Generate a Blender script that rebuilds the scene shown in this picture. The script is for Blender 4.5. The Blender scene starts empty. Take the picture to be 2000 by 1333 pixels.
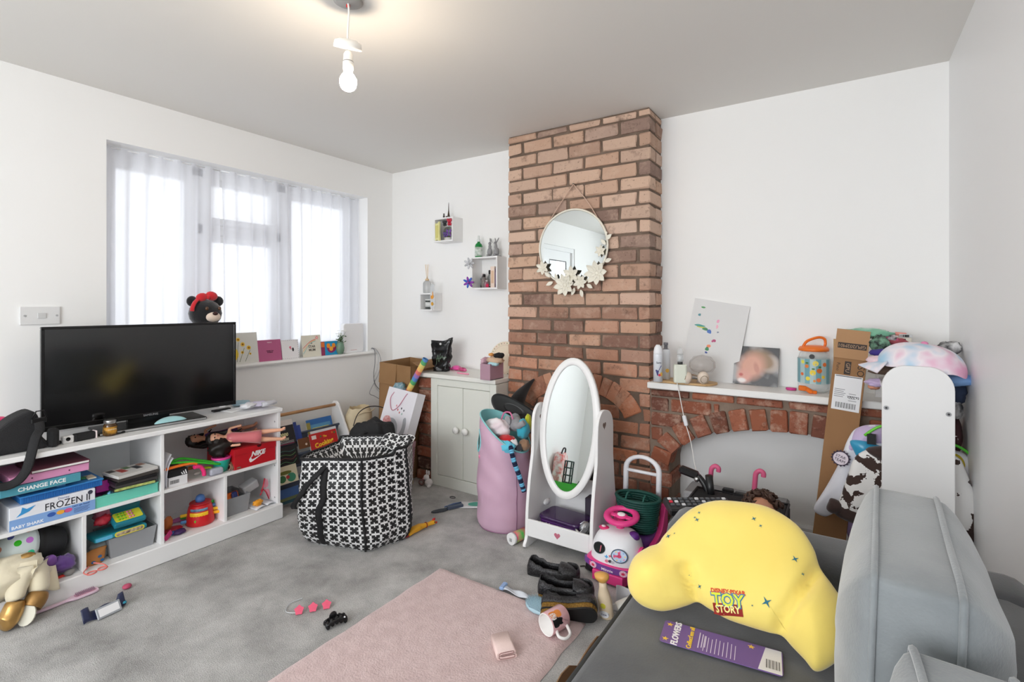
import bpy,bmesh,math,random
from mathutils import Vector,Matrix,Euler,noise
random.seed(7)
SC = bpy.context.scene
COL = SC.collection
PI = math.pi
R = math.radians

# ---------------------------------------------------------------- camera, sky, exposure
FPX,HORIZON,YAW,CAMX,CAMY,CAMZ = 983.0,594.0,.5826,3.207,-3.017,1.27
cam_data = bpy.data.cameras.new('camera')
cam_data.sensor_width = 36
cam_data.lens = FPX / 2000 * 36
cam_data.shift_y = -(666.5 - HORIZON) / 2000
cam_data.clip_start = .02
cam = bpy.data.objects.new('camera',cam_data)
COL.objects.link(cam)
cam.location = (CAMX,CAMY,CAMZ)
cam.rotation_euler = (PI / 2,0,YAW)
SC.camera = cam
SC.view_settings.view_transform = 'Standard'
SC.view_settings.look = 'None'
SC.view_settings.gamma = 1
SC.view_settings.use_curve_mapping = False
SC.view_settings.exposure = 0.0
SC.cycles.max_bounces = 10
SC.cycles.diffuse_bounces = 8
SC.cycles.transparent_max_bounces = 12
SC.cycles.caustics_reflective = False
SC.cycles.caustics_refractive = False
SC.cycles.sample_clamp_indirect = 6

world = bpy.data.worlds.new('overcast_sky')
SC.world = world
world.use_nodes = True
bg = world.node_tree.nodes['Background']
bg.inputs[0].default_value = (.93,.96,1,1)
bg.inputs[1].default_value = 1.6

def daylight(name,loc,rot,sx,sy,power,col=(.94,.97,1)):
 l = bpy.data.lights.new(name,'AREA')
 l.shape = 'RECTANGLE';l.size = sx;l.size_y = sy;l.energy = power;l.color = col
 o = bpy.data.objects.new(name,l);COL.objects.link(o)
 o.location = loc;o.rotation_euler = rot
 return o
daylight('front_window_daylight',(-.42,-1.13,1.5),(0,-PI / 2,0),1.25,1.72,2)
daylight('glazed_door_daylight',(-.42,-3.55,1.5),(0,-PI / 2,0),1.1,.8,12)
daylight('added_rear_light',(2.2,-5.5,1.45),(PI / 2,0,0),2.4,1.5,125)  # strong lamp outside the added rear window, evens out the room light
BULB_POWER = 170

def at(px,py,x=None,y=None,z=None):
 """the point of the room seen at pixel (px, py) of the 2000x1333 frame on the plane x=, y= or z="""
 S,C = math.sin(YAW),math.cos(YAW)
 u,v = px - 1000,py - HORIZON
 d = (-S * FPX + C * u,C * FPX + S * u,-v)
 o = (CAMX,CAMY,CAMZ)
 k = 0 if x is not None else 1 if y is not None else 2
 t = ((x,y,z)[k] - o[k]) / d[k]
 return Vector([o[i] + t * d[i] for i in range(3)])

# ---------------------------------------------------------------- materials
def lin(c):
 c = c / 255
 return c / 12.92 if c <= .04045 else ((c + .055) / 1.055) ** 2.4
def rgb(c):
 return (lin(c[0]),lin(c[1]),lin(c[2]),1)
MATS = {}
def M(name,col=None,rough=.5,metal=0,spec=.5,bump=None,mott=None,sheen=0,coat=0,trans=0,alpha=1,emit=0,ior=1.45):
 """procedural material; bump=(scale, strength), mott=(scale, second colour, amount)"""
 if name in MATS: return MATS[name]
 m = bpy.data.materials.new(name);MATS[name] = m
 m.use_nodes = True
 nt = m.node_tree;b = nt.nodes['Principled BSDF']
 c = rgb(col)
 b.inputs['Base Color'].default_value = c
 b.inputs['Roughness'].default_value = rough
 b.inputs['Metallic'].default_value = metal
 b.inputs['Specular IOR Level'].default_value = spec
 b.inputs['IOR'].default_value = ior
 b.inputs['Alpha'].default_value = alpha
 b.inputs['Transmission Weight'].default_value = trans
 b.inputs['Sheen Weight'].default_value = sheen
 b.inputs['Coat Weight'].default_value = coat
 if emit:
  b.inputs['Emission Color'].default_value = c
  b.inputs['Emission Strength'].default_value = emit
 if mott or bump:
  tc = nt.nodes.new('ShaderNodeTexCoord')
 if mott:
  n = nt.nodes.new('ShaderNodeTexNoise');n.inputs['Scale'].default_value = mott[0];n.inputs['Detail'].default_value = 5
  nt.links.new(tc.outputs['Object'],n.inputs['Vector'])
  r = nt.nodes.new('ShaderNodeValToRGB')
  r.color_ramp.elements[0].position = .35;r.color_ramp.elements[1].position = .65
  c2 = rgb(mott[1]);a = mott[2]
  r.color_ramp.elements[0].color = c
  r.color_ramp.elements[1].color = tuple(c[i] * (1 - a) + c2[i] * a for i in range(4))
  nt.links.new(n.outputs['Fac'],r.inputs['Fac']);nt.links.new(r.outputs['Color'],b.inputs['Base Color'])
 if bump:
  n = nt.nodes.new('ShaderNodeTexNoise');n.inputs['Scale'].default_value = bump[0];n.inputs['Detail'].default_value = 4
  nt.links.new(tc.outputs['Object'],n.inputs['Vector'])
  k = nt.nodes.new('ShaderNodeBump');k.inputs['Strength'].default_value = bump[1];k.inputs['Distance'].default_value = .004
  nt.links.new(n.outputs['Fac'],k.inputs['Height']);nt.links.new(k.outputs['Normal'],b.inputs['Normal'])
 return m
def P(col,rough=.42):
 return M('plain_%02x%02x%02x_%d' % (*col,int(rough * 100)),col,rough)

# ---------------------------------------------------------------- mesh builder
class MB:
 def __init__(s,mt=None):
  s.v,s.f,s.sm,s.mi = [],[],[],[]
  s.mt = mt or Matrix()
 def add(s,vs,fs,smooth=False,mi=0,mt=None):
  k = len(s.v);t = s.mt @ mt if mt is not None else s.mt
  s.v += [t @ Vector(p) for p in vs]
  for f in fs:
   s.f.append([k + i for i in f]);s.sm.append(smooth);s.mi.append(mi)
  return s
 def bm(s,b,smooth=False,mi=0,mt=None):
  b.verts.index_update()
  s.add([v.co.copy() for v in b.verts],[[v.index for v in f.verts] for f in b.faces],smooth,mi,mt);b.free();return s
 def box(s,c,d,rot=None,bev=0,mi=0,seg=1,jit=0,smooth=False):
  """box centred on c with full sizes d"""
  b = bmesh.new();bmesh.ops.create_cube(b,size=1)
  for v in b.verts: v.co = Vector((v.co.x * d[0],v.co.y * d[1],v.co.z * d[2]))
  if bev: bmesh.ops.bevel(b,geom=b.edges[:],offset=bev,segments=seg,profile=.5,affect='EDGES')
  if jit:
   for v in b.verts: v.co += Vector([random.uniform(-jit,jit) for _ in range(3)])
  mt = Matrix.Translation(c)
  if rot is not None: mt = mt @ Euler(rot).to_matrix().to_4x4()
  return s.bm(b,smooth,mi,mt)
 def bx(s,x0,x1,y0,y1,z0,z1,**k):
  return s.box(((x0 + x1) / 2,(y0 + y1) / 2,(z0 + z1) / 2),(abs(x1 - x0),abs(y1 - y0),abs(z1 - z0)),**k)
 def tube(s,pts,r,n=8,closed=False,mi=0,cap=True,flat=1.0,smooth=True):
  pts = [Vector(p) for p in pts];m = len(pts)
  rs = r if isinstance(r,(list,tuple)) else [r] * m
  vs,fs = [],[]
  T = []
  for i in range(m):
   a = pts[(i - 1) % m] if closed or i else pts[0];c = pts[(i + 1) % m] if closed or i < m - 1 else pts[-1]
   t = (c - a);T.append(t.normalized() if t.length > 1e-9 else Vector((0,0,1)))
  u = T[0].orthogonal().normalized() if abs(T[0].z) > .98 else Vector((0,0,1)).cross(T[0]).normalized()
  for i in range(m):
   u = (u - T[i] * u.dot(T[i])).normalized();w = T[i].cross(u)
   for k in range(n):
    a = 2 * PI * k / n
    vs.append(pts[i] + u * math.cos(a) * rs[i] + w * math.sin(a) * rs[i] * flat)
  q = m if closed else m - 1
  for i in range(q):
   for k in range(n):
    a,b2 = i * n + k,i * n + (k + 1) % n
    j = ((i + 1) % m) * n
    fs.append([a,b2,j + (k + 1) % n,j + k])
  s.add(vs,fs,smooth,mi)
  if cap and not closed:
   s.add(vs[:n],[list(range(n))[::-1]],False,mi);s.add(vs[-n:],[list(range(n))],False,mi)
  return s
 def cyl(s,p0,p1,r0,r1=None,n=20,mi=0,cap=True):
  return s.tube([p0,p1],[r0,r0 if r1 is None else r1],n,mi=mi,cap=cap)
 def lathe(s,prof,n=28,mt=None,mi=0,smooth=True,sx=1,sy=1,cap=True):
  """profile [(r, z)] turned about z"""
  vs,fs = [],[]
  for r,z in prof:
   for k in range(n):
    a = 2 * PI * k / n;vs.append((r * math.cos(a) * sx,r * math.sin(a) * sy,z))
  for i in range(len(prof) - 1):
   for k in range(n):
    fs.append([i * n + k,i * n + (k + 1) % n,(i + 1) * n + (k + 1) % n,(i + 1) * n + k])
  s.add(vs,fs,smooth,mi,mt)
  if cap and prof[0][0] > 1e-5: s.add(vs[:n],[list(range(n))[::-1]],False,mi,mt)
  if cap and prof[-1][0] > 1e-5: s.add(vs[-n:],[list(range(n))],False,mi,mt)
  return s
 def ell(s,c,r,rot=None,n=16,mi=0,power=1.0):
  if not isinstance(r,(tuple,list)): r = (r,r,r)
  h = n // 2
  prof = [(math.cos(-PI / 2 + PI * i / h) ** power if 0 < i < h else 0,math.sin(-PI / 2 + PI * i / h)) for i in range(h + 1)]
  mt = Matrix.Translation(c)
  if rot is not None: mt = mt @ Euler(rot).to_matrix().to_4x4()
  mt = mt @ Matrix.Diagonal((*r,1))
  return s.lathe([(max(p[0],1e-6),p[1]) for p in prof],n,mt,mi)
 def prism(s,poly,z0,z1,mt=None,mi=0,smooth=False,bev=0):
  n = len(poly)
  if bev:
   b = bmesh.new();vv = [b.verts.new((p[0],p[1],z0)) for p in poly];f = b.faces.new(vv)
   e = bmesh.ops.extrude_face_region(b,geom=[f])
   for v in [g for g in e['geom'] if isinstance(g,bmesh.types.BMVert)]: v.co.z = z1
   bmesh.ops.recalc_face_normals(b,faces=b.faces[:])
   ed = [g for g in b.edges if abs(g.verts[0].co.z - g.verts[1].co.z) < 1e-6]
   bmesh.ops.bevel(b,geom=ed,offset=bev,segments=2,profile=.5,affect='EDGES')
   return s.bm(b,smooth,mi,mt)
  vs = [(p[0],p[1],z0) for p in poly] + [(p[0],p[1],z1) for p in poly]
  fs = [list(range(n))[::-1],list(range(n,2 * n))]
  s.add(vs,fs,False,mi,mt)
  return s.add(vs,[[i,(i + 1) % n,n + (i + 1) % n,n + i] for i in range(n)],smooth,mi,mt)
 def grid(s,fn,nu,nv,mi=0,smooth=True,cu=False,cv=False,mt=None):
  """fn(u, v) -> point, u and v in 0..1"""
  du = nu if cu else nu + 1;dv = nv if cv else nv + 1
  vs = [fn(i / nu,j / nv) for i in range(du) for j in range(dv)]
  fs = [[i * dv + j,((i + 1) % du) * dv + j,((i + 1) % du) * dv + (j + 1) % dv,i * dv + (j + 1) % dv] for i in range(nu) for j in range(nv)]
  return s.add(vs,fs,smooth,mi,mt)
 def puff(s,poly,h0,h1,mt=None,mi=0,rings=7,c=None,bump=None,p=.5):
  """pillow grown from an outline: rings shrink to the centre, heights h0 (under) and h1 (over)"""
  n = len(poly)
  if c is None: c = (sum(q[0] for q in poly) / n,sum(q[1] for q in poly) / n)
  for sgn,h in ((1,h1),(-1,h0)):
   if h is None: continue
   vs,fs = [],[]
   for k in range(rings + 1):
    t = math.cos(PI / 2 * k / rings) if k < rings else 0
    for q in poly:
     x,y = c[0] + (q[0] - c[0]) * t,c[1] + (q[1] - c[1]) * t
     z = sgn * h * max(0,1 - t * t) ** p
     if bump: z += bump(x,y,t) * sgn if sgn > 0 else 0
     vs.append((x,y,z))
   for k in range(rings):
    for i in range(n):
     a,b2 = k * n + i,k * n + (i + 1) % n
     f = [a,b2,b2 + n,a + n]
     fs.append(f if sgn > 0 else f[::-1])
   s.add(vs,fs,True,mi,mt)
  return s
 def build(s,name,mat,parent=None,loc=None,rot=None,sub=0,weld=True,solid=0):
  me = bpy.data.meshes.new(name)
  me.from_pydata([tuple(v) for v in s.v],[],s.f)
  for m in (mat if isinstance(mat,(list,tuple)) else [mat]): me.materials.append(m)
  for p,q,i in zip(me.polygons,s.sm,s.mi): p.use_smooth = q;p.material_index = i
  if weld:
   b = bmesh.new();b.from_mesh(me)
   bmesh.ops.remove_doubles(b,verts=b.verts[:],dist=1e-6)
   bmesh.ops.recalc_face_normals(b,faces=b.faces[:])
   b.to_mesh(me);b.free()
  o = bpy.data.objects.new(name,me);COL.objects.link(o)
  if parent: o.parent = parent
  if loc is not None: o.location = loc
  if rot is not None: o.rotation_euler = rot if isinstance(rot,(tuple,list,Euler)) else (0,0,rot)
  if solid:
   k = o.modifiers.new('thickness','SOLIDIFY');k.thickness = solid;k.offset = 0
  if sub:
   k = o.modifiers.new('smooth','SUBSURF');k.levels = k.render_levels = sub
  return o

def tag(o,label,cat,group=None):
 o['label'] = label;o['category'] = cat
 if group: o['group'] = group
 return o
def thing(name,label,cat,loc=(0,0,0),rot=0,group=None):
 o = bpy.data.objects.new(name,None);COL.objects.link(o)
 o.empty_display_size = .05
 o.location = loc;o.rotation_euler = rot if isinstance(rot,(tuple,list,Euler)) else (0,0,rot)
 return tag(o,label,cat,group)
def struct(o):
 o['kind'] = 'structure';return o
def dup(o,loc,rot=None,label=None,group=None):
 """a copy of a thing and of its parts and sub-parts"""
 c = o.copy();COL.objects.link(c);c.location = loc
 if rot is not None: c.rotation_euler = rot if isinstance(rot,(tuple,list)) else (0,0,rot)
 if label: c['label'] = label
 if group: c['group'] = group
 for ch in list(o.children):
  d = ch.copy();COL.objects.link(d);d.parent = c
  for g in list(ch.children):
   e = g.copy();COL.objects.link(e);e.parent = d
 return c
def text(parent,body,size,mt,mat,name='lettering',ext=.0004,align='CENTER',sx=1.0,shear=0,bold=0):
 """flat raised lettering in the xy plane of mt"""
 cu = bpy.data.curves.new('lettering','FONT')
 cu.body = body;cu.size = size;cu.align_x = align;cu.align_y = 'CENTER';cu.extrude = ext
 cu.resolution_u = 2;cu.shear = shear;cu.offset = bold
 t = bpy.data.objects.new('lettering',cu)
 me = bpy.data.meshes.new_from_object(t)
 bpy.data.objects.remove(t);bpy.data.curves.remove(cu)
 me.transform(mt @ Matrix.Diagonal((sx,1,1,1)))
 me.materials.clear();me.materials.append(mat)
 o = bpy.data.objects.new(name,me);COL.objects.link(o);o.parent = parent
 return o
def frame(o,xa,ya):
 """matrix with origin o, x axis xa and y axis ya (made square)"""
 x = Vector(xa).normalized();z = x.cross(Vector(ya)).normalized();y = z.cross(x)
 m = Matrix((x,y,z)).transposed().to_4x4();m.translation = Vector(o);return m
FACE_X = lambda x,y,z: frame((x,y,z),(0,1,0),(0,0,1))
FACE_NY = lambda x,y,z: frame((x,y,z),(1,0,0),(0,0,1))
FACE_Z = lambda x,y,z,a=0: Matrix.Translation((x,y,z)) @ Matrix.Rotation(a,4,'Z')
def circ(r,n=24,cx=0,cy=0,ry=None,a0=0,a1=2 * PI):
 full = abs(a1 - a0 - 2 * PI) < 1e-6
 return [(cx + r * math.cos(a0 + (a1 - a0) * i / (n if full else n - 1)),cy + (ry or r) * math.sin(a0 + (a1 - a0) * i / (n if full else n - 1))) for i in range(n)]
def rrect(w,h,r,n=4,cx=0,cy=0):
 p = []
 for sx,sy,a in ((1,1,0),(-1,1,90),(-1,-1,180),(1,-1,270)):
  for i in range(n + 1):
   t = R(a + 90 * i / n);p.append((cx + sx * (w / 2 - r) + r * math.cos(t),cy + sy * (h / 2 - r) + r * math.sin(t)))
 return p
def star(r,r2,n=5,cx=0,cy=0,a=PI / 2):
 return [(cx + (r if i % 2 == 0 else r2) * math.cos(a + PI * i / n),cy + (r if i % 2 == 0 else r2) * math.sin(a + PI * i / n)) for i in range(2 * n)]
def bez(pts,n=8):
 """smooth curve through points"""
 P_ = [Vector(p) for p in pts];out = []
 for i in range(len(P_) - 1):
  a = P_[max(i - 1,0)];b = P_[i];c = P_[i + 1];d = P_[min(i + 2,len(P_) - 1)]
  for k in range(n):
   t = k / n
   out.append(.5 * ((2 * b) + (c - a) * t + (2 * a - 5 * b + 4 * c - d) * t * t + (3 * b - a - 3 * c + d) * t ** 3))
 out.append(P_[-1]);return out
def bez2(pts,n=6):
 return [(p.x,p.y) for p in bez([(q[0],q[1],0) for q in pts],n)]
def loop2(pts,n=6):
 k = len(pts);out = []
 for i in range(k):
  a,b,c,d = [Vector((*pts[(i + j) % k],0)) for j in (-1,0,1,2)]
  for j in range(n):
   t = j / n
   q = .5 * ((2 * b) + (c - a) * t + (2 * a - 5 * b + 4 * c - d) * t * t + (3 * b - a - 3 * c + d) * t ** 3)
   out.append((q.x,q.y))
 return out
def sbox(mb,c,r,e1=.4,e2=.4,rot=None,n=28,wob=0,seed=0,mi=0):
 """a soft rounded block (superellipsoid) with half sizes r"""
 pw = lambda v,e: math.copysign(abs(v) ** e,v)
 mt = Matrix.Translation(c)
 if rot is not None: mt = mt @ Euler(rot).to_matrix().to_4x4()
 def f(u,v):
  a = 2 * PI * u;b = -PI / 2 + PI * v
  d = Vector((pw(math.cos(b),e1) * pw(math.cos(a),e2),pw(math.cos(b),e1) * pw(math.sin(a),e2),pw(math.sin(b),e1)))
  k = 1 + (noise.noise(d * 2.5 + Vector((seed * 5.1,0,0))) * wob if wob else 0)
  return (d.x * r[0] * k,d.y * r[1] * k,d.z * r[2] * k)
 return mb.grid(f,n * 2,n,cu=True,mt=mt,mi=mi)
def box_cushion(mb,out,t,puffs,mt=None):
 n = len(out)
 mb.add([(x,y,-t / 2) for x,y in out] + [(x,y,t / 2) for x,y in out],[[i,(i + 1) % n,n + (i + 1) % n,n + i] for i in range(n)],True,0,mt)
 T = (mt or Matrix())
 mb.puff(out,None,puffs[0],T @ Matrix.Translation((0,0,t / 2)),p=.6)
 mb.puff(out,puffs[1],None,T @ Matrix.Translation((0,0,-t / 2)),p=.6)
 return mb
def wrap(poly,r,a0,z,name,mat,parent):
 """a print wound on a cylinder of radius r about z"""
 n = len(poly);c = (sum(p[0] for p in poly) / n,sum(p[1] for p in poly) / n);vs,fs = [],[]
 for k in range(5):
  for p in poly: x,y = c[0] + (p[0] - c[0]) * (4 - k) / 4,c[1] + (p[1] - c[1]) * (4 - k) / 4;vs.append((r * math.cos(a0 + x / r),r * math.sin(a0 + x / r),z + y))
 for k in range(4):
  for i in range(n): fs.append([k * n + i,k * n + (i + 1) % n,(k + 1) * n + (i + 1) % n,(k + 1) * n + i])
 return MB().add(vs,fs,True).build(name,mat,parent)
def cloth(fn,nu,nv,name,mat,parent=None,thick=.004,loc=None,rot=None):
 return MB().grid(fn,nu,nv).build(name,mat,parent,loc,rot,solid=thick)
def crumple(c,r,seed=0,amp=.35,n=14,flat=.55):
 """a loosely bundled cloth"""
 mb = MB();h = n
 def f(u,v):
  a = 2 * PI * u;b = -PI / 2 + PI * v
  d = Vector((math.cos(a) * math.cos(b),math.sin(a) * math.cos(b),math.sin(b)))
  q = noise.noise(d * 2.1 + Vector((seed * 3.7,0,0))) * amp + abs(noise.noise(d * 4.3 + Vector((0,seed * 2.3,0)))) * amp * .8
  k = 1 + q
  rr = r if isinstance(r,(tuple,list)) else (r,r,r * flat)
  z = d.z * rr[2] * k
  return (c[0] + d.x * rr[0] * k,c[1] + d.y * rr[1] * k,c[2] + max(z,-rr[2]))
 return mb.grid(f,n * 2,n,cu=True)
# ---------------------------------------------------------------- the room
W,H,YR = 3.609,2.38,-5.2
wallm = M('white_wall_paint',(243,243,242),.65,bump=(60,.05))
ceilm = M('ceiling_paint',(226,224,220),.8)
def carpet_mat():
 m = M('grey_carpet',(150,150,150),.95,spec=.1)
 nt = m.node_tree;b = nt.nodes['Principled BSDF']
 tc = nt.nodes.new('ShaderNodeTexCoord')
 n1 = nt.nodes.new('ShaderNodeTexNoise');n1.inputs['Scale'].default_value = 4.2;n1.inputs['Detail'].default_value = 8;n1.inputs['Roughness'].default_value = .65;n1.inputs['Distortion'].default_value = .15
 n2 = nt.nodes.new('ShaderNodeTexNoise');n2.inputs['Scale'].default_value = 260;n2.inputs['Detail'].default_value = 2
 r = nt.nodes.new('ShaderNodeValToRGB');r.color_ramp.elements[0].position = .3;r.color_ramp.elements[1].position = .72
 r.color_ramp.elements[0].color = rgb((160,159,157));r.color_ramp.elements[1].color = rgb((222,221,219))
 r2 = nt.nodes.new('ShaderNodeValToRGB');r2.color_ramp.elements[0].position = .3;r2.color_ramp.elements[1].position = .7
 r2.color_ramp.elements[0].color = (.62,.62,.62,1);r2.color_ramp.elements[1].color = (1,1,1,1)
 mx = nt.nodes.new('ShaderNodeMix');mx.data_type = 'RGBA';mx.blend_type = 'MULTIPLY';mx.inputs[0].default_value = 1
 bp = nt.nodes.new('ShaderNodeBump');bp.inputs['Strength'].default_value = .6;bp.inputs['Distance'].default_value = .004
 for n in (n1,n2): nt.links.new(tc.outputs['Object'],n.inputs['Vector'])
 nt.links.new(n1.outputs['Fac'],r.inputs['Fac']);nt.links.new(n2.outputs['Fac'],r2.inputs['Fac'])
 nt.links.new(r.outputs['Color'],mx.inputs[6]);nt.links.new(r2.outputs['Color'],mx.inputs[7])
 nt.links.new(mx.outputs[2],b.inputs['Base Color'])
 nt.links.new(n2.outputs['Fac'],bp.inputs['Height']);nt.links.new(bp.outputs['Normal'],b.inputs['Normal'])
 return m
struct(MB().bx(-.3,W + .3,YR - .3,.3,-.1,0).build('floor',carpet_mat()))
struct(MB().bx(-.3,W + .3,YR - .3,.3,H,H + .1).build('ceiling',ceilm))

WY0,WY1,WZ0,WZ1 = -1.99,-.267,.862,2.128
DY0,DY1,DZ1 = -3.98,-3.10,2.05
w = MB()
w.bx(-.3,0,WY1,.3,0,H);w.bx(-.3,0,DY1,WY0,0,H);w.bx(-.3,0,YR - .3,DY0,0,H)
w.bx(-.3,0,WY0,WY1,0,WZ0);w.bx(-.3,0,WY0,WY1,WZ1,H);w.bx(-.3,0,DY0,DY1,DZ1,H)
struct(w.build('wall_left',wallm))
struct(MB().bx(0,W,0,.3,0,H).build('wall_back',wallm))
struct(MB().bx(W,W + .3,YR - .3,.3,0,H).build('wall_right',M('white_satin_wall_paint',(238,239,240),.42,bump=(40,.05))))
RX0,RX1,RZ0,RZ1 = 1.0,3.4,.75,2.15  # opening for the added rear window
w = MB()
w.bx(0,RX0,YR - .3,YR,0,H);w.bx(RX1,W,YR - .3,YR,0,H);w.bx(RX0,RX1,YR - .3,YR,0,RZ0);w.bx(RX0,RX1,YR - .3,YR,RZ1,H)
struct(w.build('wall_rear',wallm))

upvc = M('white_upvc',(240,241,242),.3)
def glass_mat():
 m = bpy.data.materials.new('window_glass');m.use_nodes = True;nt = m.node_tree;nt.nodes.clear()
 o = nt.nodes.new('ShaderNodeOutputMaterial');t = nt.nodes.new('ShaderNodeBsdfTransparent');g = nt.nodes.new('ShaderNodeBsdfGlossy')
 g.inputs['Roughness'].default_value = .02;x = nt.nodes.new('ShaderNodeMixShader');x.inputs[0].default_value = .06
 nt.links.new(t.outputs[0],x.inputs[1]);nt.links.new(g.outputs[0],x.inputs[2]);nt.links.new(x.outputs[0],o.inputs[0]);return m
GLASS = glass_mat()
def frame_box(mb,axis,c,a0,a1,z0,z1,t,d):
 """four bars of width t and depth d around a rectangle in the plane axis=c"""
 for (p0,p1,q0,q1) in ((a0,a1,z0,z0 + t),(a0,a1,z1 - t,z1),(a0,a0 + t,z0 + t,z1 - t),(a1 - t,a1,z0 + t,z1 - t)):
  if axis == 'x': mb.bx(c - d / 2,c + d / 2,p0,p1,q0,q1,bev=.004)
  else: mb.bx(p0,p1,c - d / 2,c + d / 2,q0,q1,bev=.004)
win = struct(thing('window_1','white three-light window behind sheer net curtains above the sill','window',(-.215,0,0)))
fr = MB();frame_box(fr,'x',0,WY0,WY1,WZ0 + .02,WZ1,.055,.06)
m1,m2 = at(385,500,x=-.19).y,at(548,500,x=-.19).y
for y in (m1,m2): fr.bx(-.03,.03,y - .035,y + .035,WZ0 + .02,WZ1,bev=.004)
zt = at(460,455,x=-.19).z
fr.bx(-.03,.03,m1,m2,zt - .035,zt + .035,bev=.004)
fr.build('window_frame',upvc,win)
sash = MB()
for a,b,c,d in ((WY0 + .055,m1 - .035,WZ0 + .075,WZ1 - .055),(m1 + .035,m2 - .035,WZ0 + .075,zt - .035),(m1 + .035,m2 - .035,zt + .035,WZ1 - .055),(m2 + .035,WY1 - .055,WZ0 + .075,WZ1 - .055)):
 s_ = MB();frame_box(s_,'x',.01,a,b,c,d,.045,.05);so = s_.build('sash',upvc,win)
 MB().bx(-.004,.004,a + .045,b - .045,c + .045,d - .045).build('pane',GLASS,so)
MB().bx(.04,.055,m2 - .19,m2 - .16,zt - .01,zt + .01,bev=.003).bx(.05,.06,m2 - .22,m2 - .1,zt - .008,zt + .008,bev=.003).build('window_handle',upvc,win)
struct(MB().prism([(-.185,0),(.022,0),(.03,.005),(.034,.013),(.03,.021),(.022,.026),(-.185,.026)],-2.04,-.19,frame((0,0,.862),(1,0,0),(0,0,1)) @ Matrix.Diagonal((1,1,-1,1))).build('trim_1',M('white_gloss_sill',(238,238,236),.3)))

dr = struct(thing('door_1','white panelled front door with a glazed upper half','door',(-.06,DY0,0)))
d = MB();frame_box(d,'x',0,.0,.88,0,2.05,.06,.1);d.build('door_frame',upvc,dr)
d = MB()
d.bx(-.025,.025,.06,.2,.05,1.99);d.bx(-.025,.025,.68,.82,.05,1.99);d.bx(-.025,.025,.2,.68,1.86,1.99);d.bx(-.025,.025,.2,.68,.05,.3);d.bx(-.025,.025,.2,.68,.92,1.06);d.bx(-.018,.018,.2,.68,.3,.92)
d.build('door_leaf',upvc,dr)
MB().bx(-.004,.004,.2,.68,1.06,1.86).build('pane',GLASS,dr)
g = MB();frame_box(g,'x',.022,.195,.685,1.055,1.865,.012,.012);g.build('gasket',P((40,40,42)),dr)
MB().bx(.02,.035,.11,.14,.95,1.15,bev=.004).cyl((.03,.125,1.06),(.07,.125,1.06),.008).cyl((.07,.125,1.06),(.07,.22,1.06),.009).build('door_handle',M('chrome',(215,215,218),.15,1),dr)
rw = struct(thing('added_rear_window','unseen wide window added in the rear wall to even out the light','window',(0,YR - .12,0)))  # invented window behind the camera, lets the added rear lamp fill the room
f = MB();frame_box(f,'y',0,RX0,RX1,RZ0,RZ1,.06,.07);f.bx(2.17,2.23,-.03,.03,RZ0,RZ1);f.build('window_frame',upvc,rw)
for a,b in ((RX0 + .06,2.17),(2.23,RX1 - .06)): MB().bx(a,b,-.004,.004,RZ0 + .06,RZ1 - .06).build('pane',GLASS,rw)


def sheer_mat():
 m = bpy.data.materials.new('white_voile');m.use_nodes = True;nt = m.node_tree;nt.nodes.clear()
 o = nt.nodes.new('ShaderNodeOutputMaterial');t = nt.nodes.new('ShaderNodeBsdfTransparent')
 df = nt.nodes.new('ShaderNodeBsdfDiffuse');tr = nt.nodes.new('ShaderNodeBsdfTranslucent')
 for q in (df,tr): q.inputs['Color'].default_value = (.9,.91,.95,1)
 a = nt.nodes.new('ShaderNodeMixShader');a.inputs[0].default_value = .62
 b = nt.nodes.new('ShaderNodeMixShader')
 lw = nt.nodes.new('ShaderNodeLayerWeight');lw.inputs['Blend'].default_value = .35
 mr = nt.nodes.new('ShaderNodeMapRange');mr.inputs[3].default_value = .66;mr.inputs[4].default_value = .95
 nt.links.new(lw.outputs['Facing'],mr.inputs[0]);nt.links.new(mr.outputs[0],b.inputs[0])
 nt.links.new(df.outputs[0],a.inputs[1]);nt.links.new(tr.outputs[0],a.inputs[2])
 nt.links.new(t.outputs[0],b.inputs[1]);nt.links.new(a.outputs[0],b.inputs[2]);nt.links.new(b.outputs[0],o.inputs[0]);return m
VOILE = sheer_mat()
cw = [(-1.985,-1.37,'white sheer net curtain over the wide left window light beside the television'),(-1.36,-.80,'white sheer net curtain over the middle window light with its small top pane'),(-.79,-.275,'white sheer net curtain over the window light next to the corner and plant')]
for i,(a,b,lab) in enumerate(cw):
 n = int((b - a) / .085)
 ph = i * 2.1
 def f(u,v,a=a,b=b,n=n,ph=ph):
  y = a + (b - a) * u;z = WZ1 - .004 - (WZ1 - WZ0 - .035) * v
  amp = .012 + .012 * min(1,v * 3)
  x = -.10 + amp * math.sin(u * n * 2 * PI + ph + .8 * math.sin(v * 2 + ph)) + .005 * math.sin(u * n * 3.3 + v * 3)
  if i == 0 and v > .2: y += .0
  return (x,y,z)
 c = thing('net_curtain',lab,'curtain',(0,0,0),0,'sheer net curtains at the window')
 MB().grid(f,n * 10,14).build('voile_panel',VOILE,c)
 MB().tube([(-.10,a,WZ1 - .012),(-.10,b,WZ1 - .012)],.004,6).build('curtain_wire',upvc,c)

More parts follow.
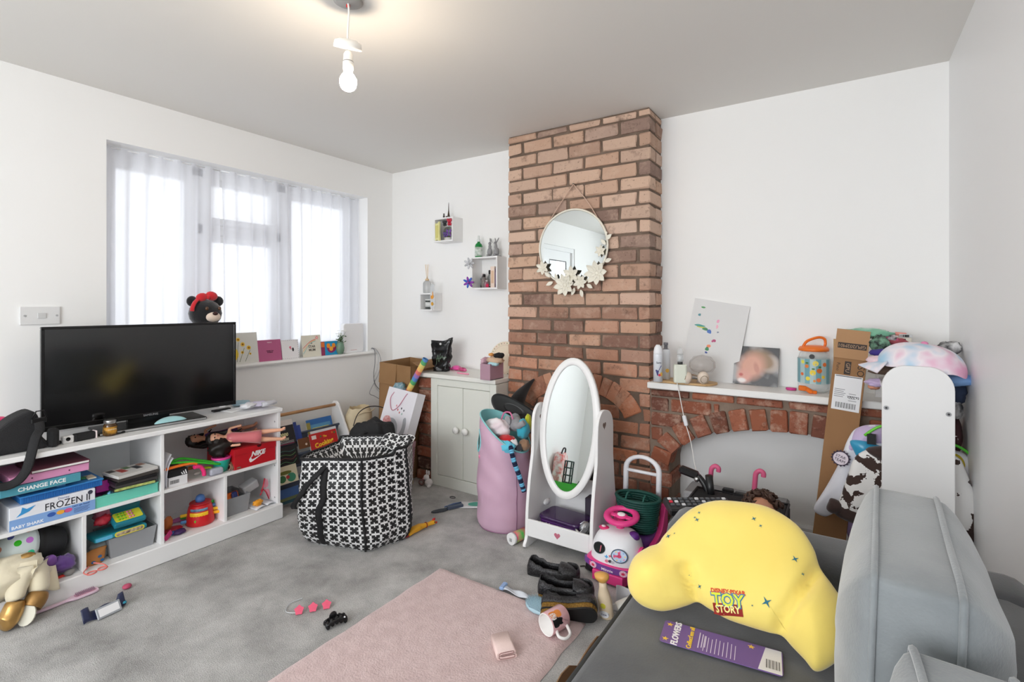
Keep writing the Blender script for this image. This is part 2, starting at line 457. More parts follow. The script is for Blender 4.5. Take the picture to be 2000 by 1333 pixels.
# ---------------------------------------------------------------- brickwork
def brick_mat(name,cols,top=None,dirt=(70,50,42),pale=.5):
 m = bpy.data.materials.new(name);m.use_nodes = True;nt = m.node_tree;b = nt.nodes['Principled BSDF']
 b.inputs['Roughness'].default_value = .85;b.inputs['Specular IOR Level'].default_value = .25
 N = nt.nodes.new;L = nt.links.new
 g = N('ShaderNodeNewGeometry');tc = N('ShaderNodeTexCoord')
 def ramp(cs):
  r = N('ShaderNodeValToRGB');e = r.color_ramp.elements
  for i,c in enumerate(cs):
   q = e[i] if i < 2 else e.new(i / (len(cs) - 1))
   q.position = i / (len(cs) - 1);q.color = rgb(c)
  L(g.outputs['Random Per Island'],r.inputs['Fac']);return r
 out = ramp(cols).outputs['Color']
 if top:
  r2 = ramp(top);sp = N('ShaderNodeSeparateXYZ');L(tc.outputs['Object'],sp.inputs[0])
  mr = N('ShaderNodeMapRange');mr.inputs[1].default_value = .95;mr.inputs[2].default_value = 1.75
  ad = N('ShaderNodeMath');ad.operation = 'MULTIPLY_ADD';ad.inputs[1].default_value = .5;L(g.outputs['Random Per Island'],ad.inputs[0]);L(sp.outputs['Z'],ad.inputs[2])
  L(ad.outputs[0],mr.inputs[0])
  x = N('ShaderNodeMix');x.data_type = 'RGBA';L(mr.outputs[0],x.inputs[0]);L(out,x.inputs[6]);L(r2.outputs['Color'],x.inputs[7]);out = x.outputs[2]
 def over(scale,p0,p1,col,amt,out,det=6):
  n = N('ShaderNodeTexNoise');n.inputs['Scale'].default_value = scale;n.inputs['Detail'].default_value = det;n.inputs['Roughness'].default_value = .7
  L(tc.outputs['Object'],n.inputs['Vector'])
  mr = N('ShaderNodeMapRange');mr.inputs[1].default_value = p0;mr.inputs[2].default_value = p1;mr.inputs[4].default_value = amt
  L(n.outputs['Fac'],mr.inputs[0]);x = N('ShaderNodeMix');x.data_type = 'RGBA';x.inputs[7].default_value = rgb(col)
  L(mr.outputs[0],x.inputs[0]);L(out,x.inputs[6]);return x.outputs[2]
 out = over(16,.5,.72,(208,180,160),pale,out)
 out = over(11,.56,.75,dirt,.75,out)
 out = over(70,.62,.7,(60,45,38),.6,out,3)
 L(out,b.inputs['Base Color'])
 n = N('ShaderNodeTexNoise');n.inputs['Scale'].default_value = 45;n.inputs['Detail'].default_value = 6;L(tc.outputs['Object'],n.inputs['Vector'])
 k = N('ShaderNodeBump');k.inputs['Strength'].default_value = .55;k.inputs['Distance'].default_value = .006
 L(n.outputs['Fac'],k.inputs['Height']);L(k.outputs['Normal'],b.inputs['Normal']);return m
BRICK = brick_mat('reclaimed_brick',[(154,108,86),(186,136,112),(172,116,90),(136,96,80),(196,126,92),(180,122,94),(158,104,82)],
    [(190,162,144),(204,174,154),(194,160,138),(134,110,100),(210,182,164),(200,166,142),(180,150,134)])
BRICK_R = brick_mat('red_brick',[(122,72,58),(156,96,74),(104,68,58),(172,104,76),(138,92,78),(160,94,68),(70,60,58)],pale=.75,dirt=(64,42,36))
MORTAR = M('brown_mortar',(102,86,74),.95,bump=(80,.5),mott=(10,(140,122,108),.5))
MORTAR_R = M('grey_mortar',(140,124,110),.95,bump=(80,.5),mott=(14,(120,100,86),.6))
CP,BL,JT = .0825,.222,.0145
def rough_brick(mb,x0,x1,y0,y1,z0,z1,rot=None,jit=.0034):
 mb.box(((x0 + x1) / 2,(y0 + y1) / 2 + random.uniform(-.002,.002),(z0 + z1) / 2),(x1 - x0,y1 - y0,z1 - z0),rot=rot,bev=.005,jit=jit)
CX0,CX1,CYF = 1.3405,2.2988,-.2307
def ell_half(z,zc,b,a):
 q = (z - zc) / b
 return a * math.sqrt(1 - q * q) if abs(q) < 1 else 0
mb = MB();z = H;row = 0
AC,AZ = 1.84,.60
while z > .02:
 z1 = z if row else H - .002;z0 = max(z - CP,0) if row else H - .05
 zz0,zz1 = z0 + JT / 2,z1 - JT / 2
 odd = row % 2
 xs = [CX0] + [CX0 + BL / 2 * (1 if odd else 2) + BL * i for i in range(5)]
 xs = [x for x in xs if x < CX1 - .03] + [CX1]
 zm = (zz0 + zz1) / 2
 he,hi = ell_half(zm,AZ,.265,.425),ell_half(zm,AZ,.145,.295)
 hw = (he if zm > AZ else .19 if zm < .5 else 0);hi = hi if zm > AZ else 0
 for i in range(len(xs) - 1):
  a,b = xs[i] + JT / 2 * (i > 0),xs[i + 1] - JT / 2 * (i < len(xs) - 2)
  a += random.uniform(-.004,.004) * (i > 0);b += random.uniform(-.004,.004) * (i < len(xs) - 2)
  segs = [(a,b)]
  if hw:
   segs = [s for s in ((a,min(b,AC - hw)),(max(a,AC + hw),b),(max(a,AC - hi + .01),min(b,AC + hi - .01))) if s[1] - s[0] > .025]
  last = i == len(xs) - 2
  for (p,q) in segs:
   half = (xs[i + 1] - xs[i]) < .17
   dep = .22 if (last and half) else .105
   rough_brick(mb,p,q,CYF,CYF + dep,zz0,zz1)
  if last and (xs[i + 1] - xs[i]) >= .17: rough_brick(mb,CX1 - .1,CX1,CYF + .105 + JT,-.002,zz0,zz1)
 z = z0;row += 1
n = 15
for i in range(n):
 t = PI * (.06 + .88 * (i + .5) / n)
 ex,ez = AC + .36 * math.cos(t),AZ + .205 * math.sin(t)
 nx,nz = math.cos(t) / .36,math.sin(t) / .205
 ang = math.atan2(nz,nx)
 mb.box((ex,CYF + .05,ez),(.112,.105,.058),rot=(0,-ang,0),bev=.005,jit=.002)
br = struct(thing('chimney_breast','exposed brick chimney breast rising to the ceiling','chimney',(0,0,0)))
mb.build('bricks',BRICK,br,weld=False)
co = MB();e_ = .009
pts = [(AC + .185 * math.cos(PI * i / 14),.46 + .05 * math.sin(PI * i / 14)) for i in range(15)]
poly = [(CX0 + .004,0),(CX0 + .004,H),(CX1 - e_,H),(CX1 - e_,0),(pts[0][0],0)] + pts + [(pts[-1][0],0)]
co.prism(poly,0,.222,frame((0,-.0,0),(1,0,0),(0,0,1)))
co.build('mortar',MORTAR,br)
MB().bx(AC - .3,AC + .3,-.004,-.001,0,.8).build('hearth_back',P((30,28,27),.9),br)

EX,EZ,EA,EB = 2.985,.385,.568,.25
mb = MB();z = .8;row = 1
while z > .02:
 z0 = max(z - CP,0) if z < .8 else .752;zz0,zz1 = z0 + JT / 2,z - JT / 2;zm = (zz0 + zz1) / 2
 xs = [CX1] + [CX1 + BL / 2 * (1 + row % 2) + BL * i for i in range(6)];xs = [x for x in xs if x < W - .03] + [W]
 hw = ell_half(zm,EZ,EB + .118,EA + .12) if zm > EZ else EA
 for i in range(len(xs) - 1):
  a,b = xs[i] + JT / 2,xs[i + 1] - JT / 2
  for p,q in ((a,min(b,EX - hw)),(max(a,EX + hw),b)):
   if q - p > .025: rough_brick(mb,p,q,CYF - .006 * random.random(),CYF + (.2 if p < EX else .105),zz0,zz1,jit=.003)
 z = z0;row += 1
n = 16
for i in range(n):
 t = PI * (i + .5) / n
 a,b = EA + .06,EB + .06
 tt = math.atan2(math.sin(t) / 1,math.cos(t) * .72)
 ex,ez = EX + a * math.cos(tt),EZ + b * math.sin(tt)
 ang = math.atan2(math.sin(tt) / b,math.cos(tt) / a)
 mb.box((ex,CYF + .048,ez),(.108,.115,.077),rot=(0,-ang,0),bev=.006,jit=.004)
fp = struct(thing('fireplace_surround','low brick fireplace with a shallow arch under the mantel shelf','fireplace',(0,0,0)))
mb.build('bricks',BRICK_R,fp,weld=False)
pts = [(EX + (EA + .012) * math.cos(PI * i / 20),EZ + (EB + .012) * math.sin(PI * i / 20)) for i in range(21)]
poly = [(CX1 - .005,0),(CX1 - .005,.8),(W - .001,.8),(W - .001,0),(pts[0][0],0)] + pts + [(pts[-1][0],0)]
MB().prism(poly,.002,.221,frame((0,0,0),(1,0,0),(0,0,1))).build('mortar',MORTAR_R,fp)
struct(MB().bx(CX1 - .008,W,-.258,-.001,.8,.834,bev=.004).build('mantel_shelf',M('white_painted_shelf',(240,240,238),.4)))
struct(MB().prism([(0,0),(.016,0),(.016,.11),(.008,.125),(0,.125)],-EX - .555,-EX + .555,frame((0,0,.0),(0,-1,0),(0,0,1)) @ Matrix.Diagonal((1,1,-1,1)) @ Matrix.Diagonal((1,1,-1,1))).build('baseboard_back',upvc))

mb = MB()
for r_ in range(9):
 z0 = r_ * CP + JT / 2;z1 = z0 + CP - JT
 if z1 > .75: break
 wob = random.uniform(-.012,.012)
 rough_brick(mb,.628 + wob,.768,-.345,-.05 if r_ % 2 else -.2,z0,z1,jit=.006)
 if not r_ % 2: rough_brick(mb,.63,.768,-.19,-.01,z0,z1)
pr = struct(thing('brick_pier','narrow rough brick pier between the corner box and the cupboard','pier',(0,0,0)))
mb.build('bricks',BRICK_R,pr,weld=False)
MB().bx(.64,.769,-.33,-.002,0,.748).build('mortar',MORTAR_R,pr)
# ---------------------------------------------------------------- ceiling lamp
BX,BY = 1.697,-1.812
lamp = thing('pendant_lamp','bare glowing bulb on a white flex with its ceiling cap slid down','ceiling lamp',(BX,BY,H))
wp = M('white_lamp_plastic',(242,240,235),.35)
MB().tube(bez([(0,0,-.012),(.004,0,-.05),(-.002,0,-.11),(-.004,0,-.17)]),.0035,8).build('flex',wp,lamp)
MB().lathe([(.0,0),(.05,0),(.052,-.006),(.04,-.012),(.0,-.014)],28).build('rose_hole',P((170,168,165)),lamp)
MB().box((-.006,.004,-.018),(.014,.01,.012),rot=(.3,.4,.2),bev=.002).build('red_terminal',P((190,40,36)),lamp)
MB(Matrix.Translation((-.002,0,-.165)) @ Euler((.25,.42,0)).to_matrix().to_4x4()).lathe([(.008,.022),(.03,.02),(.047,.012),(.05,-.004),(.05,-.012),(.046,-.012),(.044,.0),(.01,.012)],30).build('rose_cap',wp,lamp)
MB().lathe([(.006,-.185),(.011,-.19),(.0165,-.2),(.0175,-.225),(.019,-.228),(.019,-.252),(.0175,-.256),(.0155,-.258)],24).build('bulb_holder',wp,lamp)
MB().lathe([(.0181,-.2245),(.0192,-.226),(.0192,-.2275),(.0181,-.229)],24).build('holder_ring',P((120,120,120)),lamp)
MB().lathe([(.0001,-.333),(.012,-.331),(.022,-.325),(.028,-.315),(.0305,-.302),(.029,-.288),(.022,-.275),(.016,-.268),(.014,-.258)],28).build('bulb',M('glowing_bulb',(255,234,206),.3,emit=BULB_POWER),lamp)

# ---------------------------------------------------------------- low white shelf unit under the television
white = M('white_laminate',(238,238,238),.38)
UX0,UX1,UY0,UY1 = .04,.414,-2.515,-1.277
un = thing('shelf_unit','low white cube shelf unit below the window carrying the television','shelf unit',(0,0,0))
MB().bx(UX0,UX1 + .012,UY0 - .008,UY1 + .008,.63,.652,bev=.003).build('top_board',white,un)
MB().bx(UX0,UX1 + .018,UY0 - .006,UY1 + .006,.001,.088,bev=.004).build('plinth',white,un)
for y in (UY0 + .009,UY1 - .009): MB().bx(UX0,UX1,y - .009,y + .009,.088,.63,bev=.0015).build('side_panel',white,un)
MB().bx(UX0,UX0 + .008,UY0 + .018,UY1 - .018,.088,.63).build('back_panel',white,un)
MID = (UY0 + UY1) / 2
MB().bx(UX0 + .008,UX1 - .003,MID - .008,MID + .008,.088,.63,bev=.0015).build('divider',white,un)
for a,b in ((UY0 + .018,MID - .008),(MID + .008,UY1 - .018)):
 MB().bx(UX0 + .008,UX1 - .004,a,b,.333,.349,bev=.0015).build('shelf',white,un)
 m_ = (a + b) / 2
 MB().bx(UX0 + .008,UX1 - .006,m_ - .008,m_ + .008,.088,.333,bev=.0015).build('divider',white,un)
for yy,zz in ((UY1 - .0185,.31),(UY1 - .0185,.12),(MID + .0085,.12),(UY1 - .0185,.57)):
 MB().cyl((UX1 - .03,yy,zz),(UX1 - .03,yy + .0012,zz),.005,n=10).build('cam_cap',P((150,150,152)),un)
BASE,MSH,TOP = .088,.349,.652

# ---------------------------------------------------------------- television
TX = .25
ty0,ty1 = at(79,640,x=TX - .04).y,at(462,629,x=TX + .04).y
tz1 = 1.166;tz0 = .693
tv = thing('television','large black flat television standing on the white shelf unit','television',(TX,(ty0 + ty1) / 2,TOP),R(-5.4))
hw,z0,z1 = (ty1 - ty0) / 2,tz0 - TOP,tz1 - TOP
blk = M('black_gloss_plastic',(18,18,19),.25)
f = MB();t_ = .012
f.bx(-.03,0,-hw,hw,z0,z0 + .022,bev=.002);f.bx(-.03,0,-hw,hw,z1 - t_,z1,bev=.002);f.bx(-.03,0,-hw,-hw + t_,z0 + .02,z1 - t_,bev=.002);f.bx(-.03,0,hw - t_,hw,z0 + .02,z1 - t_,bev=.002)
f.build('bezel',blk,tv)
MB().bx(-.006,-.003,-hw + t_,hw - t_,z0 + .02,z1 - t_).build('screen',M('tv_screen',(10,10,11),.11,ior=1.75),tv)
MB().bx(-.05,-.028,-hw + .01,hw - .01,z0 + .01,z1 - .01,bev=.008).bx(-.085,-.05,-hw * .6,hw * .6,z0 + .02,z0 + .3,bev=.015).build('rear_casing',P((22,22,23),.5),tv)
MB().box((-.01,0,.008),(.2,.46,.014),bev=.004).bx(-.06,-.02,-.09,.09,.012,z0 + .03,bev=.004).build('stand',blk,tv)
MB().bx(.0895,.0925,-.225,.225,.003,.012,bev=.001).build('stand_trim',M('brushed_silver',(196,198,200),.3,1),tv)
text(tv,'SAMSUNG',.014,FACE_X(.0008,0,z0 + .011),P((150,150,152)),'lettering')
MB().bx(.0,.002,hw - .09,hw - .06,z0 - .004,z0 + .001).build('standby_window',P((210,210,212)),tv)

# ---------------------------------------------------------------- sofa along the right wall
vel = M('grey_velvet',(88,90,93),.75,sheen=.3,mott=(9,(70,72,75),.8),bump=(220,.15))
vel2 = M('pale_grey_velvet',(138,143,145),.75,sheen=.5,mott=(7,(116,121,124),.8),bump=(180,.2))
so = thing('sofa','grey velvet sofa along the right wall in the foreground','sofa',(0,0,0))
SX0,SX1,SY0,SY1 = 2.70,3.595,-3.2,-1.24
MB().bx(SX0 + .02,SX1,SY0,SY1,.07,.30,bev=.015).build('base',vel,so)
sc_ = MB();sc_.box(((SX0 + 3.40) / 2,(SY0 + .16 - 1.43) / 2,.37),(3.40 - SX0,1.43 * -1 - SY0 - .16,.165),bev=.028,seg=3,smooth=True)
seat = sc_.build('seat_cushion',vel,so)
lp = [(SX0 + .006,-1.45,.442),(SX0 + .006,SY0 + .18,.442)]
MB().tube(lp,.0065,8).build('piping',M('dark_grey_piping',(66,68,70),.8),seat)
for y0,y1 in ((-1.43,SY1),(SY0,SY0 + .16)):
 a = MB();a.box(((SX0 + .03 + SX1) / 2,(y0 + y1) / 2,.315),(SX1 - SX0 - .03,y1 - y0,.55),bev=.05,seg=4,smooth=True);a.build('arm',vel,so)
b = MB();b.box((3.50,(SY0 + SY1) / 2,.34),(.19,SY1 - SY0 - .02,.48),bev=.07,seg=4,smooth=True);b.build('backrest',vel,so)
for x in (SX0 + .08,SX1 - .06):
 for y in (SY0 + .08,SY1 - .08): MB().lathe([(.022,.07),(.016,0)],12,Matrix.Translation((x,y,0))).build('foot',P((40,34,30)),so)
def back_cushion(lab,y0,y1,ztop,x,lean,yaw=0,seed=0):
 w_,h_ = y1 - y0,ztop - .455
 c = thing('back_cushion',lab,'cushion',(x,(y0 + y1) / 2,.462 + h_ / 2),(0,0,yaw),'grey sofa back cushions')
 out = loop2([(-w_ / 2,-h_ / 2 + .03),(-w_ / 2 + .03,-h_ / 2),(0,-h_ / 2 + .012),(w_ / 2 - .03,-h_ / 2),(w_ / 2,-h_ / 2 + .03),(w_ / 2 - .008,0),(w_ / 2 - .004,h_ / 2 - .03),(w_ / 2 - .03,h_ / 2),(0,h_ / 2 - .004),(-w_ / 2 + .03,h_ / 2 - .004),(-w_ / 2,h_ / 2 - .04),(-w_ / 2 + .012,0)],5)
 random.seed(seed)
 mt = frame((0,0,0),(0,1,0),(math.sin(lean),0,math.cos(lean)))
 mb = MB();box_cushion(mb,out,.1,(.085,.056),mt)
 for i,v in enumerate(mb.v):
  k = noise.noise(Vector((v.y * 5 + seed,v.z * 26,v.x * 5))) * .006
  mb.v[i] = v + Vector((k * .6,0,k))
 cu = mb.build('cover',vel2,c)
 for s_ in (-1,1):
  MB(mt).tube([(q[0] * 1.006,q[1] * 1.006,s_ * .05) for q in out],.0052,6,closed=True).build('piping',vel2,c)
back_cushion('plump grey velvet back cushion behind the yellow pillow, farther of the two',-2.10,-1.655,.862,3.30,.03,-.05,3)
back_cushion('grey velvet back cushion nearest the camera, cut by the bottom corner of the picture',-2.62,-2.15,.80,3.335,.05,.04,8)


YN = Vector((.01,.24,.30)).normalized()
Y0 = Vector((2.95,-1.70,.50));YX = Vector((1,-.02,.0)).normalized();YZ = YX.cross(YN).normalized()
MY = frame(Y0,YX,YN)
def on_plane(px,py,M_):
 o = Vector((CAMX,CAMY,CAMZ));q = at(px,py,y=0);d = q - o
 n = M_.col[2].to_3d();t = (M_.translation - o).dot(n) / d.dot(n);l = M_.inverted() @ (o + d * t)
 return (l.x,l.y)
YPX = [(1300,1045),(1345,1000),(1390,981),(1440,981),(1500,992),(1555,1025),(1588,1070),(1602,1110),(1630,1150),(1654,1190),(1660,1235),(1645,1280),(1618,1305),(1592,1312),(1572,1290),(1548,1265),(1527,1243),(1500,1236),(1460,1224),(1420,1210),(1385,1190),(1362,1177),(1340,1184),(1312,1192),(1285,1194),(1252,1182),(1231,1158),(1227,1125),(1240,1090),(1268,1070),(1287,1063)]
ypoly = loop2([on_plane(x,y,MY) for x,y in YPX],5)
lobes = [on_plane(1285,1128,MY),on_plane(1598,1222,MY)]
folds = [(on_plane(1346,1118,MY),on_plane(1362,1180,MY)),(on_plane(1606,1112,MY),on_plane(1520,1242,MY))]
def seg_d(x,y,a,b):
 dx,dy = b[0] - a[0],b[1] - a[1];t = max(0,min(1,((x - a[0]) * dx + (y - a[1]) * dy) / (dx * dx + dy * dy)))
 return math.hypot(x - a[0] - t * dx,y - a[1] - t * dy)
def ysurf(x,y):
 d = min(seg_d(x,y,ypoly[i],ypoly[(i + 1) % len(ypoly)]) for i in range(len(ypoly)))
 q = math.sqrt(1 - (1 - min(d / .085,1)) ** 2)
 h = .05
 for l,r in zip(lobes,(.06,.075)): h += .028 * math.exp(-((x - l[0]) ** 2 + (y - l[1]) ** 2) / r ** 2)
 for a,b in folds: h -= .032 * math.exp(-(seg_d(x,y,a,b) / .013) ** 2)
 return q * (h + .005 * noise.noise(Vector((x * 12,y * 12,1))))
def ybump(x,y,t): return ysurf(x,y)
yel = M('yellow_plush',(246,222,118),.8,sheen=.4,bump=(30,.18),mott=(5,(240,210,100),.5))
pil = thing('backrest_pillow','plump yellow backrest pillow with two stubby arms lying on the sofa seat','pillow',Y0,MY.to_euler())
YC = on_plane(1448,1105,MY)
MB().puff(ypoly,.03,0,c=YC,bump=ybump,rings=24,p=.55).build('cover',yel,pil)
def drape(o,h=.0012):
 for v in o.data.vertices: v.co.z += ysurf(v.co.x,v.co.y) + h
 return o
navy = P((40,108,128),.7)
for i,(x,y,s) in enumerate([(1371,1012,5),(1363,1022,4),(1368,1027,7),(1311,1056,8),(1324,1052,3),(1477,1026,7),(1490,1040,5),(1556,1104,9),(1571,1133,4),(1372,1154,6),(1352,1128,6),(1502,1187,13),(1474,1192,3)]):
 a = on_plane(x,y,MY);r_ = s * .00095
 drape(MB().prism([(a[0] + p_[0],a[1] + p_[1]) for p_ in star(r_,r_ * .26,4,a=.6)],0,.0006).build('printed_star',navy,pil))
ta,tb = on_plane(1408,1165,MY),on_plane(1450,1170,MY)
ang = math.atan2(tb[1] - ta[1],tb[0] - ta[0])
def ytext(body,px,py,size,col,**k):
 a = on_plane(px,py,MY)
 return drape(text(pil,body,size,Matrix.Translation((a[0],a[1],0)) @ Matrix.Rotation(ang,4,'Z'),P(col,.7),**k))
ytext('DISNEY\u00b7PIXAR',1427,1166,.0125,(214,70,40),bold=.0004)
o = ytext('TOY',1426,1182,.036,(40,120,170),bold=.0028)
o = ytext('TOY',1426,1182,.036,(214,222,60),bold=.0008);[setattr(v.co,'z',v.co.z + .0008) for v in o.data.vertices]
a = on_plane(1425,1197,MY)
mt_ = Matrix.Translation((a[0],a[1],0)) @ Matrix.Rotation(ang,4,'Z')
b = MB(mt_)
b.grid(lambda u,v: ((u - .5) * .068,(v - .5) * .022,0),10,4);drape(b.build('logo_bar',P((150,38,30),.7),pil))
o = ytext('STORY',1425,1197,.0185,(250,236,150),bold=.0006);[setattr(v.co,'z',v.co.z + .0008) for v in o.data.vertices]

ca,cb,cc = at(1308,1236,z=.458),at(1304,1287,z=.458),at(1512,1294,z=.458)
card = thing('packaging_card','long purple toy packaging card lying on the sofa seat','card',(ca + cc) / 2,math.atan2(cc.y - ca.y,cc.x - ca.x))
L_ = (cc - ca).length + .035;Wd = .088
MB().prism(rrect(L_,Wd,.008),0,.0016).build('board',P((122,94,156),.5),card)
MB().prism([(L_ / 2 - .05,-Wd / 2 + .002),(L_ / 2 - .002,-Wd / 2 + .002),(L_ / 2 - .002,Wd / 2 - .002),(L_ / 2 - .035,Wd / 2 - .002)] ,.0016,.002).build('white_panel',P((236,234,238)),card)
for k in range(13): MB().bx(L_ / 2 - .034 + k * .0022,L_ / 2 - .034 + k * .0022 + (.0006 if k % 3 else .0013),-.03,.0,.002,.0023).build('barcode',P((30,30,32)),card)
RZ = FACE_Z
text(card,'FLOWERS',.021,RZ(-L_ / 2 + .034,0,.002,PI / 2),P((248,246,250)),shear=.1,bold=.0006)
text(card,"Collect'em all",.0155,RZ(-L_ / 2 + .067,0,.002,PI / 2),P((246,206,70)),bold=.0004)
for k,q in enumerate((.085,.092,.099)): MB().bx(-L_ / 2 + q,-L_ / 2 + q + .0022,-.03 + .004 * k,.03 - .004 * k,.0016,.002).build('small_print',P((226,216,236)),card)
for k in range(9): MB().bx(-.035 + .0085 * k,-.0335 + .0085 * k,-.036,.022 - .003 * (k % 3),.0016,.002).build('small_print',P((226,216,236)),card)
for x,y in ((-L_ / 2 + .014,.03),(L_ / 2 - .065,.03),(-L_ / 2 + .012,-.03)): MB().prism(star(.008,.0035,5,x,y),.0016,.002).build('printed_star',P((244,200,80)),card)

# ---------------------------------------------------------------- pink rug
ra,rb_,rc_ = at(862,1112,z=0),at(520,1333,z=0),at(1123,1226,z=0)
rx0,ry1,rx1 = 1.592,ra.y,rc_.x
rug = MB()
RXs,RYs = rx1 - rx0 + .03,1.7
def rf(u,v):
 x,y = rx0 + u * RXs,ry1 - v * RYs
 e = min(u,1 - u) * RXs,min(v,1 - v) * RYs
 ed = min(1,min(e) / .02)
 return (x + (.006 * noise.noise(Vector((y * 9,0,0))) if u in (0,1) else 0),y + (.006 * noise.noise(Vector((x * 9,3,0))) if v in (0,1) else 0),.002 + (.014 + .003 * noise.noise(Vector((x * 30,y * 30,0)))) * ed)
rug.grid(rf,50,90)
rm = M('pale_pink_pile',(216,192,190),.95,sheen=.3,bump=(140,.9),mott=(26,(200,174,172),.7))
tag(rug.build('rug',rm),'pale pink short pile rug on the grey carpet','rug')

# ---------------------------------------------------------------- cupboard in the left alcove
crm = M('cream_white_gloss',(226,228,220),.35,bump=(25,.04))
cup = thing('cupboard','cream painted built-in cupboard with two round knobs left of the chimney','cupboard',(0,0,0))
KX0,KX1,KY = .772,1.336,-.364
MB().bx(KX0,KX1,KY + .02,-.002,.0,.747).build('carcass',crm,cup)
fr = MB();fr.bx(KX0,KX0 + .06,KY,KY + .02,0,.747,bev=.002).bx(KX1 - .05,KX1,KY,KY + .02,0,.747,bev=.002).bx(KX0 + .06,KX1 - .05,KY,KY + .02,0,.075,bev=.002).bx(KX0 + .06,KX1 - .05,KY,KY + .02,.70,.747,bev=.002);fr.build('face_frame',crm,cup)
kz = at(895,840,y=KY).z
for i,(a,b) in enumerate(((KX0 + .062,1.058),(1.061,KX1 - .052))):
 d_ = MB().bx(a,b,KY + .002,KY + .02,.078,.697,bev=.003).build('door',crm,cup)
 kx = 1.02 if i == 0 else 1.10
 MB(Matrix.Translation((kx,KY,kz)) @ Euler((PI / 2,0,0)).to_matrix().to_4x4()).lathe([(.008,-.002),(.008,.012),(.02,.018),(.024,.028),(.02,.038),(.0001,.042)],20).build('knob',M('white_gloss_knob',(240,240,236),.2),d_)
for zz in (.16,.52): MB().bx(KX0 + .045,KX0 + .055,KY - .003,KY,zz,zz + .06).build('hinge',crm,cup)
wt = MB();wt.bx(.617,CX0 - .003,-.378,-.002,.75,.779,bev=.004)
tag(wt.build('worktop',M('cream_white_worktop',(234,234,228),.35)),'cream white shelf board over the alcove cupboard and brick pier','shelf board')

# ---------------------------------------------------------------- child's standing mirror with tray
mw = M('white_lacquer',(238,238,238),.35)
sm = thing('standing_mirror','white child-size swivel mirror with oval frame and bottom tray','mirror',(2.005,-.615,0))
prof = loop2([(-.165,0),(-.165,.06),(-.158,.2),(-.135,.35),(-.105,.48),(-.1,.6),(-.09,.68),(-.05,.725),(.0,.73),(.06,.71),(.095,.66),(.1,.58),(.1,.48),(.125,.3),(.155,.15),(.165,.06),(.165,0)],4)
prof = [(p[0],max(p[1],0)) for p in prof]
heart = lambda s: [(s * 16 * math.sin(t) ** 3 / 16,s * (13 * math.cos(t) - 5 * math.cos(2 * t) - 2 * math.cos(3 * t) - math.cos(4 * t)) / 16) for t in [2 * PI * i / 26 for i in range(26)]]
for i,x in enumerate((-.183,.183)):
 sp_ = MB().prism(prof,-.009,.009,frame((x,0,0),(0,1,0),(0,0,1)),bev=.003).build('side_panel',mw,sm)
 for z_,s_ in ((.655,.02),):
  MB().prism(heart(s_),-.0096,.0096,frame((x,-.02,z_),(0,1,0),(0,0,1))).build('heart_cutout',P((120,100,92),.8),sp_)
MB().bx(-.174,.174,-.165,-.15,.058,.147,bev=.003).build('tray_front',mw,sm)
MB().bx(-.174,.174,-.15,.15,.058,.072).build('tray_floor',mw,sm)
MB().bx(-.174,.174,.135,.15,.072,.3,bev=.003).build('tray_back',mw,sm)
MB().prism(heart(.017),0,.001,frame((.0,-.1655,.103),(1,0,0),(0,0,1))).build('heart_cutout',P((196,110,130)),sm)
tilt = R(9);cz = .622
mt = Matrix.Translation((0,-.03,cz)) @ Euler((-tilt + PI / 2,0,0)).to_matrix().to_4x4()
fo = MB(mt);A_,B_ = .174,.364
n = 64
prof_ = [(1.0,-.009),(1.0,.006),(.985,.011),(.80,.011),(.775,.006),(.775,-.009)]
vs,fs = [],[]
for i in range(n):
 t = 2 * PI * i / n
 for q,zz in prof_:
  inset = (1 - q) * A_
  vs.append(((A_ - inset) * math.cos(t),(B_ - inset) * math.sin(t),zz))
m6 = len(prof_)
for i in range(n):
 for k in range(m6): fs.append([i * m6 + k,i * m6 + (k + 1) % m6,((i + 1) % n) * m6 + (k + 1) % m6,((i + 1) % n) * m6 + k])
fo.add(vs,fs,True);ov = fo.build('oval_frame',mw,sm)
MIR = M('mirror_glass',(218,223,223),.01,1)
MB(mt).prism(circ(A_ * .78,56,ry=B_ - A_ * .22),-.004,.004).build('looking_glass',MIR,ov)
MB(mt).prism(circ(A_ * .97,56,ry=B_ * .985),-.012,-.009).build('backing',P((90,88,86),.8),ov)
for s__ in (-1,1): MB().cyl((.172 * s__,-.03,cz),(.176 * s__,-.03,cz),.012).build('pivot',P((225,225,225)),sm)

# ---------------------------------------------------------------- round flower mirror on the chimney
rmz = thing('wall_mirror','round cream framed mirror edged with metal flowers hung on the chimney bricks','mirror',(1.825,CYF - .016,1.617))
iv = M('ivory_metal',(232,228,214),.4)
F2 = frame((0,0,0),(1,0,0),(0,0,1))
RR = .229
MB(F2).tube([(RR * math.cos(2 * PI * i / 64),RR * math.sin(2 * PI * i / 64),.004) for i in range(64)],.0065,8,closed=True).build('frame_ring',iv,rmz)
MB(F2).prism(circ(RR - .003,64),-.004,.004).build('looking_glass',MIR,rmz)
MB().tube(bez([(-.2,-.006,.115),(-.1,-.006,.25),(.008,-.006,.382)],3),.0028,6).tube(bez([(.008,-.006,.382),(.12,-.006,.24),(.222,-.006,.06)],3),.0028,6).build('cord',P((206,176,158),.8),rmz)
MB().cyl((.008,.014,.385),(.008,-.012,.385),.004,n=8).build('nail',P((120,110,100)),rmz)
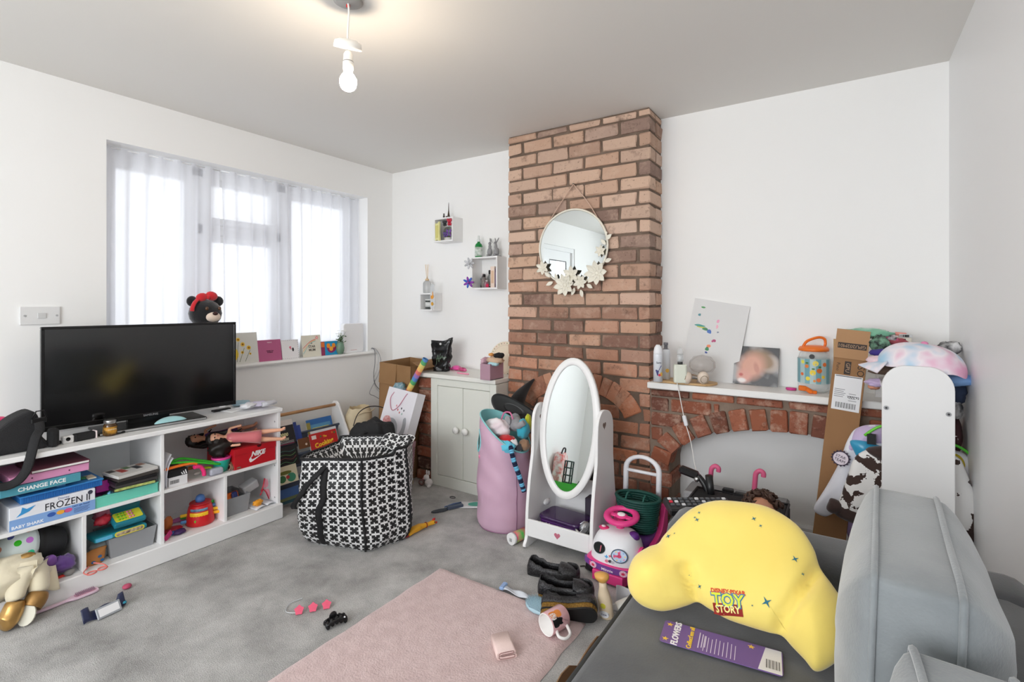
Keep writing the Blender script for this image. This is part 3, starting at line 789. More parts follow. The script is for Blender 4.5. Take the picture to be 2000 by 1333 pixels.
def metal_flower(cx,cz_,r,n_,a0,name='flower'):
 mb = MB()
 for k in range(n_):
  a = a0 + 2 * PI * k / n_
  mt_ = F2 @ Matrix.Translation((cx,cz_,.012)) @ Matrix.Rotation(a,4,'Z') @ Matrix.Rotation(-.3,4,'Y')
  mb.grid(lambda u,v: (r * u,(v - .5) * .52 * r * math.sin(PI * min(1,.08 + u * .92)) ** .8,.006 * abs(v - .5) * 2 - .002),6,4,mt=mt_)
 mb.ell(F2 @ Vector((cx,cz_,.014)),(r * .16,.006,r * .16),n=10)
 return mb.build(name,iv,rmz,solid=.0012)
for fx,fz,r_,n_,a0 in ((-.045,-.232,.075,8,.2),(.0,-.17,.06,6,.5),(.165,-.165,.078,8,.1),(.19,-.035,.038,6,.3),(-.2,-.12,.05,6,.6),(.06,-.215,.05,7,0)): metal_flower(fx,fz,r_,n_,a0)
mb = MB()
for lx,lz,a,l_ in ((-.15,-.18,2.4,.05),(-.13,-.21,3.6,.05),(.06,-.262,-1.2,.05),(.215,-.1,.3,.05),(.222,.03,.6,.05),(.222,.0,2.3,.045),(.02,-.25,-1.9,.05),(.1,-.23,-.5,.05),(-.1,-.2,1.8,.045)):
 mb.grid(lambda u,v: (l_ * u,(v - .5) * .5 * l_ * math.sin(PI * min(1,.06 + u * .94)),.004 * abs(v - .5)),6,4,mt=F2 @ Matrix.Translation((lx,lz,.012)) @ Matrix.Rotation(a,4,'Z') @ Matrix.Rotation(-.2,4,'Y'))
mb.build('leaves',iv,rmz,solid=.0012)
MB(Matrix.Translation((.222,-.008,.07)) @ Euler((PI / 2,0,0)).to_matrix().to_4x4()).lathe([(.006,-.003),(.008,0),(.006,.003)],10).build('cord_loop',iv,rmz)

# ---------------------------------------------------------------- light switch / telephone socket on the left wall
s_ = thing('wall_socket','white square wall plate above the left end of the television','wall socket',(0,-2.25,1.214))
sw = M('white_switch_plastic',(224,224,224),.3)
MB().box((.005,0,0),(.009,.146,.086),bev=.003,seg=2).build('plate',sw,s_)
MB().box((.011,.005,.0),(.005,.03,.026),bev=.001).build('insert',P((206,206,206)),s_)
for y in (-.055,.06): MB().cyl((.009,y,0),(.011,y,0),.005,n=10).build('screw',P((176,176,178)),s_)
# ---------------------------------------------------------------- things on the window sill
SILL = .888
INK = P((40,38,42),.6)
def greeting_card(name,px0,px1,ytop,ybot,lab,col,deco,x=.0,lean=.16,cat='card',back=(238,238,236)):
 y0,y1 = at(px0,ybot,x=x).y,at(px1,ybot,x=x).y
 h = at((px0 + px1) / 2,ytop,x=x).z - SILL;w_ = y1 - y0
 c = thing(name,lab,cat,(x,(y0 + y1) / 2,SILL + .0004),0,'greeting cards on the window sill')
 mt = frame((0,0,0),(0,1,0),(-lean,0,1))
 MB(mt).bx(-w_ / 2,w_ / 2,0,h,-.0006,.0006).build('front_leaf',P(col,.45),c)
 MB(frame((-.0012 - 2 * h * lean / math.hypot(1,lean),0,0),(0,1,0),(lean,0,1))).bx(-w_ / 2,w_ / 2,0,h,-.0006,.0006).build('back_leaf',P(back,.5),c)
 deco(c,mt @ Matrix.Translation((0,0,.0007)),w_,h)
 return c
def dab(c,mt,poly,col,name='printed_shape',z=.0,rough=.5):
 return MB(mt).prism(poly,z,z + .0005).build(name,P(col,rough),c)
def deco_daisy(c,mt,w,h):
 for x,y,r in ((-.2,.78,.09),(-.05,.62,.1),(.16,.5,.1),(-.08,.36,.07),(.2,.3,.05)):
  for k in range(9):
   a = 2 * PI * k / 9;dab(c,mt,[(x * w + r * w * (.55 * math.cos(a) + .5 * math.cos(a + q) * .6),y * h + r * w * (.55 * math.sin(a) + .5 * math.sin(a + q) * .6)) for q in (0,1.5,3,4.6)],(244,206,60),'printed_petal')
  dab(c,mt,circ(r * w * .35,10,x * w,y * h),(160,90,30),'printed_flower_eye',.0006)
 for x,x2,y in ((-.2,-.3,.7),(.0,-.2,.5),(.2,.0,.42)): MB(mt).tube([(x * w,y * h,.0004),(x2 * w,.06 * h,.0004)],.0012,5).build('printed_stem',P((90,110,60)),c)
 dab(c,mt,circ(.2 * w,14,-.42 * w,.32 * h,ry=.22 * h),(246,214,70))
greeting_card('greeting_card',452,506,650,716,'pale grey card with yellow daisies leaning beside the television screen',(222,222,216),deco_daisy)
def deco_pink(c,mt,w,h):
 text(c,'THIS IS',.011,mt @ Matrix.Translation((0,h * .87,0)),P((250,236,244)))
 text(c,'THANK YOU',.0085,mt @ Matrix.Translation((0,h * .47,0)),P((60,24,46)),bold=.0004);text(c,'SO MUCH',.0085,mt @ Matrix.Translation((0,h * .40,0)),P((60,24,46)),bold=.0004)
greeting_card('greeting_card',506,551,664,713,'plain mauve pink card with small dark lettering at its centre',(188,98,140),deco_pink)
def deco_dash(c,mt,w,h):
 for k in range(9):
  t = (k + .5) / 9 - .5
  for p in ([t * w,h * .035],[t * w,h * .965]): dab(c,mt,[(p[0] - .003,p[1] - .0008),(p[0] + .003,p[1] - .0008),(p[0] + .003,p[1] + .0008),(p[0] - .003,p[1] + .0008)],(90,80,90),'printed_dash')
  dab(c,mt,[(w * .47 - .0008,h * (k + .3) / 9),(w * .47 + .0008,h * (k + .3) / 9),(w * .47 + .0008,h * (k + .8) / 9),(w * .47 - .0008,h * (k + .8) / 9)],(90,80,90),'printed_dash')
 dab(c,mt,circ(.008,10,.0,h * .6),(226,120,140));dab(c,mt,circ(.007,10,.02,h * .48,ry=.014),(40,40,44));dab(c,mt,circ(.01,10,.005,h * .52,ry=.004),(220,160,170))
greeting_card('greeting_card',552,585,664,709,'white card with dashed border and tiny pink and black picture',(238,236,238),deco_dash)
def deco_star(c,mt,w,h):
 dab(c,mt,star(.017,.0075,5,.3 * w,.87 * h),(226,112,112),'printed_star');dab(c,mt,star(.01,.0045,5,.3 * w,.87 * h),(248,200,196),'printed_star',.0006)
 for k,col in enumerate(((226,120,116),(240,190,130),(130,190,186))):
  pts = bez2([(.22 * w,.82 * h - k * .006),(-.1 * w,.7 * h - k * .007),(-.47 * w,.42 * h - k * .02)])
  dab(c,mt,pts + [(p[0],p[1] - .005) for p in pts[::-1]],col,'printed_rainbow')
 for s,yy in (('A',.62),('STAR',.47),('MUM',.31)): text(c,s,.024 if yy < .5 else .016,mt @ Matrix.Translation((0,yy * h,.0006)),P((104,98,90)),bold=.0006)
greeting_card('greeting_card',592,629,655,704,'cream card lettered A STAR MUM with a red shooting star',(226,222,206),deco_star)
def deco_blob(c,mt,w,h):
 dab(c,mt,[(-.5 * w,0),(-.28 * w,0),(-.28 * w,h),(-.5 * w,h)],(150,50,90));dab(c,mt,[(-.5 * w,.6 * h),(-.3 * w,.6 * h),(-.3 * w,.95 * h),(-.5 * w,.95 * h)],(230,120,50),z=.0006)
 dab(c,mt,loop2([(-.1 * w,.3 * h),(.1 * w,.15 * h),(.35 * w,.3 * h),(.4 * w,.6 * h),(.1 * w,.5 * h),(-.15 * w,.62 * h)]),(150,40,100))
 for s in (-1,1): dab(c,mt,circ(.11 * w,14,(.1 + .16 * s) * w,.68 * h,ry=.17 * h),(244,150,40),z=.0006)
 dab(c,mt,circ(.12 * w,14,.1 * w,.45 * h),(250,176,60),z=.0011)
greeting_card('greeting_card',628,660,667,703,'small bright blue card with orange and magenta shapes beside the vase',(30,150,200),deco_blob,lean=.1)
p = at(641,690,x=-.06)
tb = thing('tissue_box','white tissue poking up from a box behind the blue card','tissue box',(-.045,p.y - .004,SILL))
MB().bx(-.03,.03,-.03,.03,.0005,.055,bev=.004).build('box',P((236,236,238)),tb)
MB().lathe([(.024,.05),(.02,.07),(.012,.09),(.003,.1)],9,sx=1,sy=.7).build('tissue',P((246,246,248),.9),tb)
p = at(664,697,x=0)
va = thing('vase','rounded sage green vase with white flowers on the sill','vase',(0,p.y,SILL + .0005))
MB().lathe([(.0001,0),(.02,0),(.03,.02),(.033,.045),(.028,.075),(.02,.086),(.022,.092),(.019,.092),(.016,.08)],24).build('body',M('sage_glaze',(118,150,128),.25,bump=(30,.1)),va)
random.seed(11)
lf = MB();fl = MB();stm = MB()
for k in range(26):
 a = random.uniform(0,2 * PI);r_ = random.uniform(.005,.05);z_ = random.uniform(.095,.15)
 if k < 12: stm.tube([(0,0,.085),(r_ * .4 * math.cos(a),r_ * .4 * math.sin(a),.11),(r_ * math.cos(a),r_ * math.sin(a),z_ + .02)],.001,5)
 lf.ell((r_ * math.cos(a),r_ * math.sin(a),z_ - .012),(.012,.006,.004),rot=(random.uniform(-1,1),random.uniform(-1,1),a),n=6)
 if k < 13:
  for q in range(5): fl.ell((r_ * math.cos(a) + .006 * math.cos(q * 1.26),r_ * math.sin(a) + .006 * math.sin(q * 1.26),z_ + .03),(.0055,.0035,.002),rot=(0,0,q * 1.26),n=6)
stm.build('stems',P((96,120,80)),va);lf.build('foliage',P((82,104,74),.6),va);fl.build('blossoms',P((240,240,232),.6),va)
y0,y1 = at(668,695,x=-.02).y,at(707,695,x=-.02).y;h_ = at(690,632,x=-.02).z - SILL
ro = thing('router','upright white wireless router at the corner end of the sill','router',(-.02,(y0 + y1) / 2,SILL + .0004))
MB().prism(rrect(y1 - y0,h_,.02),-.02,.02,frame((0,0,h_ / 2),(0,1,0),(0,0,1)),bev=.006).build('case',P((240,240,242),.3),ro)
MB().bx(.0202,.0206,-.03,.03,.02,.022).build('status_strip',P((190,90,90)),ro)
wires = [bez([(-.03,-.245,SILL + .02),(.02,-.215,SILL + .012),(.05,-.2,.84),(.045,-.21,.74),(.05,-.25,.66),(.045,-.21,.58),(.06,-.16,.52),(.05,-.12,.5)],8),
  bez([(-.03,-.24,SILL + .03),(.03,-.205,SILL + .01),(.055,-.18,.82),(.05,-.19,.72),(.05,-.24,.64),(.05,-.29,.56),(.06,-.25,.53),(.06,-.2,.5)],8),
  bez([(-.03,-.238,SILL + .014),(.03,-.225,SILL + .01),(.05,-.235,.8),(.052,-.25,.7),(.05,-.23,.62),(.05,-.17,.56),(.06,-.11,.53)],8)]
for i,w_ in enumerate(wires):
 MB().tube(w_,.0028,6).build('cable',P(((200,200,202),(150,150,154),(110,110,114))[i],.5),None).parent = None
for o,l in zip([o for o in bpy.data.objects if o.name.startswith('cable')],('light grey router cable hanging from the sill and looping right of the other two','mid grey router cable swinging furthest left below the sill','dark grey router cable hanging straightest from the sill to the corner box')):
 tag(o,l,'cable','router cables under the sill')

ph = thing('plush_toy','black plush head with a red bow headband peeping over the television','plush toy',(-.005,at(402,600,x=0).y,SILL))
bp_ = M('black_plush',(24,24,27),.95,sheen=.5,bump=(90,.4))
zt = at(402,585,x=0).z - SILL
mb = MB();mb.ell((0,0,.115),(.085,.1,.115));mb.ell((0,0,zt - .085),(.08,.09,.085));mb.build('body',bp_,ph)
for s in (-1,1): MB().ell((0,.075 * s,zt - .012),(.02,.03,.032),n=14).build('ear',bp_,ph)
MB().ell((.07,.01,zt - .105),(.03,.042,.03),n=14).build('muzzle',M('cream_plush',(238,218,200),.9,sheen=.3),ph)
MB().tube([(.075 * math.cos(a) * .55,.093 * math.cos(a) if False else -.093 * math.cos(a),zt - .07 + .085 * math.sin(a)) for a in [PI * i / 14 for i in range(15)]],.012,8,flat=.5).build('headband',M('red_velour',(206,30,40),.8,sheen=.4),ph)
b = MB();b.ell((.02,-.03,zt + .012),(.022,.034,.026),rot=(.3,0,0),n=12);b.ell((.02,.026,zt + .02),(.022,.036,.028),rot=(-.3,0,0),n=12);b.ell((.03,0,zt + .012),(.014,.012,.014),n=10);b.build('bow',M('red_velour',(206,30,40),.8),ph)

for s in (-1,1): MB().ell((.074,.01 + .036 * s,zt - .055),(.008,.01,.012),n=10).build('eye',P((90,60,40),.2),ph)
MB().ell((.098,.01,zt - .085),(.01,.016,.011),n=10).build('nose',P((60,30,26),.4),ph)

# ---------------------------------------------------------------- on top of the shelf unit
def pt(px,py,z,dz=.0006):
 v = at(px,py,z=z);v.z += dz;return v
blackcloth = M('black_nylon',(30,30,32),.75,bump=(150,.3))

p0 = at(-70,905,z=TOP);p1 = at(97,868,z=TOP)
cb_ = thing('shoulder_bag','slouched black ribbed bag with webbing strap at the unit end','bag',(.30,p1.y - .11,TOP + .001))
bag = MB()
prof = loop2([(-.3,0),(-.3,.07),(-.16,.075),(-.08,.1),(-.02,.145),(.035,.165),(.06,.13),(.07,.05),(.075,.0)],4)
bag.prism([(q[0],max(q[1],0)) for q in prof],-.05,.06,frame((0,0,0),(0,1,0),(0,0,1)),bev=.012)
bag.build('body',M('black_ribbed_fabric',(34,34,36),.85,bump=(200,.5)),cb_)
MB().tube(bez([(.07,.055,.12),(.1,.05,.09),(.125,.03,.06),(.135,.0,-.06),(.13,-.04,-.105),(.125,-.1,-.1),(.115,-.18,-.06),(.11,-.25,.01)],6),.0165,8,flat=.16).build('strap',blackcloth,cb_)
MB().box((.068,.055,.125),(.012,.05,.022),bev=.003).tube([(.072,.03,.135),(.075,.045,.165),(.07,.07,.165),(.066,.08,.135)],.003,6).build('buckle',P((20,20,22),.3),cb_)
MB().box((.05,.105,.04),(.05,.035,.08),bev=.012,seg=2).cyl((.078,.105,.045),(.08,.105,.045),.006,n=10).build('side_pocket',blackcloth,cb_)
p = pt(8,828,TOP)
bt = thing('drink_bottle','bright pink drinking bottle cut off by the left frame edge','bottle',(.17,at(-6,830,x=.17).y,TOP + .0006))
MB().lathe([(.0001,0),(.032,0),(.034,.01),(.034,.07),(.02,.09)],20).build('bottle_body',M('clear_pink_plastic',(236,120,170),.15,trans=.5),bt)
MB().lathe([(.021,.09),(.021,.1),(.038,.112),(.038,.122),(.02,.13),(.0001,.132)],20).build('bottle_cap',P((226,40,110),.3),bt)
p = pt(150,862,TOP)
gc = thing('action_camera','white small camera in a black sleeve on the shelf unit top','camera',(p.x,p.y + .02,TOP + .0006),.1)
MB().box((0,-.055,.016),(.03,.04,.032),bev=.004).build('camera_body',P((226,226,226),.35),gc)
MB().cyl((.014,-.058,.019),(.018,-.058,.019),.008).build('lens',P((14,14,16),.15),gc)
MB().box((-.0,.005,.0165),(.036,.08,.033),bev=.006).build('sleeve',blackcloth,gc)
MB().box((0,.047,.017),(.037,.006,.034),bev=.002).build('sleeve_trim',P((236,220,220),.6),gc)
MB().box((0,-.1,.008),(.02,.05,.016),rot=(0,0,.3),bev=.004).build('mount',P((22,22,24),.4),gc)
gt = MB().ell((0,0,.007),(.012,.016,.007),n=10);tag(gt.build('toy_leaf',P((150,200,60)),None,pt(188,850,TOP)),'tiny lime green toy piece between camera and jar','toy')
p = pt(215,851,TOP)
ja = thing('jar','small glass jar with silver lid and golden label on shelf unit','jar',p);ja.scale = (1.22,1.22,1.3)
MB().lathe([(.0001,0),(.0195,0),(.022,.004),(.022,.036),(.018,.043),(.017,.046)],24).build('glass',M('amber_glass',(74,48,20),.12,spec=.6),ja)
MB().lathe([(.0223,.006),(.0223,.033)],24).build('paper_label',M('gold_black_label',(196,140,40),.5,mott=(60,(30,24,18),.9)),ja)
MB().lathe([(.019,.044),(.02,.045),(.02,.054),(.019,.056),(.0001,.056)],24).build('lid',M('silver_lid',(176,176,176),.3,1),ja)
text(ja,'MARMITE',.0065,frame((.0226,0,.024),(0,1,0),(0,0,1)),P((240,226,190)))
p = pt(333,829,TOP)
ap = MB();out = loop2([(-.08,-.022),(-.066,-.036),(0,-.038),(.066,-.036),(.08,-.02),(.066,.02),(.04,.03),(0,.036),(-.05,.022)],4)
ap.puff(out,.001,.036);tag(ap.build('pouch',M('aqua_fabric',(164,212,216),.8,sheen=.3),None,p + Vector((-.02,0,.0006)),(0,0,1.57)),'soft pale aqua pouch lying flat below the screen','pouch')
for i,(px,py,l) in enumerate(((235,848,'black hair grip right of the golden jar'),(296,834,'long black hair clip left of the aqua pouch'))):
 mb = MB().box((0,0,.003),(.008,.045 + .02 * i,.005),bev=.002).box((0,.015,.006),(.014,.012,.008),bev=.003)
 tag(mb.build('hair_grip',P((26,26,28),.4),None,pt(px,py,TOP),(0,0,.3 - .2 * i)),l,'hair grip')

def flat_piece(name,lab,cat,px,py,z,w_,d_,rz,col,th=.002,wav=.004,mat=None,seed=0,group=None):
 p = pt(px,py,z)
 mb = MB().grid(lambda u,v: ((u - .5) * w_,(v - .5) * d_,wav * (1 + noise.noise(Vector((u * 3 + seed,v * 3,seed)))) * .8),8,8)
 o = mb.build(name,mat or P(col,.7),None,p + Vector((0,0,th)),(0,0,rz),solid=th)
 return tag(o,lab,cat,group)
flat_piece('paper','white paper sheet under the pile of cloth masks','paper',460,802,TOP,.09,.12,.2,(238,238,238),.0015,.002)
rem = thing('remote_control','slim black remote control in front of the television stand','remote control',pt(432,803,TOP) + Vector((.0,0,0)),.05)
MB().box((0,0,.006),(.03,.1,.011),bev=.003).build('body',P((20,20,22),.4),rem)
for k in range(4): MB().bx(-.006,.006,-.035 + .02 * k,-.028 + .02 * k,.0115,.0128).build('button',P((90,90,94)),rem)
for i,(px,py,w_,d_,rz,col,l) in enumerate(((470,792,.09,.1,.4,(168,196,208),'pale blue folded cloth at the bottom of the pile by the screen'),(500,796,.1,.12,-.3,(206,200,220),'lilac cloth crumpled in the pile at the unit end'),(485,800,.07,.11,.8,(226,226,230),'white cloth mask lying in front of the lilac cloth'),(525,797,.05,.09,.2,(196,196,202),'grey crumpled wipe hanging towards the unit corner'))):
 pp = pt(px,py,TOP + .003);mb = crumple((0,0,.014 + .004 * i),(w_ / 2,d_ / 2,.013),i + 3,.5,10)
 tag(mb.build('cloth',P(col,.9),None,pp,(0,0,rz)),l,'cloth','cloths piled on the shelf unit')

# ---------------------------------------------------------------- upper left compartment
def shelf_box(name,lab,cat,px0,px1,py0,z,h,col,depth=.2,x=.40,top=None,group=None,rz=0,rough=.5):
 """flat box lying with its long face to the room; px0..px1 on the front plane"""
 y0,y1 = at(px0,py0,x=x).y,at(px1,py0,x=x).y
 t = thing(name,lab,cat,(x,(y0 + y1) / 2,z + .0005),rz,group)
 MB().bx(-depth,0,-(y1 - y0) / 2,(y1 - y0) / 2,0,h,bev=.0015).build('carton',P(col,rough),t)
 return t,(y1 - y0) / 2
z = MSH
t,hw = shelf_box('game_box','white and blue toy box lettered FROZEN II under the stack','box',18,186,1000,z,.095,(230,232,238),depth=.27,x=.405)
MB().bx(.0,.0006,-hw,hw,.0005,.045).build('blue_band',P((130,168,220)),t)
text(t,'FROZEN II',.042,FACE_X(.0006,.045,.062),P((30,32,44)),sx=.8)
text(t,'Disney',.014,FACE_X(.0006,.03,.087),P((150,160,190)))
text(t,'BABY SHARK',.017,FACE_X(.001,-hw + .055,.012),P((246,248,252)),bold=.0004)
text(t,"Let's go hunt!",.011,FACE_X(.001,hw - .05,.038),P((50,70,130)))
for k in range(4): MB().bx(.0006,.001,hw - .075,hw - .02 - .006 * (k % 2),.026 - .0055 * k,.028 - .0055 * k).build('small_print',P((60,84,140)),t)
MB(FACE_X(.0006,-hw + .05,.07)).prism([(-.03,-.018),(.01,-.004),(.03,.016),(.002,.008),(-.012,.018),(-.016,-.002)],0,.0006).build('logo',P((60,150,210)),t)
for y,c_ in ((-.01,(50,90,170)),(.02,(236,170,60)),(.045,(214,90,140))): MB(FACE_X(.001,y,.028)).prism(circ(.014,12,ry=.009),0,.0006).build('printed_shape',P(c_),t)
MB(FACE_X(.0006,hw - .018,.082)).prism(circ(.009,14),0,.0006).build('printed_mark',P((60,64,80)),t)
z += .0965
t,hw = shelf_box('toy_tray','blue ribbed plastic tray of craft pieces in the middle of the stack','tray',40,200,945,z,.03,(36,112,184),depth=.24,x=.395)
for k in range(34): MB().bx(.0,.0016,-hw + .008 + k * (hw * 2 - .016) / 34,-hw + .011 + k * (hw * 2 - .016) / 34,.004,.024).build('rib',P((28,96,168)),t)
MB().bx(-.243,.006,-hw - .004,hw + .004,.026,.032,bev=.002).build('rim',P((50,130,200)),t)
for k in range(6): MB().box((-.05 - .02 * (k % 3),hw - .03 - .035 * k,.036),(.06,.03,.006),rot=(0,0,k),bev=.001).build('craft_piece',P(((226,216,190),(60,140,90),(220,190,80),(90,150,200),(232,226,210),(200,170,130))[k]),t)
z += .0345
tp,_ = shelf_box('paper_pad','cream paper pad slipped between the blue tray and teal box','paper',15,120,955,z + .006,.006,(214,206,190),depth=.2,x=.385)
z += .0135
t,hw = shelf_box('game_box','flat teal box lettered CHANGE FACE on the stack','box',0,158,930,z,.036,(76,150,168),depth=.25,x=.41)
text(t,'CHANGE FACE',.0225,FACE_X(.0005,.0,.018),P((240,244,244)),bold=.0006)
z += .037
t,hw = shelf_box('folder_box','pink cardboard box file near the top of the stack','box',18,174,905,z,.034,(222,150,190),depth=.24,x=.40)
for yy in (-.06,.06): MB().cyl((0,yy,.017),(.001,yy,.017),.003,n=10).build('hole',P((90,40,70)),t)
z += .035
t,hw = shelf_box('book','thin maroon backed book on top of the game stack','book',60,176,888,z,.014,(96,44,60),depth=.22,x=.41)
MB().bx(-.218,.0005,-hw + .004,hw - .004,.003,.011).build('pages',P((226,224,222),.8),t)
ZS = z + .014

y0,y1 = at(186,980,x=.40).y,MID - .016
tt = thing('storage_tray','mint green open tray of small toys beside the game stack','tray',(.4,(y0 + y1) / 2,MSH + .0006))
hw = (y1 - y0) / 2;teal = P((110,208,186),.4)
MB().bx(-.2,0,-hw,hw,0,.004).bx(-.004,0,-hw,hw,.004,.045).bx(-.2,-.196,-hw,hw,.004,.045).bx(-.196,-.004,-hw,-hw + .004,.004,.045).bx(-.196,-.004,hw - .004,hw,.004,.045).build('tray',teal,tt)
MB().bx(-.006,.003,-hw - .003,hw + .003,.043,.048,bev=.001).build('rim',teal,tt)
TY = (y0 + y1) / 2
for i,(dy,dx,dz,r,c_,l) in enumerate(((-.1,-.03,.024,(.02,.03,.02),(40,130,90),'green lump of a toy at the tray front corner'),(-.055,-.035,.028,(.02,.028,.024),(110,180,214),'pale blue toy figure in the mint tray'),(-.02,-.035,.026,(.018,.016,.022),(214,160,60),'mustard toy figure in the mint tray'),(.015,-.035,.026,(.02,.024,.022),(70,160,150),'turquoise toy in the mint tray next to the cases'),(-.075,-.1,.03,(.02,.06,.026),(120,40,110),'dark plum toy deep in the mint tray'))):
 mb = MB().ell((0,0,0),r,n=12).ell((.0,r[1] * .7,r[2] * .5),(r[0] * .5,r[1] * .5,r[2] * .6),n=10).ell((.0,-r[1] * .6,r[2] * .45),(r[0] * .45,r[1] * .4,r[2] * .7),n=10)
 tag(mb.build('toy_figure',P(c_,.4),None,(.4 + dx,TY + dy,MSH + dz),(0,0,i)),l,'toy','toys in the mint tray')
mb = MB().box((0,0,0),(.006,.07,.05),rot=(.0,-.3,.0),bev=.002);tag(mb.build('toy_board',P((176,40,150),.4),None,(.34,TY - .07,MSH + .075),(.0,0,0)),'magenta plastic panel standing up in the mint tray','toy')
for k in range(5):
 y_ = MID - .112 + .004 * (k % 2);col = ((34,34,36),(60,58,58),(28,28,30),(70,66,62),(206,204,200))[k]
 l = ('black case at the bottom of the pile in the mint tray','dark grey case second from the bottom of the pile','black case in the middle of the pile','brown grey case just under the top photo case','case with a pale photo collage cover topping the pile')[k]
 t = thing('disc_case',l,'case',(.35,y_,MSH + .056 + .0145 * k),R(-4 + 3 * k),'cases piled over the mint tray')
 MB().bx(-.07,.07,-.085,.085,0,.0135,bev=.001).build('case',P(col,.35),t)
 if k == 0: MB().bx(.07,.0706,-.08,.08,.0012,.0125).build('spine_label',M('lime_label',(196,206,120),.5,mott=(60,(80,110,50),.8)),t)
 if k == 4:
  for q in range(5): MB().bx(-.06 + .02 * (q % 2),-.02 + .04 * (q % 2),-.078 + .032 * q,-.05 + .032 * q,.0135,.0139).build('printed_photo',P(((60,58,60),(170,60,50),(90,120,80),(40,40,44),(150,110,90))[q]),t)
# ---------------------------------------------------------------- dolls
def skinned(name,chains,mat,parent=None,sub=2):
 """one continuous surface grown on a skeleton; chains = [[(point, radius), ...]], the first chain's first point is the root and later chains start on an existing point"""
 me = bpy.data.meshes.new(name);vs,es,rs,idx = [],[],[],{}
 for ch in chains:
  last = None
  for p,r in ch:
   k = tuple(round(q,5) for q in p)
   if k not in idx: idx[k] = len(vs);vs.append(p);rs.append(r)
   i = idx[k]
   if last is not None and last != i: es.append((last,i))
   last = i
 me.from_pydata(vs,es,[]);me.materials.append(mat)
 o = bpy.data.objects.new(name,me);COL.objects.link(o)
 if parent: o.parent = parent
 sk = o.modifiers.new('skin','SKIN');sk.use_smooth_shade = True
 for i,r in enumerate(rs):
  me.skin_vertices[0].data[i].radius = (r,r);me.skin_vertices[0].data[i].use_root = i == 0
 k = o.modifiers.new('smooth','SUBSURF');k.levels = k.render_levels = sub
 return o
SKIN = M('doll_skin',(226,170,140),.45);SKIN2 = M('doll_skin_tan',(190,134,106),.45)
def doll(lab,loc,rot,s,skin,hair,dress,hairlen=.1,seed=0,arms=((.06,-.03,.12),(-.06,-.03,.12)),legs=((.02,0,-.2),(-.02,0,-.2))):
 """lies along z: pelvis at the origin, head up"""
 t = thing('doll',lab,'doll',loc,rot)
 S_ = lambda *p: tuple(q * s for q in p)
 ch = [[(S_(0,0,0),.028 * s),(S_(0,0,.06),.026 * s),(S_(0,0,.11),.03 * s),(S_(0,0,.14),.012 * s),(S_(0,-.003,.17),.03 * s),(S_(0,-.006,.2),.036 * s),(S_(0,0,.225),.024 * s)]]
 for (x,y,z) in legs: ch.append([(S_(0,0,0),.028 * s),(S_(x * .8,y * .1,-.03),.022 * s),(S_(x,y * .5,z * .55),.016 * s),(S_(x,y,z),.011 * s),(S_(x,y - .022,z - .012),.011 * s),(S_(x,y - .035,z - .014),.007 * s)])
 for (x,y,z) in arms: ch.append([(S_(0,0,.11),.03 * s),(S_(x * .6,y * .1,.115),.013 * s),(S_(x,y * .4,(z + .11) * .5),.01 * s),(S_(x * 1.1,y,z - .05),.008 * s),(S_(x * 1.12,y * 1.3,z - .075),.009 * s)])
 skinned('body',ch,skin,t)
 h = MB();c = Vector((0,.006,.205))
 def hf(u,v):
  a = 2 * PI * u;b = -PI / 2 * .35 + (PI / 2 * 1.35) * v
  d = Vector((math.cos(a) * math.cos(b),math.sin(a) * math.cos(b),math.sin(b)))
  k = .043 * (1 + .12 * noise.noise(d * 6 + Vector((seed,0,0))))
  if d.y < -.3: k *= .9 if v > .55 else .72
  return (c + d * k) * s
 h.grid(hf,24,12,cu=True)
 random.seed(seed)
 for k in range(22):
  a = PI * (.02 + .96 * k / 21);x,y = .036 * math.cos(a),.03 * math.sin(a) + .008
  h.tube(bez([S_(x,y,.215),S_(x * 1.25,y * 1.3 + .004,.18),S_(x * 1.3 + random.uniform(-.012,.012),y * 1.4 + random.uniform(-.01,.01),.18 - hairlen * .6),S_(x * 1.3 + random.uniform(-.03,.03),y * 1.3 + random.uniform(-.02,.02),.17 - hairlen)],3),[.009 * s] * 8 + [.006 * s,.003 * s],5)
 h.build('hair',hair,t)
 f = MB()
 for sx in (-1,1): f.ell(S_(.012 * sx,-.038,.197),S_(.006,.004,.004),n=10)
 f.build('eye',P((40,28,26),.2),t)
 MB().ell(S_(0,-.039,.18),S_(.007,.003,.0025),n=8).build('mouth',P((176,70,70)),t)
 d = MB();d.lathe([(.047 * s,-.075 * s),(.04 * s,-.03 * s),(.033 * s,.03 * s),(.036 * s,.1 * s),(.024 * s,.128 * s)],24,sy=.85)
 d.build('dress',dress,t,solid=.0015)
 return t
HB = M('black_doll_hair',(30,24,22),.5)
U2 = MSH + .0006

doll('dark haired doll in rose satin dress lying over the red shoe box',(.378,-1.45,.512),frame((0,0,0),Vector((-.75,.3,-.6)).cross(Vector((-.42,-.9,.1))),(-.75,.3,-.6)).to_euler(),.85,SKIN,HB,M('rose_satin',(206,110,116),.3,sheen=.5),.13,3,legs=((.03,-.03,-.2),(-.02,.01,-.21)))
doll('doll in a purple top lying deepest in the compartment above the red shoe box',(.22,-1.50,.515),frame((0,0,0),Vector((-.6,.1,-.8)).cross(Vector((-.12,-.99,.05))),(-.6,.1,-.8)).to_euler(),.8,SKIN2,HB,M('purple_cloth',(70,40,96),.7),.1,9,legs=((.02,-.02,-.2),(-.02,0,-.19)))

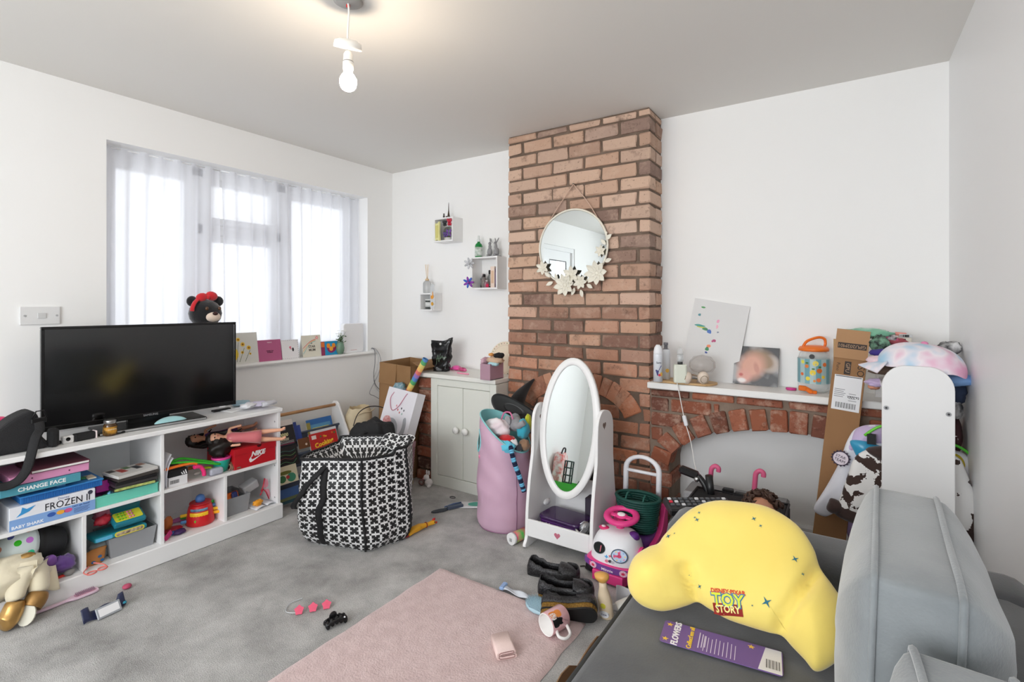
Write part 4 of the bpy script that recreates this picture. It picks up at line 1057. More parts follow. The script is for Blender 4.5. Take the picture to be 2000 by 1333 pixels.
y0,y1 = at(457,905,x=.40).y,UY1 - .022
sb = thing('shoe_box','red shoe box with white swoosh logo in the upper right compartment','shoe box',(.4,(y0 + y1) / 2,U2))
hw = (y1 - y0) / 2;red = P((190,24,36),.45)
MB().bx(-.3,0,-hw + .002,hw - .002,0,.085,bev=.001).build('box',red,sb)
MB().bx(-.302,.003,-hw,hw,.078,.112,bev=.001).build('lid',red,sb)
text(sb,'NIKE',.036,FACE_X(.0036,.012,.066),P((240,236,236)),shear=.25,bold=.0016)
sw = bez2([(-.05,.0),(-.043,-.013),(-.02,-.008),(.052,.02)]) + bez2([(.052,.02),(-.012,.001),(-.034,-.001),(-.037,.013)]) + [(-.05,.0)]
MB(FACE_X(.0005,.012,.04)).prism([(x,y * 1.3) for x,y in sw],0,.0006).build('swoosh',P((240,236,236)),sb)
MB().prism(circ(.014,12,a0=PI,a1=2 * PI),0,.0004,FACE_X(.0032,0.02,.112)).build('thumb_notch',P((70,10,16)),sb)

ps = thing('paper_stack','white curling paper leaning against the middle divider','paper',(.395,MID + .013,U2))
for k in range(2): MB().grid(lambda u,v: (-.16 * u,.004 + .009 * k + .03 * (v ** 4) + .003 * math.sin(u * 5),.165 * v - .02 * k * v),6,10).build('sheet',P((232,234,240),.6),ps,solid=.0008)
y0,y1 = at(330,925,x=.385).y,at(366,918,x=.385).y
ab = thing('shoe_box','black and white striped shoe box under the green and orange toys','shoe box',(.385,(y0 + y1) / 2,U2));hw = (y1 - y0) / 2
MB().bx(-.24,0,-hw,hw,0,.05).build('box',P((228,228,230)),ab)
MB().bx(-.242,.002,-hw - .002,hw + .002,.046,.078,bev=.001).build('lid',P((28,28,30)),ab)
for k in range(3): MB(FACE_X(.0026,hw - .026 + .009 * k,.05)).prism([(0,0),(.006,0),(-.003 + .002,.012 + .005 * k),(-.007 + .002,.012 + .005 * k)],0,.0005).build('stripe',P((240,240,240)),ab)
for k in range(14): MB().bx(.0,.0006,-hw + .005 + .003 * k,-hw + .006 + .003 * k + .0008 * (k % 2),.012,.03).build('barcode',P((40,40,42)),ab)
def gun(name,lab,cat,col,loc,rot,pts,r,flat=.5):
 mb = MB().tube(bez(pts,5),r,10,flat=flat);return tag(mb.build(name,P(col,.35),None,loc,rot),lab,cat)
gun('toy_hoop','bright green plastic toy frame lying over the shoe box','toy',(60,190,50),(.36,MID + .14,U2 + .083),(0,0,0),[(0,-.09,.03),(.01,-.02,.02),(.02,.06,-.002),(.02,.14,-.03),(.0,.145,-.028),(-.04,.06,.002),(-.04,-.02,.03),(0,-.09,.03)],.008,.7)
gun('toy_pistol','orange plastic toy gun on top of the striped shoe box','toy',(244,120,40),(.375,MID + .1,U2 + .0905),(0,0,0),[(0,-.08,0),(0,-.02,.003),(0,.05,0),(0,.075,-.01)],[.012] * 15 + [.006],.6)
gun('toy_grip','hot pink curved toy handle beside the striped shoe box','toy',(232,50,120),(.385,MID + .185,U2 + .02),(0,0,0),[(0,-.03,.05),(0,.0,.045),(.004,.015,.02),(.004,.018,-.005)],.014,.7)
gun('toy_piece','lime yellow toy piece between the green frame and bowl','toy',(190,214,50),(.36,MID + .225,U2 + .025),(0,0,0),[(0,-.02,.02),(0,.02,.015),(0,.03,-.01)],.012)
y_ = at(433,900,x=.35).y
bw = thing('toy_bowl','teal toy bowl with a pink rim holding black doll hair','bowl',(.345,y_,U2))
MB().lathe([(.0001,0),(.028,.001),(.036,.02),(.044,.055),(.047,.075),(.044,.075),(.038,.04),(.0001,.012)],24).build('bowl',P((30,160,140),.35),bw)
MB().lathe([(.0445,.066),(.0485,.072),(.0485,.08),(.045,.082),(.0435,.075)],24).build('rim',P((224,70,150),.4),bw)
mb = crumple((0,0,.04),(.045,.05,.05),5,.5,12,1);tag(mb.build('doll_wig',HB,None,(.33,y_ + .0,U2 + .09)),'black doll hair heaped in the teal toy bowl','doll hair')
y_ = at(425,915,x=.39).y
tag(MB().box((0,0,.019),(.05,.07,.036),bev=.012,seg=3).build('toy_container',M('clear_lilac_plastic',(206,210,226),.2,trans=.3),None,(.375,at(421,912,x=.38).y,U2)),'small pale lilac plastic box in front of the teal bowl','container')
for i,(px,py,c_,l) in enumerate(((345,935,(220,120,130),'pink scrap at the shelf edge below the shoe box'),(352,928,(200,60,60),'tiny red bead by the white packet'),(385,928,(228,224,220),'clear crumpled packet below the pink handle'),(372,917,(210,120,60),'orange bead beside the striped shoe box'))):
 tag(crumple((0,0,.006),(.012,.016,.008),i,.4,8).build('scrap',P(c_),None,pt(px,py,MSH)),l,'scrap')
mb = MB()
for k in range(16): mb.tube(bez([(0,.03 * math.sin(k),.02 + .002 * k),(.02,.02 * math.cos(k * 2),.03),(.03 + .001 * k,-.03 + .004 * k,.005)],3),.0025,5)
tag(mb.build('doll_wig',P((140,110,90),.6),None,(.36,at(452,895,x=.36).y,U2 + .002)),'tangled light brown doll hair left of the red shoe box','doll hair')

# ---------------------------------------------------------------- lower compartments
B0 = BASE + .0006
def bin_(lab,px0,px1,py,x,hgt,depth=.16,rz=0):
 y0,y1 = at(px0,py,x=x).y,at(px1,py,x=x).y;hw = (y1 - y0) / 2
 t = thing('storage_bin',lab,'bin',(x,(y0 + y1) / 2,B0),rz);g = M('grey_bin_plastic',(150,152,155),.45)
 b = MB();tb = .88
 def wall(x0,x1,ya,yb): pass
 o = [(-depth,-hw),(0,-hw),(0,hw),(-depth,hw)]
 vs = [(-depth / 2 + (p[0] + depth / 2) * tb,p[1] * tb,0) for p in o] + [(*p,hgt) for p in o] + [(-depth / 2 + (p[0] + depth / 2) * .96,p[1] * .97,hgt) for p in o] + [(-depth / 2 + (p[0] + depth / 2) * tb * .95,p[1] * tb * .95,.004) for p in o]
 fs = [[0,3,2,1],[12,13,14,15]]
 for i in range(4):
  j = (i + 1) % 4;fs += [[i,j,4 + j,4 + i],[4 + i,4 + j,8 + j,8 + i],[8 + i,8 + j,12 + j,12 + i]]
 b.add(vs,fs);b.build('tub',g,t)
 MB().prism(rrect(.05,.014,.0069),0,.0008,frame((-.0055,0,hgt * .8),(0,1,0),(.08,0,1))).build('hand_slot',P((150,60,66)),t)
 return t,hw
t,hw = bin_('grey plastic bin under the teal toy phone, front left of its compartment',213,306,1060,.385,.095,.2)
for i,(z_,c_,l,sh) in enumerate(((.108,(28,140,158),'teal toy tray with yellow panel bridging the grey bin',0),(.14,(24,120,140),'teal toy telephone with green and pink keys on top',1))):
 yy0,yy1 = (at(185,1035,x=.39).y,at(288,1030,x=.39).y) if not i else (at(222,1000,x=.385).y,at(285,995,x=.385).y)
 tt = thing('toy_phone' if i else 'toy_register',l,'toy',(.375,(yy0 + yy1) / 2,B0 + z_ + .0),(0,R(-4) if not i else R(24),0))
 h2 = (yy1 - yy0) / 2
 if not i:
  MB().box((-.05,0,0),(.13,h2 * 2,.024),bev=.008,seg=2).build('body',P(c_,.35),tt)
  MB().prism(rrect(h2 * 1.15,.022,.0105),0,.002,FACE_X(.0148,h2 * .3,0)).build('label_rim',P((226,216,60)),tt)
  MB().prism(rrect(h2 * 1.05,.015,.007),0,.0026,FACE_X(.0148,h2 * .3,0)).build('picture_strip',M('printed_strip',(96,80,80),.5,mott=(60,(220,200,160),.9)),tt)
  MB().prism(rrect(h2 * .6,.016,.004),0,.002,FACE_X(.0148,-h2 * .66,0)).build('badge',P((90,176,214)),tt)
 else:
  MB().box((-.03,0,.012),(.09,h2 * 2,.026),bev=.008,seg=2).build('body',P(c_,.35),tt)
  MB().prism(rrect(h2 * 1.7,.06,.008),0,.0014,FACE_Z(-.03,0,.025) @ Matrix.Rotation(PI / 2,4,'Z')).build('panel',P((216,214,60)),tt)
  for a in range(3):
   for b_ in range(5): MB().lathe([(.0052,0),(.0048,.004),(.0001,.005)],8,Matrix.Translation((-.012 - .018 * a,-h2 * .62 + .0125 * b_ + (.006 if b_ > 2 else 0),.0264))).build('key',P((120,190,40) if b_ < 3 else (226,130,170)),tt)
  MB().box((-.075,0,.03),(.02,h2 * 1.9,.06),bev=.006,seg=2).build('screen_hump',P((18,96,112),.35),tt)
for i,(px,py,x,r,c_,l) in enumerate(((205,1000,.3,(.03,.04,.045),(160,90,110),'mauve crumpled toy bag beside the toy phone'),(200,1018,.34,(.02,.03,.02),(190,40,60),'dark red packet under the toy phone'),(195,1055,.3,(.04,.03,.035),(206,208,206),'clear plastic bag deep beside the grey bin'))):
 q = at(px,py,x=x);tag(crumple((0,0,0),r,i + 20,.5,10,1).build('packet',P(c_,.4),None,(x,q.y,max(B0 + r[2],q.z if i < 2 else 0))),l,'packet')
y_ = at(190,1085,x=.38).y
pu = thing('pouch','brown felt biscuit shaped pouch with blue spots in the compartment corner','pouch',(.375,y_,B0),(0,R(-12),0))
o_ = [(-.035,0),(.02,0),(.036,.05),(.036,.068),(-.035,.06)]
MB().puff(loop2(o_,3),.008,.01,FACE_X(0,0,.0)).build('body',M('brown_felt',(176,118,66),.9),pu)
for x,y in ((-.015,.012),(.01,.03),(.018,.012)): MB(FACE_X(.0095,x,y)).prism(circ(.008,10,ry=.006),0,.001).build('spot',P((40,96,150)),pu)
gl = thing('toy_glasses','coral pink toy glasses on the bottom shelf beside the brown pouch','glasses',pt(190,1118,BASE),.2)
for s in (-1,1): MB().tube([(.014 * math.cos(a) + .0,.021 * s + .017 * math.sin(a),.006) for a in [2 * PI * i / 18 for i in range(18)]],.0032,6,closed=True).build('rim',P((232,128,120),.35),gl)
MB().tube(bez([(.005,-.038,.006),(-.03,-.036,.008),(-.06,.0,.012)]),.0026,6).build('temple',P((232,128,120),.35),gl)
MB().tube(bez([(.005,.038,.006),(-.03,.04,.01),(-.065,.02,.018)]),.0026,6).build('temple',P((232,128,120),.35),gl)

y_ = at(392,1000,x=.31).y
ba = thing('barrel_game','red bucket shaped pop-up game stuck with coloured plastic swords','toy',(.305,y_,B0))
MB().lathe([(.0001,0),(.064,.001),(.068,.006),(.066,.03),(.06,.07),(.054,.095),(.046,.108),(.03,.114),(.0001,.115)],30).build('bucket',P((200,30,36),.35),ba)
MB().lathe([(.048,.1075),(.052,.108),(.05,.114),(.046,.114)],26).build('rim',P((176,24,30),.35),ba)
MB().grid(lambda u,v: (.0606 * math.cos((u - .5) * 1.5 - .55),.0606 * math.sin((u - .5) * 1.5 - .55),.074 - .001 + (.0 if v == 0 else -.016 * v - .022 * v * abs(math.sin(u * 13)) * (1 - .4 * abs(u - .5)))),40,3).build('yellow_drip',P((246,196,40),.4),ba,solid=.003)
MB().grid(lambda u,v: (.057 * math.cos((u - .5) * 1.5 - .55) * (1.0),.057 * math.sin((u - .5) * 1.5 - .55),.078 + .014 * v),20,2).build('name_strip',M('blue_strip',(120,160,190),.4,mott=(50,(60,70,110),.8)),ba,solid=.003)
bl = MB();bl.lathe([(.0001,.114),(.022,.115),(.024,.13),(.018,.146),(.008,.152),(.0001,.153)],18);bl.build('plain_plunger',P((70,110,170),.5),ba)
for i,(a,z_,c_) in enumerate(((-1.9,.055,(246,200,40)),(-2.1,.04,(60,160,60)),(-1.75,.025,(90,150,210)),(1.2,.06,(246,200,40)),(1.0,.045,(246,176,30)),(1.5,.075,(90,150,210)),(1.7,.09,(60,180,70)),(-.8,.03,(110,190,60)))):
 mt = Matrix.Translation((0,0,z_)) @ Matrix.Rotation(a,4,'Z')
 MB(mt).box((.074 if i != 7 else .064,0,0),(.036 if i != 7 else .008,.011,.016),bev=.004).build('toy_sword',P(c_,.35),ba)
for i,(px,py,x,r,c_,l) in enumerate(((328,1020,.33,(.012,.02,.032),(176,96,40),'brown glittery fan shaped toy by the divider'),(335,1035,.3,(.03,.045,.012),(170,36,56),'dark red toy boat in the third compartment'),(350,1040,.36,(.02,.03,.012),(70,40,96),'purple toy lump beside the red game'),(358,1022,.2,(.01,.07,.012),(196,110,170),'mauve plastic bar lying behind the red game'))):
 q = at(px,py,x=x);tag(crumple((0,0,0),r,i + 40,.3,10,1).build('toy_lump',P(c_,.4),None,(x,q.y,B0 + r[2] + (.03 if i == 0 else 0))),l,'toy')
sg = thing('sunglasses','folded pink and blue sunglasses at the divider on bottom shelf','glasses',pt(332,1052,BASE),.5)
MB().box((0,-.012,.018),(.008,.05,.03),rot=(.5,0,0),bev=.004).build('lens_frame',P((200,50,120)),sg)
MB().box((.0,.03,.012),(.008,.045,.022),rot=(-.4,0,0),bev=.006).build('temple',P((60,90,150)),sg)

t,hw = bin_('grey plastic bin holding orange toys in the end compartment',441,489,1000,.37,.1,.2)
ot = MB().box((0,0,0),(.012,.07,.06),rot=(0,-.3,.2),bev=.012,seg=2);tag(ot.build('toy_plate',P((236,120,40),.4),None,(.33,t.location.y - .012,B0 + .09)),'orange toy plate standing in the end bin','toy')
tag(MB().box((0,0,0),(.01,.035,.05),rot=(0,-.3,.2),bev=.008).build('toy_block',P((60,70,130),.4),None,(.3465,t.location.y - .008,B0 + .1)),'navy toy block in front of the orange plate in the bin','toy')
tag(MB().ell((0,0,0),(.02,.026,.02),n=12).build('toy_cup',P((240,130,60),.4),None,(.34,t.location.y - .04,B0 + .08)),'round orange toy low in the end bin','toy')
cbx = MB().box((0,0,0),(.06,.09,.05),rot=(.35,.1,0),bev=.008,seg=2);tag(cbx.build('clear_box',M('frosted_plastic',(214,214,216),.3,trans=.35),None,(.3,at(486,965,x=.3).y,B0 + .115)),'frosted clear box tipped on the back of the end bin','container')
bk = thing('magazine','white open booklet lying under the toy wings in the corner','magazine',(.345,at(508,1000,x=.345).y,B0),.1)
for s in (-1,1): MB().grid(lambda u,v: (.12 * (u - .5),s * (.004 + .06 * v),.003 + .012 * math.sin(PI * (.15 + .85 * v)) * (1 - .4 * v)),4,8).build('page',P((228,230,236),.6),bk,solid=.002)
wg = thing('toy_wings','pink net fairy wings on a red frame in the end compartment','toy wings',(.35,at(518,965,x=.35).y,B0 + .015),(.12,0,.2))
MB().tube([(0,.012,.135),(0,-.005,.09),(.0,-.02,.07)],.0035,6).tube([(0,.028,.0),(0,.012,.05),(0,-.005,.075),(0,-.03,.05)],.0035,6).build('frame',P((190,40,60),.4),wg)
netm = M('pink_net',(232,140,160),.7,alpha=.55)
MB().prism(loop2([(.01,.13),(.03,.12),(.032,.085),(0.015,.075),(.0,.088)],4),0,.0008,FACE_X(0,0,0)).build('upper_net',netm,wg)
MB().prism(loop2([(.0,.07),(.03,.06),(.036,.02),(.026,.005),(.012,.04)],4),0,.0008,FACE_X(0,0,0)).build('lower_net',netm,wg)
tag(crumple((0,0,.014),(.014,.026,.016),71,.4,10,1).build('toy_figure',P((240,160,40),.4),None,(.38,at(503,985,x=.38).y,B0 + .018)),'orange yellow toy lying on the open booklet','toy')

y_ = at(48,1090,x=.3).y
hm = thing('helmet','white cycle helmet with coloured dots and black lining','helmet',(.27,y_,B0 + .118),(R(-12),R(20),.25));hm.scale = (1.12,1.12,1.12)
def dotmat():
 m = M('dotted_shell',(214,226,226),.3);nt = m.node_tree;b = nt.nodes['Principled BSDF']
 v = nt.nodes.new('ShaderNodeTexVoronoi');v.inputs['Scale'].default_value = 30;v.inputs['Randomness'].default_value = .35
 tc = nt.nodes.new('ShaderNodeTexCoord');nt.links.new(tc.outputs['Object'],v.inputs['Vector'])
 c = nt.nodes.new('ShaderNodeMath');c.operation = 'LESS_THAN';c.inputs[1].default_value = .33
 nt.links.new(v.outputs['Distance'],c.inputs[0])
 hs = nt.nodes.new('ShaderNodeHueSaturation');hs.inputs['Saturation'].default_value = 1.1;hs.inputs['Value'].default_value = .7;nt.links.new(v.outputs['Color'],hs.inputs['Color'])
 x = nt.nodes.new('ShaderNodeMix');x.data_type = 'RGBA';x.inputs[6].default_value = rgb((214,226,226))
 nt.links.new(c.outputs[0],x.inputs[0]);nt.links.new(hs.outputs[0],x.inputs[7]);nt.links.new(x.outputs[2],b.inputs['Base Color']);return m
MB().grid(lambda u,v: (.075 * math.cos(2 * PI * u) * math.cos(PI / 2 * v),-.0 - .10 * math.sin(PI / 2 * v),.1 * math.sin(2 * PI * u) * math.cos(PI / 2 * v)),32,12,cu=True).build('shell',dotmat(),hm,solid=.006)
MB().grid(lambda u,v: (.071 * math.cos(2 * PI * u) * (1 - .45 * v),.004 + .115 * math.sin(PI * v * .55),.097 * math.sin(2 * PI * u) * (1 - .45 * v)),32,8,cu=True).build('black_rim',P((24,24,26),.5),hm,solid=.01)
y_ = at(97,1075,x=.385).y
tm = thing('toy_mouse','purple and white computer-mouse shaped toy beside the helmet','toy',(.375,y_,B0 + .07),(0,R(-60),.1))
MB().ell((0,0,0),(.05,.026,.02)).build('body',P((126,80,160),.35),tm)
MB().box((.012,0,.017),(.04,.02,.01),bev=.005).build('white_panel',P((226,224,230)),tm)
MB().ell((-.045,.0,.0),(.02,.018,.018),n=12).build('grey_end',P((190,186,190)),tm)
tag(crumple((0,0,.02),(.03,.04,.036),81,.4,12,1).build('black_pouch',P((26,26,28),.6),None,(.35,at(85,1110,x=.35).y,B0 + .03)),'black crumpled pouch under the purple toy','pouch')
tag(crumple((0,0,.02),(.03,.045,.034),83,.35,12,1).build('scrunchie',M('purple_satin',(96,60,136),.4,sheen=.4),None,(.37,at(120,1112,x=.37).y,B0 + .03)),'shiny purple scrunched cloth next to the divider','cloth')
tag(MB().box((0,0,.005),(.012,.05,.009),bev=.002).build('toy_strip',P((220,60,50)),None,(.385,at(125,1128,x=.385).y,B0),.2),'small red plastic strip on the bottom shelf','toy')
tag(MB().ell((0,0,.012),(.016,.02,.012),n=12).build('grey_toy',P((136,134,132)),None,(.39,at(135,1120,x=.39).y,B0)),'grey plastic toy at the foot of the divider','toy')

cr = M('cream_fleece',(226,216,190),.9,sheen=.4,bump=(60,.3))
dl = thing('rag_doll','large soft doll in cream clothes and gold shoes lying over the unit plinth','doll',(.40,-2.43,.09))
gold = M('gold_leatherette',(190,150,90),.3,.7)
o_ = Vector((.40,-2.43,.09));A = lambda *p: tuple(Vector(p) - o_)
crumple((-.01,-.03,.075),(.085,.13,.075),44,.22,18,.8).build('dress',cr,dl)
skinned('legs',[[(A(.40,-2.40,.17),.05),(A(.44,-2.414,.175),.042),(A(.475,-2.438,.12),.034),(A(.485,-2.436,.095),.03)],
    [(A(.40,-2.40,.17),.05),(A(.43,-2.36,.15),.045),(A(.465,-2.362,.115),.036),(A(.475,-2.37,.09),.03)]],cr,dl)
MB().tube(bez([A(.485,-2.437,.10),A(.493,-2.45,.062),A(.50,-2.47,.036),A(.505,-2.485,.03)],4),[.026,.03,.033,.034,.035,.035,.036,.036,.035,.033,.029,.022,.012],16).build('shoe',gold,dl)
MB().tube(bez([A(.475,-2.365,.10),A(.484,-2.378,.075),A(.495,-2.395,.055)],5),[.028,.031,.034,.036,.037,.037,.037,.036,.035,.034,.033],16).build('shoe',M('bronze_leatherette',(160,122,72),.35,.6),dl)
MB(frame(A(.512,-2.412,.042),(.62,.72,0),(-.25,.2,.9))).prism(circ(.03,20,ry=.04),-.004,.004).build('sole',P((226,222,206),.6),dl)
MB().grid(lambda u,v: (.0 + .055 * u,.05 + .085 * v,.075 - .085 * u + .01 * math.sin(v * 5)),6,8).build('skirt_hem',cr,dl,solid=.004)
MB().ell((-.01,.045,.13),(.02,.032,.022),n=12).build('gold_bow',gold,dl)

# ---------------------------------------------------------------- on the carpet, left
br_ = thing('hairbrush','long pale pink hairbrush lying against the unit plinth','hairbrush',(at(130,1178,z=0) + Vector((0,0,.001))),math.atan2(at(198,1152,z=0).y - at(70,1203,z=0).y,at(198,1152,z=0).x - at(70,1203,z=0).x))
L_ = (at(198,1152,z=0) - at(70,1203,z=0)).length
pk = P((226,198,214),.3)
MB().prism(loop2([(-L_ / 2,0),(-L_ * .3,-.009),(0,-.008),(L_ * .12,-.02),(L_ * .45,-.02),(L_ / 2,0),(L_ * .45,.02),(L_ * .12,.02),(0,.008),(-L_ * .3,.009)],4),.002,.012,bev=.003).build('body',pk,br_)
MB().prism(rrect(L_ * .34,.03,.01),.012,.0135,Matrix.Translation((L_ * .29,0,0))).build('cushion',P((200,150,170)),br_)
bt_ = MB()
for i in range(12):
 for j in range(5): bt_.cyl((L_ * (.15 + .28 * i / 11),-.011 + .0055 * j,.0135),(L_ * (.15 + .28 * i / 11),-.011 + .0055 * j,.022),.0008,n=5)
o = bt_.build('bristles',P((170,140,160)),br_);o['kind'] = 'stuff'
v = pt(248,1151,0);tag(MB().ell((0,0,.011),(.016,.018,.011)).build('rubber_ball',P((190,80,110),.6),None,v),'small dusty pink ball alone on the carpet','ball')
a,b = at(160,1222,z=0),at(243,1183,z=0)
ws = thing('wrist_strap','navy satin wrist band with white name window on the carpet','wrist band',(a + b) / 2 + Vector((0,0,.001)),math.atan2(b.y - a.y,b.x - a.x));L_ = (b - a).length
nv = M('navy_satin',(28,36,72),.35,sheen=.3)
MB().grid(lambda u,v: (L_ * (u - .5),(v - .5) * .025,.004 + .036 * v * (1.35 if u < .2 or u > .85 else .8) + .003 * math.sin(u * 14)),24,4).build('band',nv,ws,solid=.002)
MB().box((.01,-.016,.02),(.085,.045,.006),rot=(.95,0,0),bev=.002).build('frame',P((160,164,170),.3),ws)
MB().box((.01,-.0188,.0222),(.07,.03,.001),rot=(.95,0,0)).build('name_window',P((236,236,238)),ws)
MB().ell((L_ / 2 - .004,0,.012),(.012,.012,.01),n=10).build('bead',P((60,170,200)),ws)
tb_ = thing('bracelet','clear bracelet with pink glitter flower charms on the carpet','bracelet',pt(595,1188,0),.3)
MB().tube(bez([(-.05,.05,.004),(-.075,0,.005),(-.05,-.05,.004),(0,-.05,.008)]),.0022,6).build('clear_loop',M('clear_plastic',(216,220,222),.15,alpha=.7),tb_)
for i in range(3):
 MB(Matrix.Translation((.005 + .042 * i,-.04 + .032 * i,.014)) @ Euler((.9,0,.6)).to_matrix().to_4x4()).prism(star(.02,.015,5,0,0),-.003,.003).prism(star(.009,.004,5),.003,.0038).build('flower_charm',P((226,90,120),.35),tb_)
a,b = at(634,1230,z=0),at(676,1213,z=0)
cl = thing('claw_clip','black wavy hair claw clip on carpet beside the rug','hair clip',(a + b) / 2 + Vector((0,0,.001)),math.atan2(b.y - a.y,b.x - a.x));L_ = (b - a).length
bk_ = P((24,24,26),.25)
for s in (-1,1):
 m = MB()
 for k in range(5): m.ell((L_ * (-.4 + .2 * k),.012 * s,.016 + .008 * math.sin(PI * k / 4)),(L_ * .12,.008,.016),rot=(.5 * s,0,0),n=10)
 m.tube([(L_ * (-.45 + .09 * i),.014 * s,.016 + .009 * math.sin(PI * i / 10)) for i in range(11)],.007,8);m.build('jaw',bk_,cl)
MB().ell((-.01,.0,.04),(.016,.005,.022),rot=(.3,-.2,0),n=12).build('thumb_grip',bk_,cl)
MB().ell((L_ * .36,-.016,.026),(.004,.003,.004),n=8).build('rhinestone',P((240,240,244),.1),cl)
# ---------------------------------------------------------------- big checked shopper
def tile_mat():
 m = bpy.data.materials.new('black_white_woven_tiles');m.use_nodes = True;nt = m.node_tree;b = nt.nodes['Principled BSDF'];N = nt.nodes.new;L = nt.links.new
 b.inputs['Roughness'].default_value = .45
 def at_(n):
  a = N('ShaderNodeAttribute');a.attribute_name = n;return a.outputs['Fac']
 def op(o,a,b_=None):
  q = N('ShaderNodeMath');q.operation = o
  for i,v in enumerate((a,b_)):
   if v is None: continue
   if isinstance(v,(int,float)): q.inputs[i].default_value = v
   else: L(v,q.inputs[i])
  return q.outputs[0]
 d = []
 for n in ('pu','pv'):
  f = op('FRACT',at_(n));d.append((op('MINIMUM',f,op('SUBTRACT',1,f)),op('ABSOLUTE',op('SUBTRACT',f,.5))))
 bx,by = op('LESS_THAN',d[0][0],.105),op('LESS_THAN',d[1][0],.105)
 line = op('SUBTRACT',op('MAXIMUM',bx,by),op('MULTIPLY',bx,by))
 s1 = op('MULTIPLY',op('LESS_THAN',d[0][1],.055),op('LESS_THAN',d[1][0],.27));s2 = op('MULTIPLY',op('LESS_THAN',d[1][1],.055),op('LESS_THAN',d[0][0],.27))
 w = op('MAXIMUM',line,op('MAXIMUM',s1,s2))
 x = N('ShaderNodeMix');x.data_type = 'RGBA';x.inputs[6].default_value = rgb((24,24,26));x.inputs[7].default_value = rgb((222,222,222))
 L(w,x.inputs[0]);L(x.outputs[2],b.inputs['Base Color']);return m
TILE = tile_mat()
top_ = [(.875,-1.475),(1.165,-1.30),(1.265,-1.08),(1.12,-.90),(.78,-1.14)]
bot_ = [(.79,-1.42),(1.20,-1.30),(1.27,-1.06),(1.04,-.90),(.68,-1.16)]
def soft(poly,n=12,r=.16):
 out = []
 k = len(poly)
 for i in range(k):
  p0,p1,p2 = [Vector((*poly[(i + j) % k],0)) for j in (-1,0,1)]
  a,c = p1.lerp(p0,r),p1.lerp(p2,r)
  for j in range(n // 2): t = j / (n // 2);q = a * (1 - t) ** 2 + p1 * 2 * t * (1 - t) + c * t * t;out.append(q)
  e = p2.lerp(p1,r)
  for j in range(n): out.append(c.lerp(e,j / n))
 return out
tp,bp2 = soft(top_),soft(bot_)
n = len(tp);per = [0]
for i in range(n): per.append(per[-1] + (tp[(i + 1) % n] - tp[i]).length)
bagc = (1.03,-1.18)
bag = thing('shopping_bag','large black and white patterned shopper standing on the carpet','bag',(*bagc,0))
NZ = 26;vs,fs,PU,PV = [],[],[],[]
def bag_pt(i,v):
 i %= n;z = .478 * v + (.03 * v if tp[i].y > -1.15 else 0)
 k = min(1,v * 1.6);k = k * k * (3 - 2 * k)
 p = bp2[i].lerp(tp[i],k);c = Vector((*bagc,0))
 s = (.82 + .18 * min(1,v * 6) ** .5) * (1 + .05 * math.sin(PI * min(1,v * 1.1)))
 w = noise.noise(Vector((i * .16,v * 5,2))) * .016 * (1 - v * .75) + noise.noise(Vector((i * .35,v * 12,7))) * .006 * (1 - v)
 d = (p - c);q = d * s + d.normalized() * w
 return (q.x,q.y,max(z,.001) + .006 * noise.noise(Vector((i * .12,9,v))))
for i in range(n + 1):
 for j in range(NZ + 1):
  vs.append(bag_pt(i,j / NZ));PU.append(per[i] / .0485);PV.append(j / NZ * .5 / .0485)
for i in range(n):
 for j in range(NZ): a = i * (NZ + 1) + j;fs.append([a,a + NZ + 1,a + NZ + 2,a + 1])
k0 = len(vs)
for i in range(n + 1):
 for j,(s_,dz) in enumerate(((.965,.0),(.93,-.02),(.8,-.07),(.4,-.11),(.0,-.12))):
  p = Vector(bag_pt(i,1));vs.append((p.x * s_,p.y * s_,p.z + dz));PU.append(per[i] / .0485);PV.append(.5 / .0485 - j * .8)
for i in range(n):
 for j in range(4): a = k0 + i * 5 + j;fs.append([a,a + 1,a + 6,a + 5])
 fs.append([i * (NZ + 1) + NZ,(i + 1) * (NZ + 1) + NZ,k0 + (i + 1) * 5,k0 + i * 5])
me = bpy.data.meshes.new('bag_body');me.from_pydata(vs,[],fs);me.materials.append(TILE)
for a_,d_ in (('pu',PU),('pv',PV)):
 q = me.attributes.new(a_,'FLOAT','POINT');q.data.foreach_set('value',d_)
for p_ in me.polygons: p_.use_smooth = True
bo = bpy.data.objects.new('bag_body',me);COL.objects.link(bo);bo.parent = bag
web = M('black_webbing',(22,22,24),.7,bump=(300,.3))
rim = [Vector(bag_pt(i,1.0)) for i in range(n)]
MB().tube(rim,.0075,6,closed=True).build('rim_binding',web,bag)
def near(pt_):
 return min(range(n),key=lambda i: (tp[i] - Vector((*pt_,0))).length)
for cpt in ((1.165,-1.30),(1.265,-1.08)):
 i0 = near(cpt);MB().tube([Vector(bag_pt(i0,j / 20)) * 1.004 for j in range(21)],.0058,6).build('seam_binding',web,bag)
iA,iB = near((.875,-1.475)),near((1.165,-1.30))
def facept(t,v,off=.01):
 i = int(round(iA + (iB - iA) * t));p = Vector(bag_pt(i,v));d = Vector((p.x,p.y,0)).normalized();return p + d * off
tang = (Vector(bag_pt(iB,.6)) - Vector(bag_pt(iA,.6))).normalized()
def ribbon(pts,w,name):
 pts = bez(pts,5);k = len(pts) - 1
 MB().grid(lambda u,v: pts[round(u * k)] + tang * (v - .5) * w,k,2).build(name,web,bag,solid=.003)
ribbon([facept(.44 - .06 * j / 8,.9 - .86 * j / 8,.005) for j in range(9)],.034,'strap')
ribbon([facept(.44,.92,.009),facept(.40,.84,.026),facept(.28,.74,.032),facept(.14,.62,.028),facept(.05,.52,.022),facept(.0,.46,.014)],.032,'handle_loop')

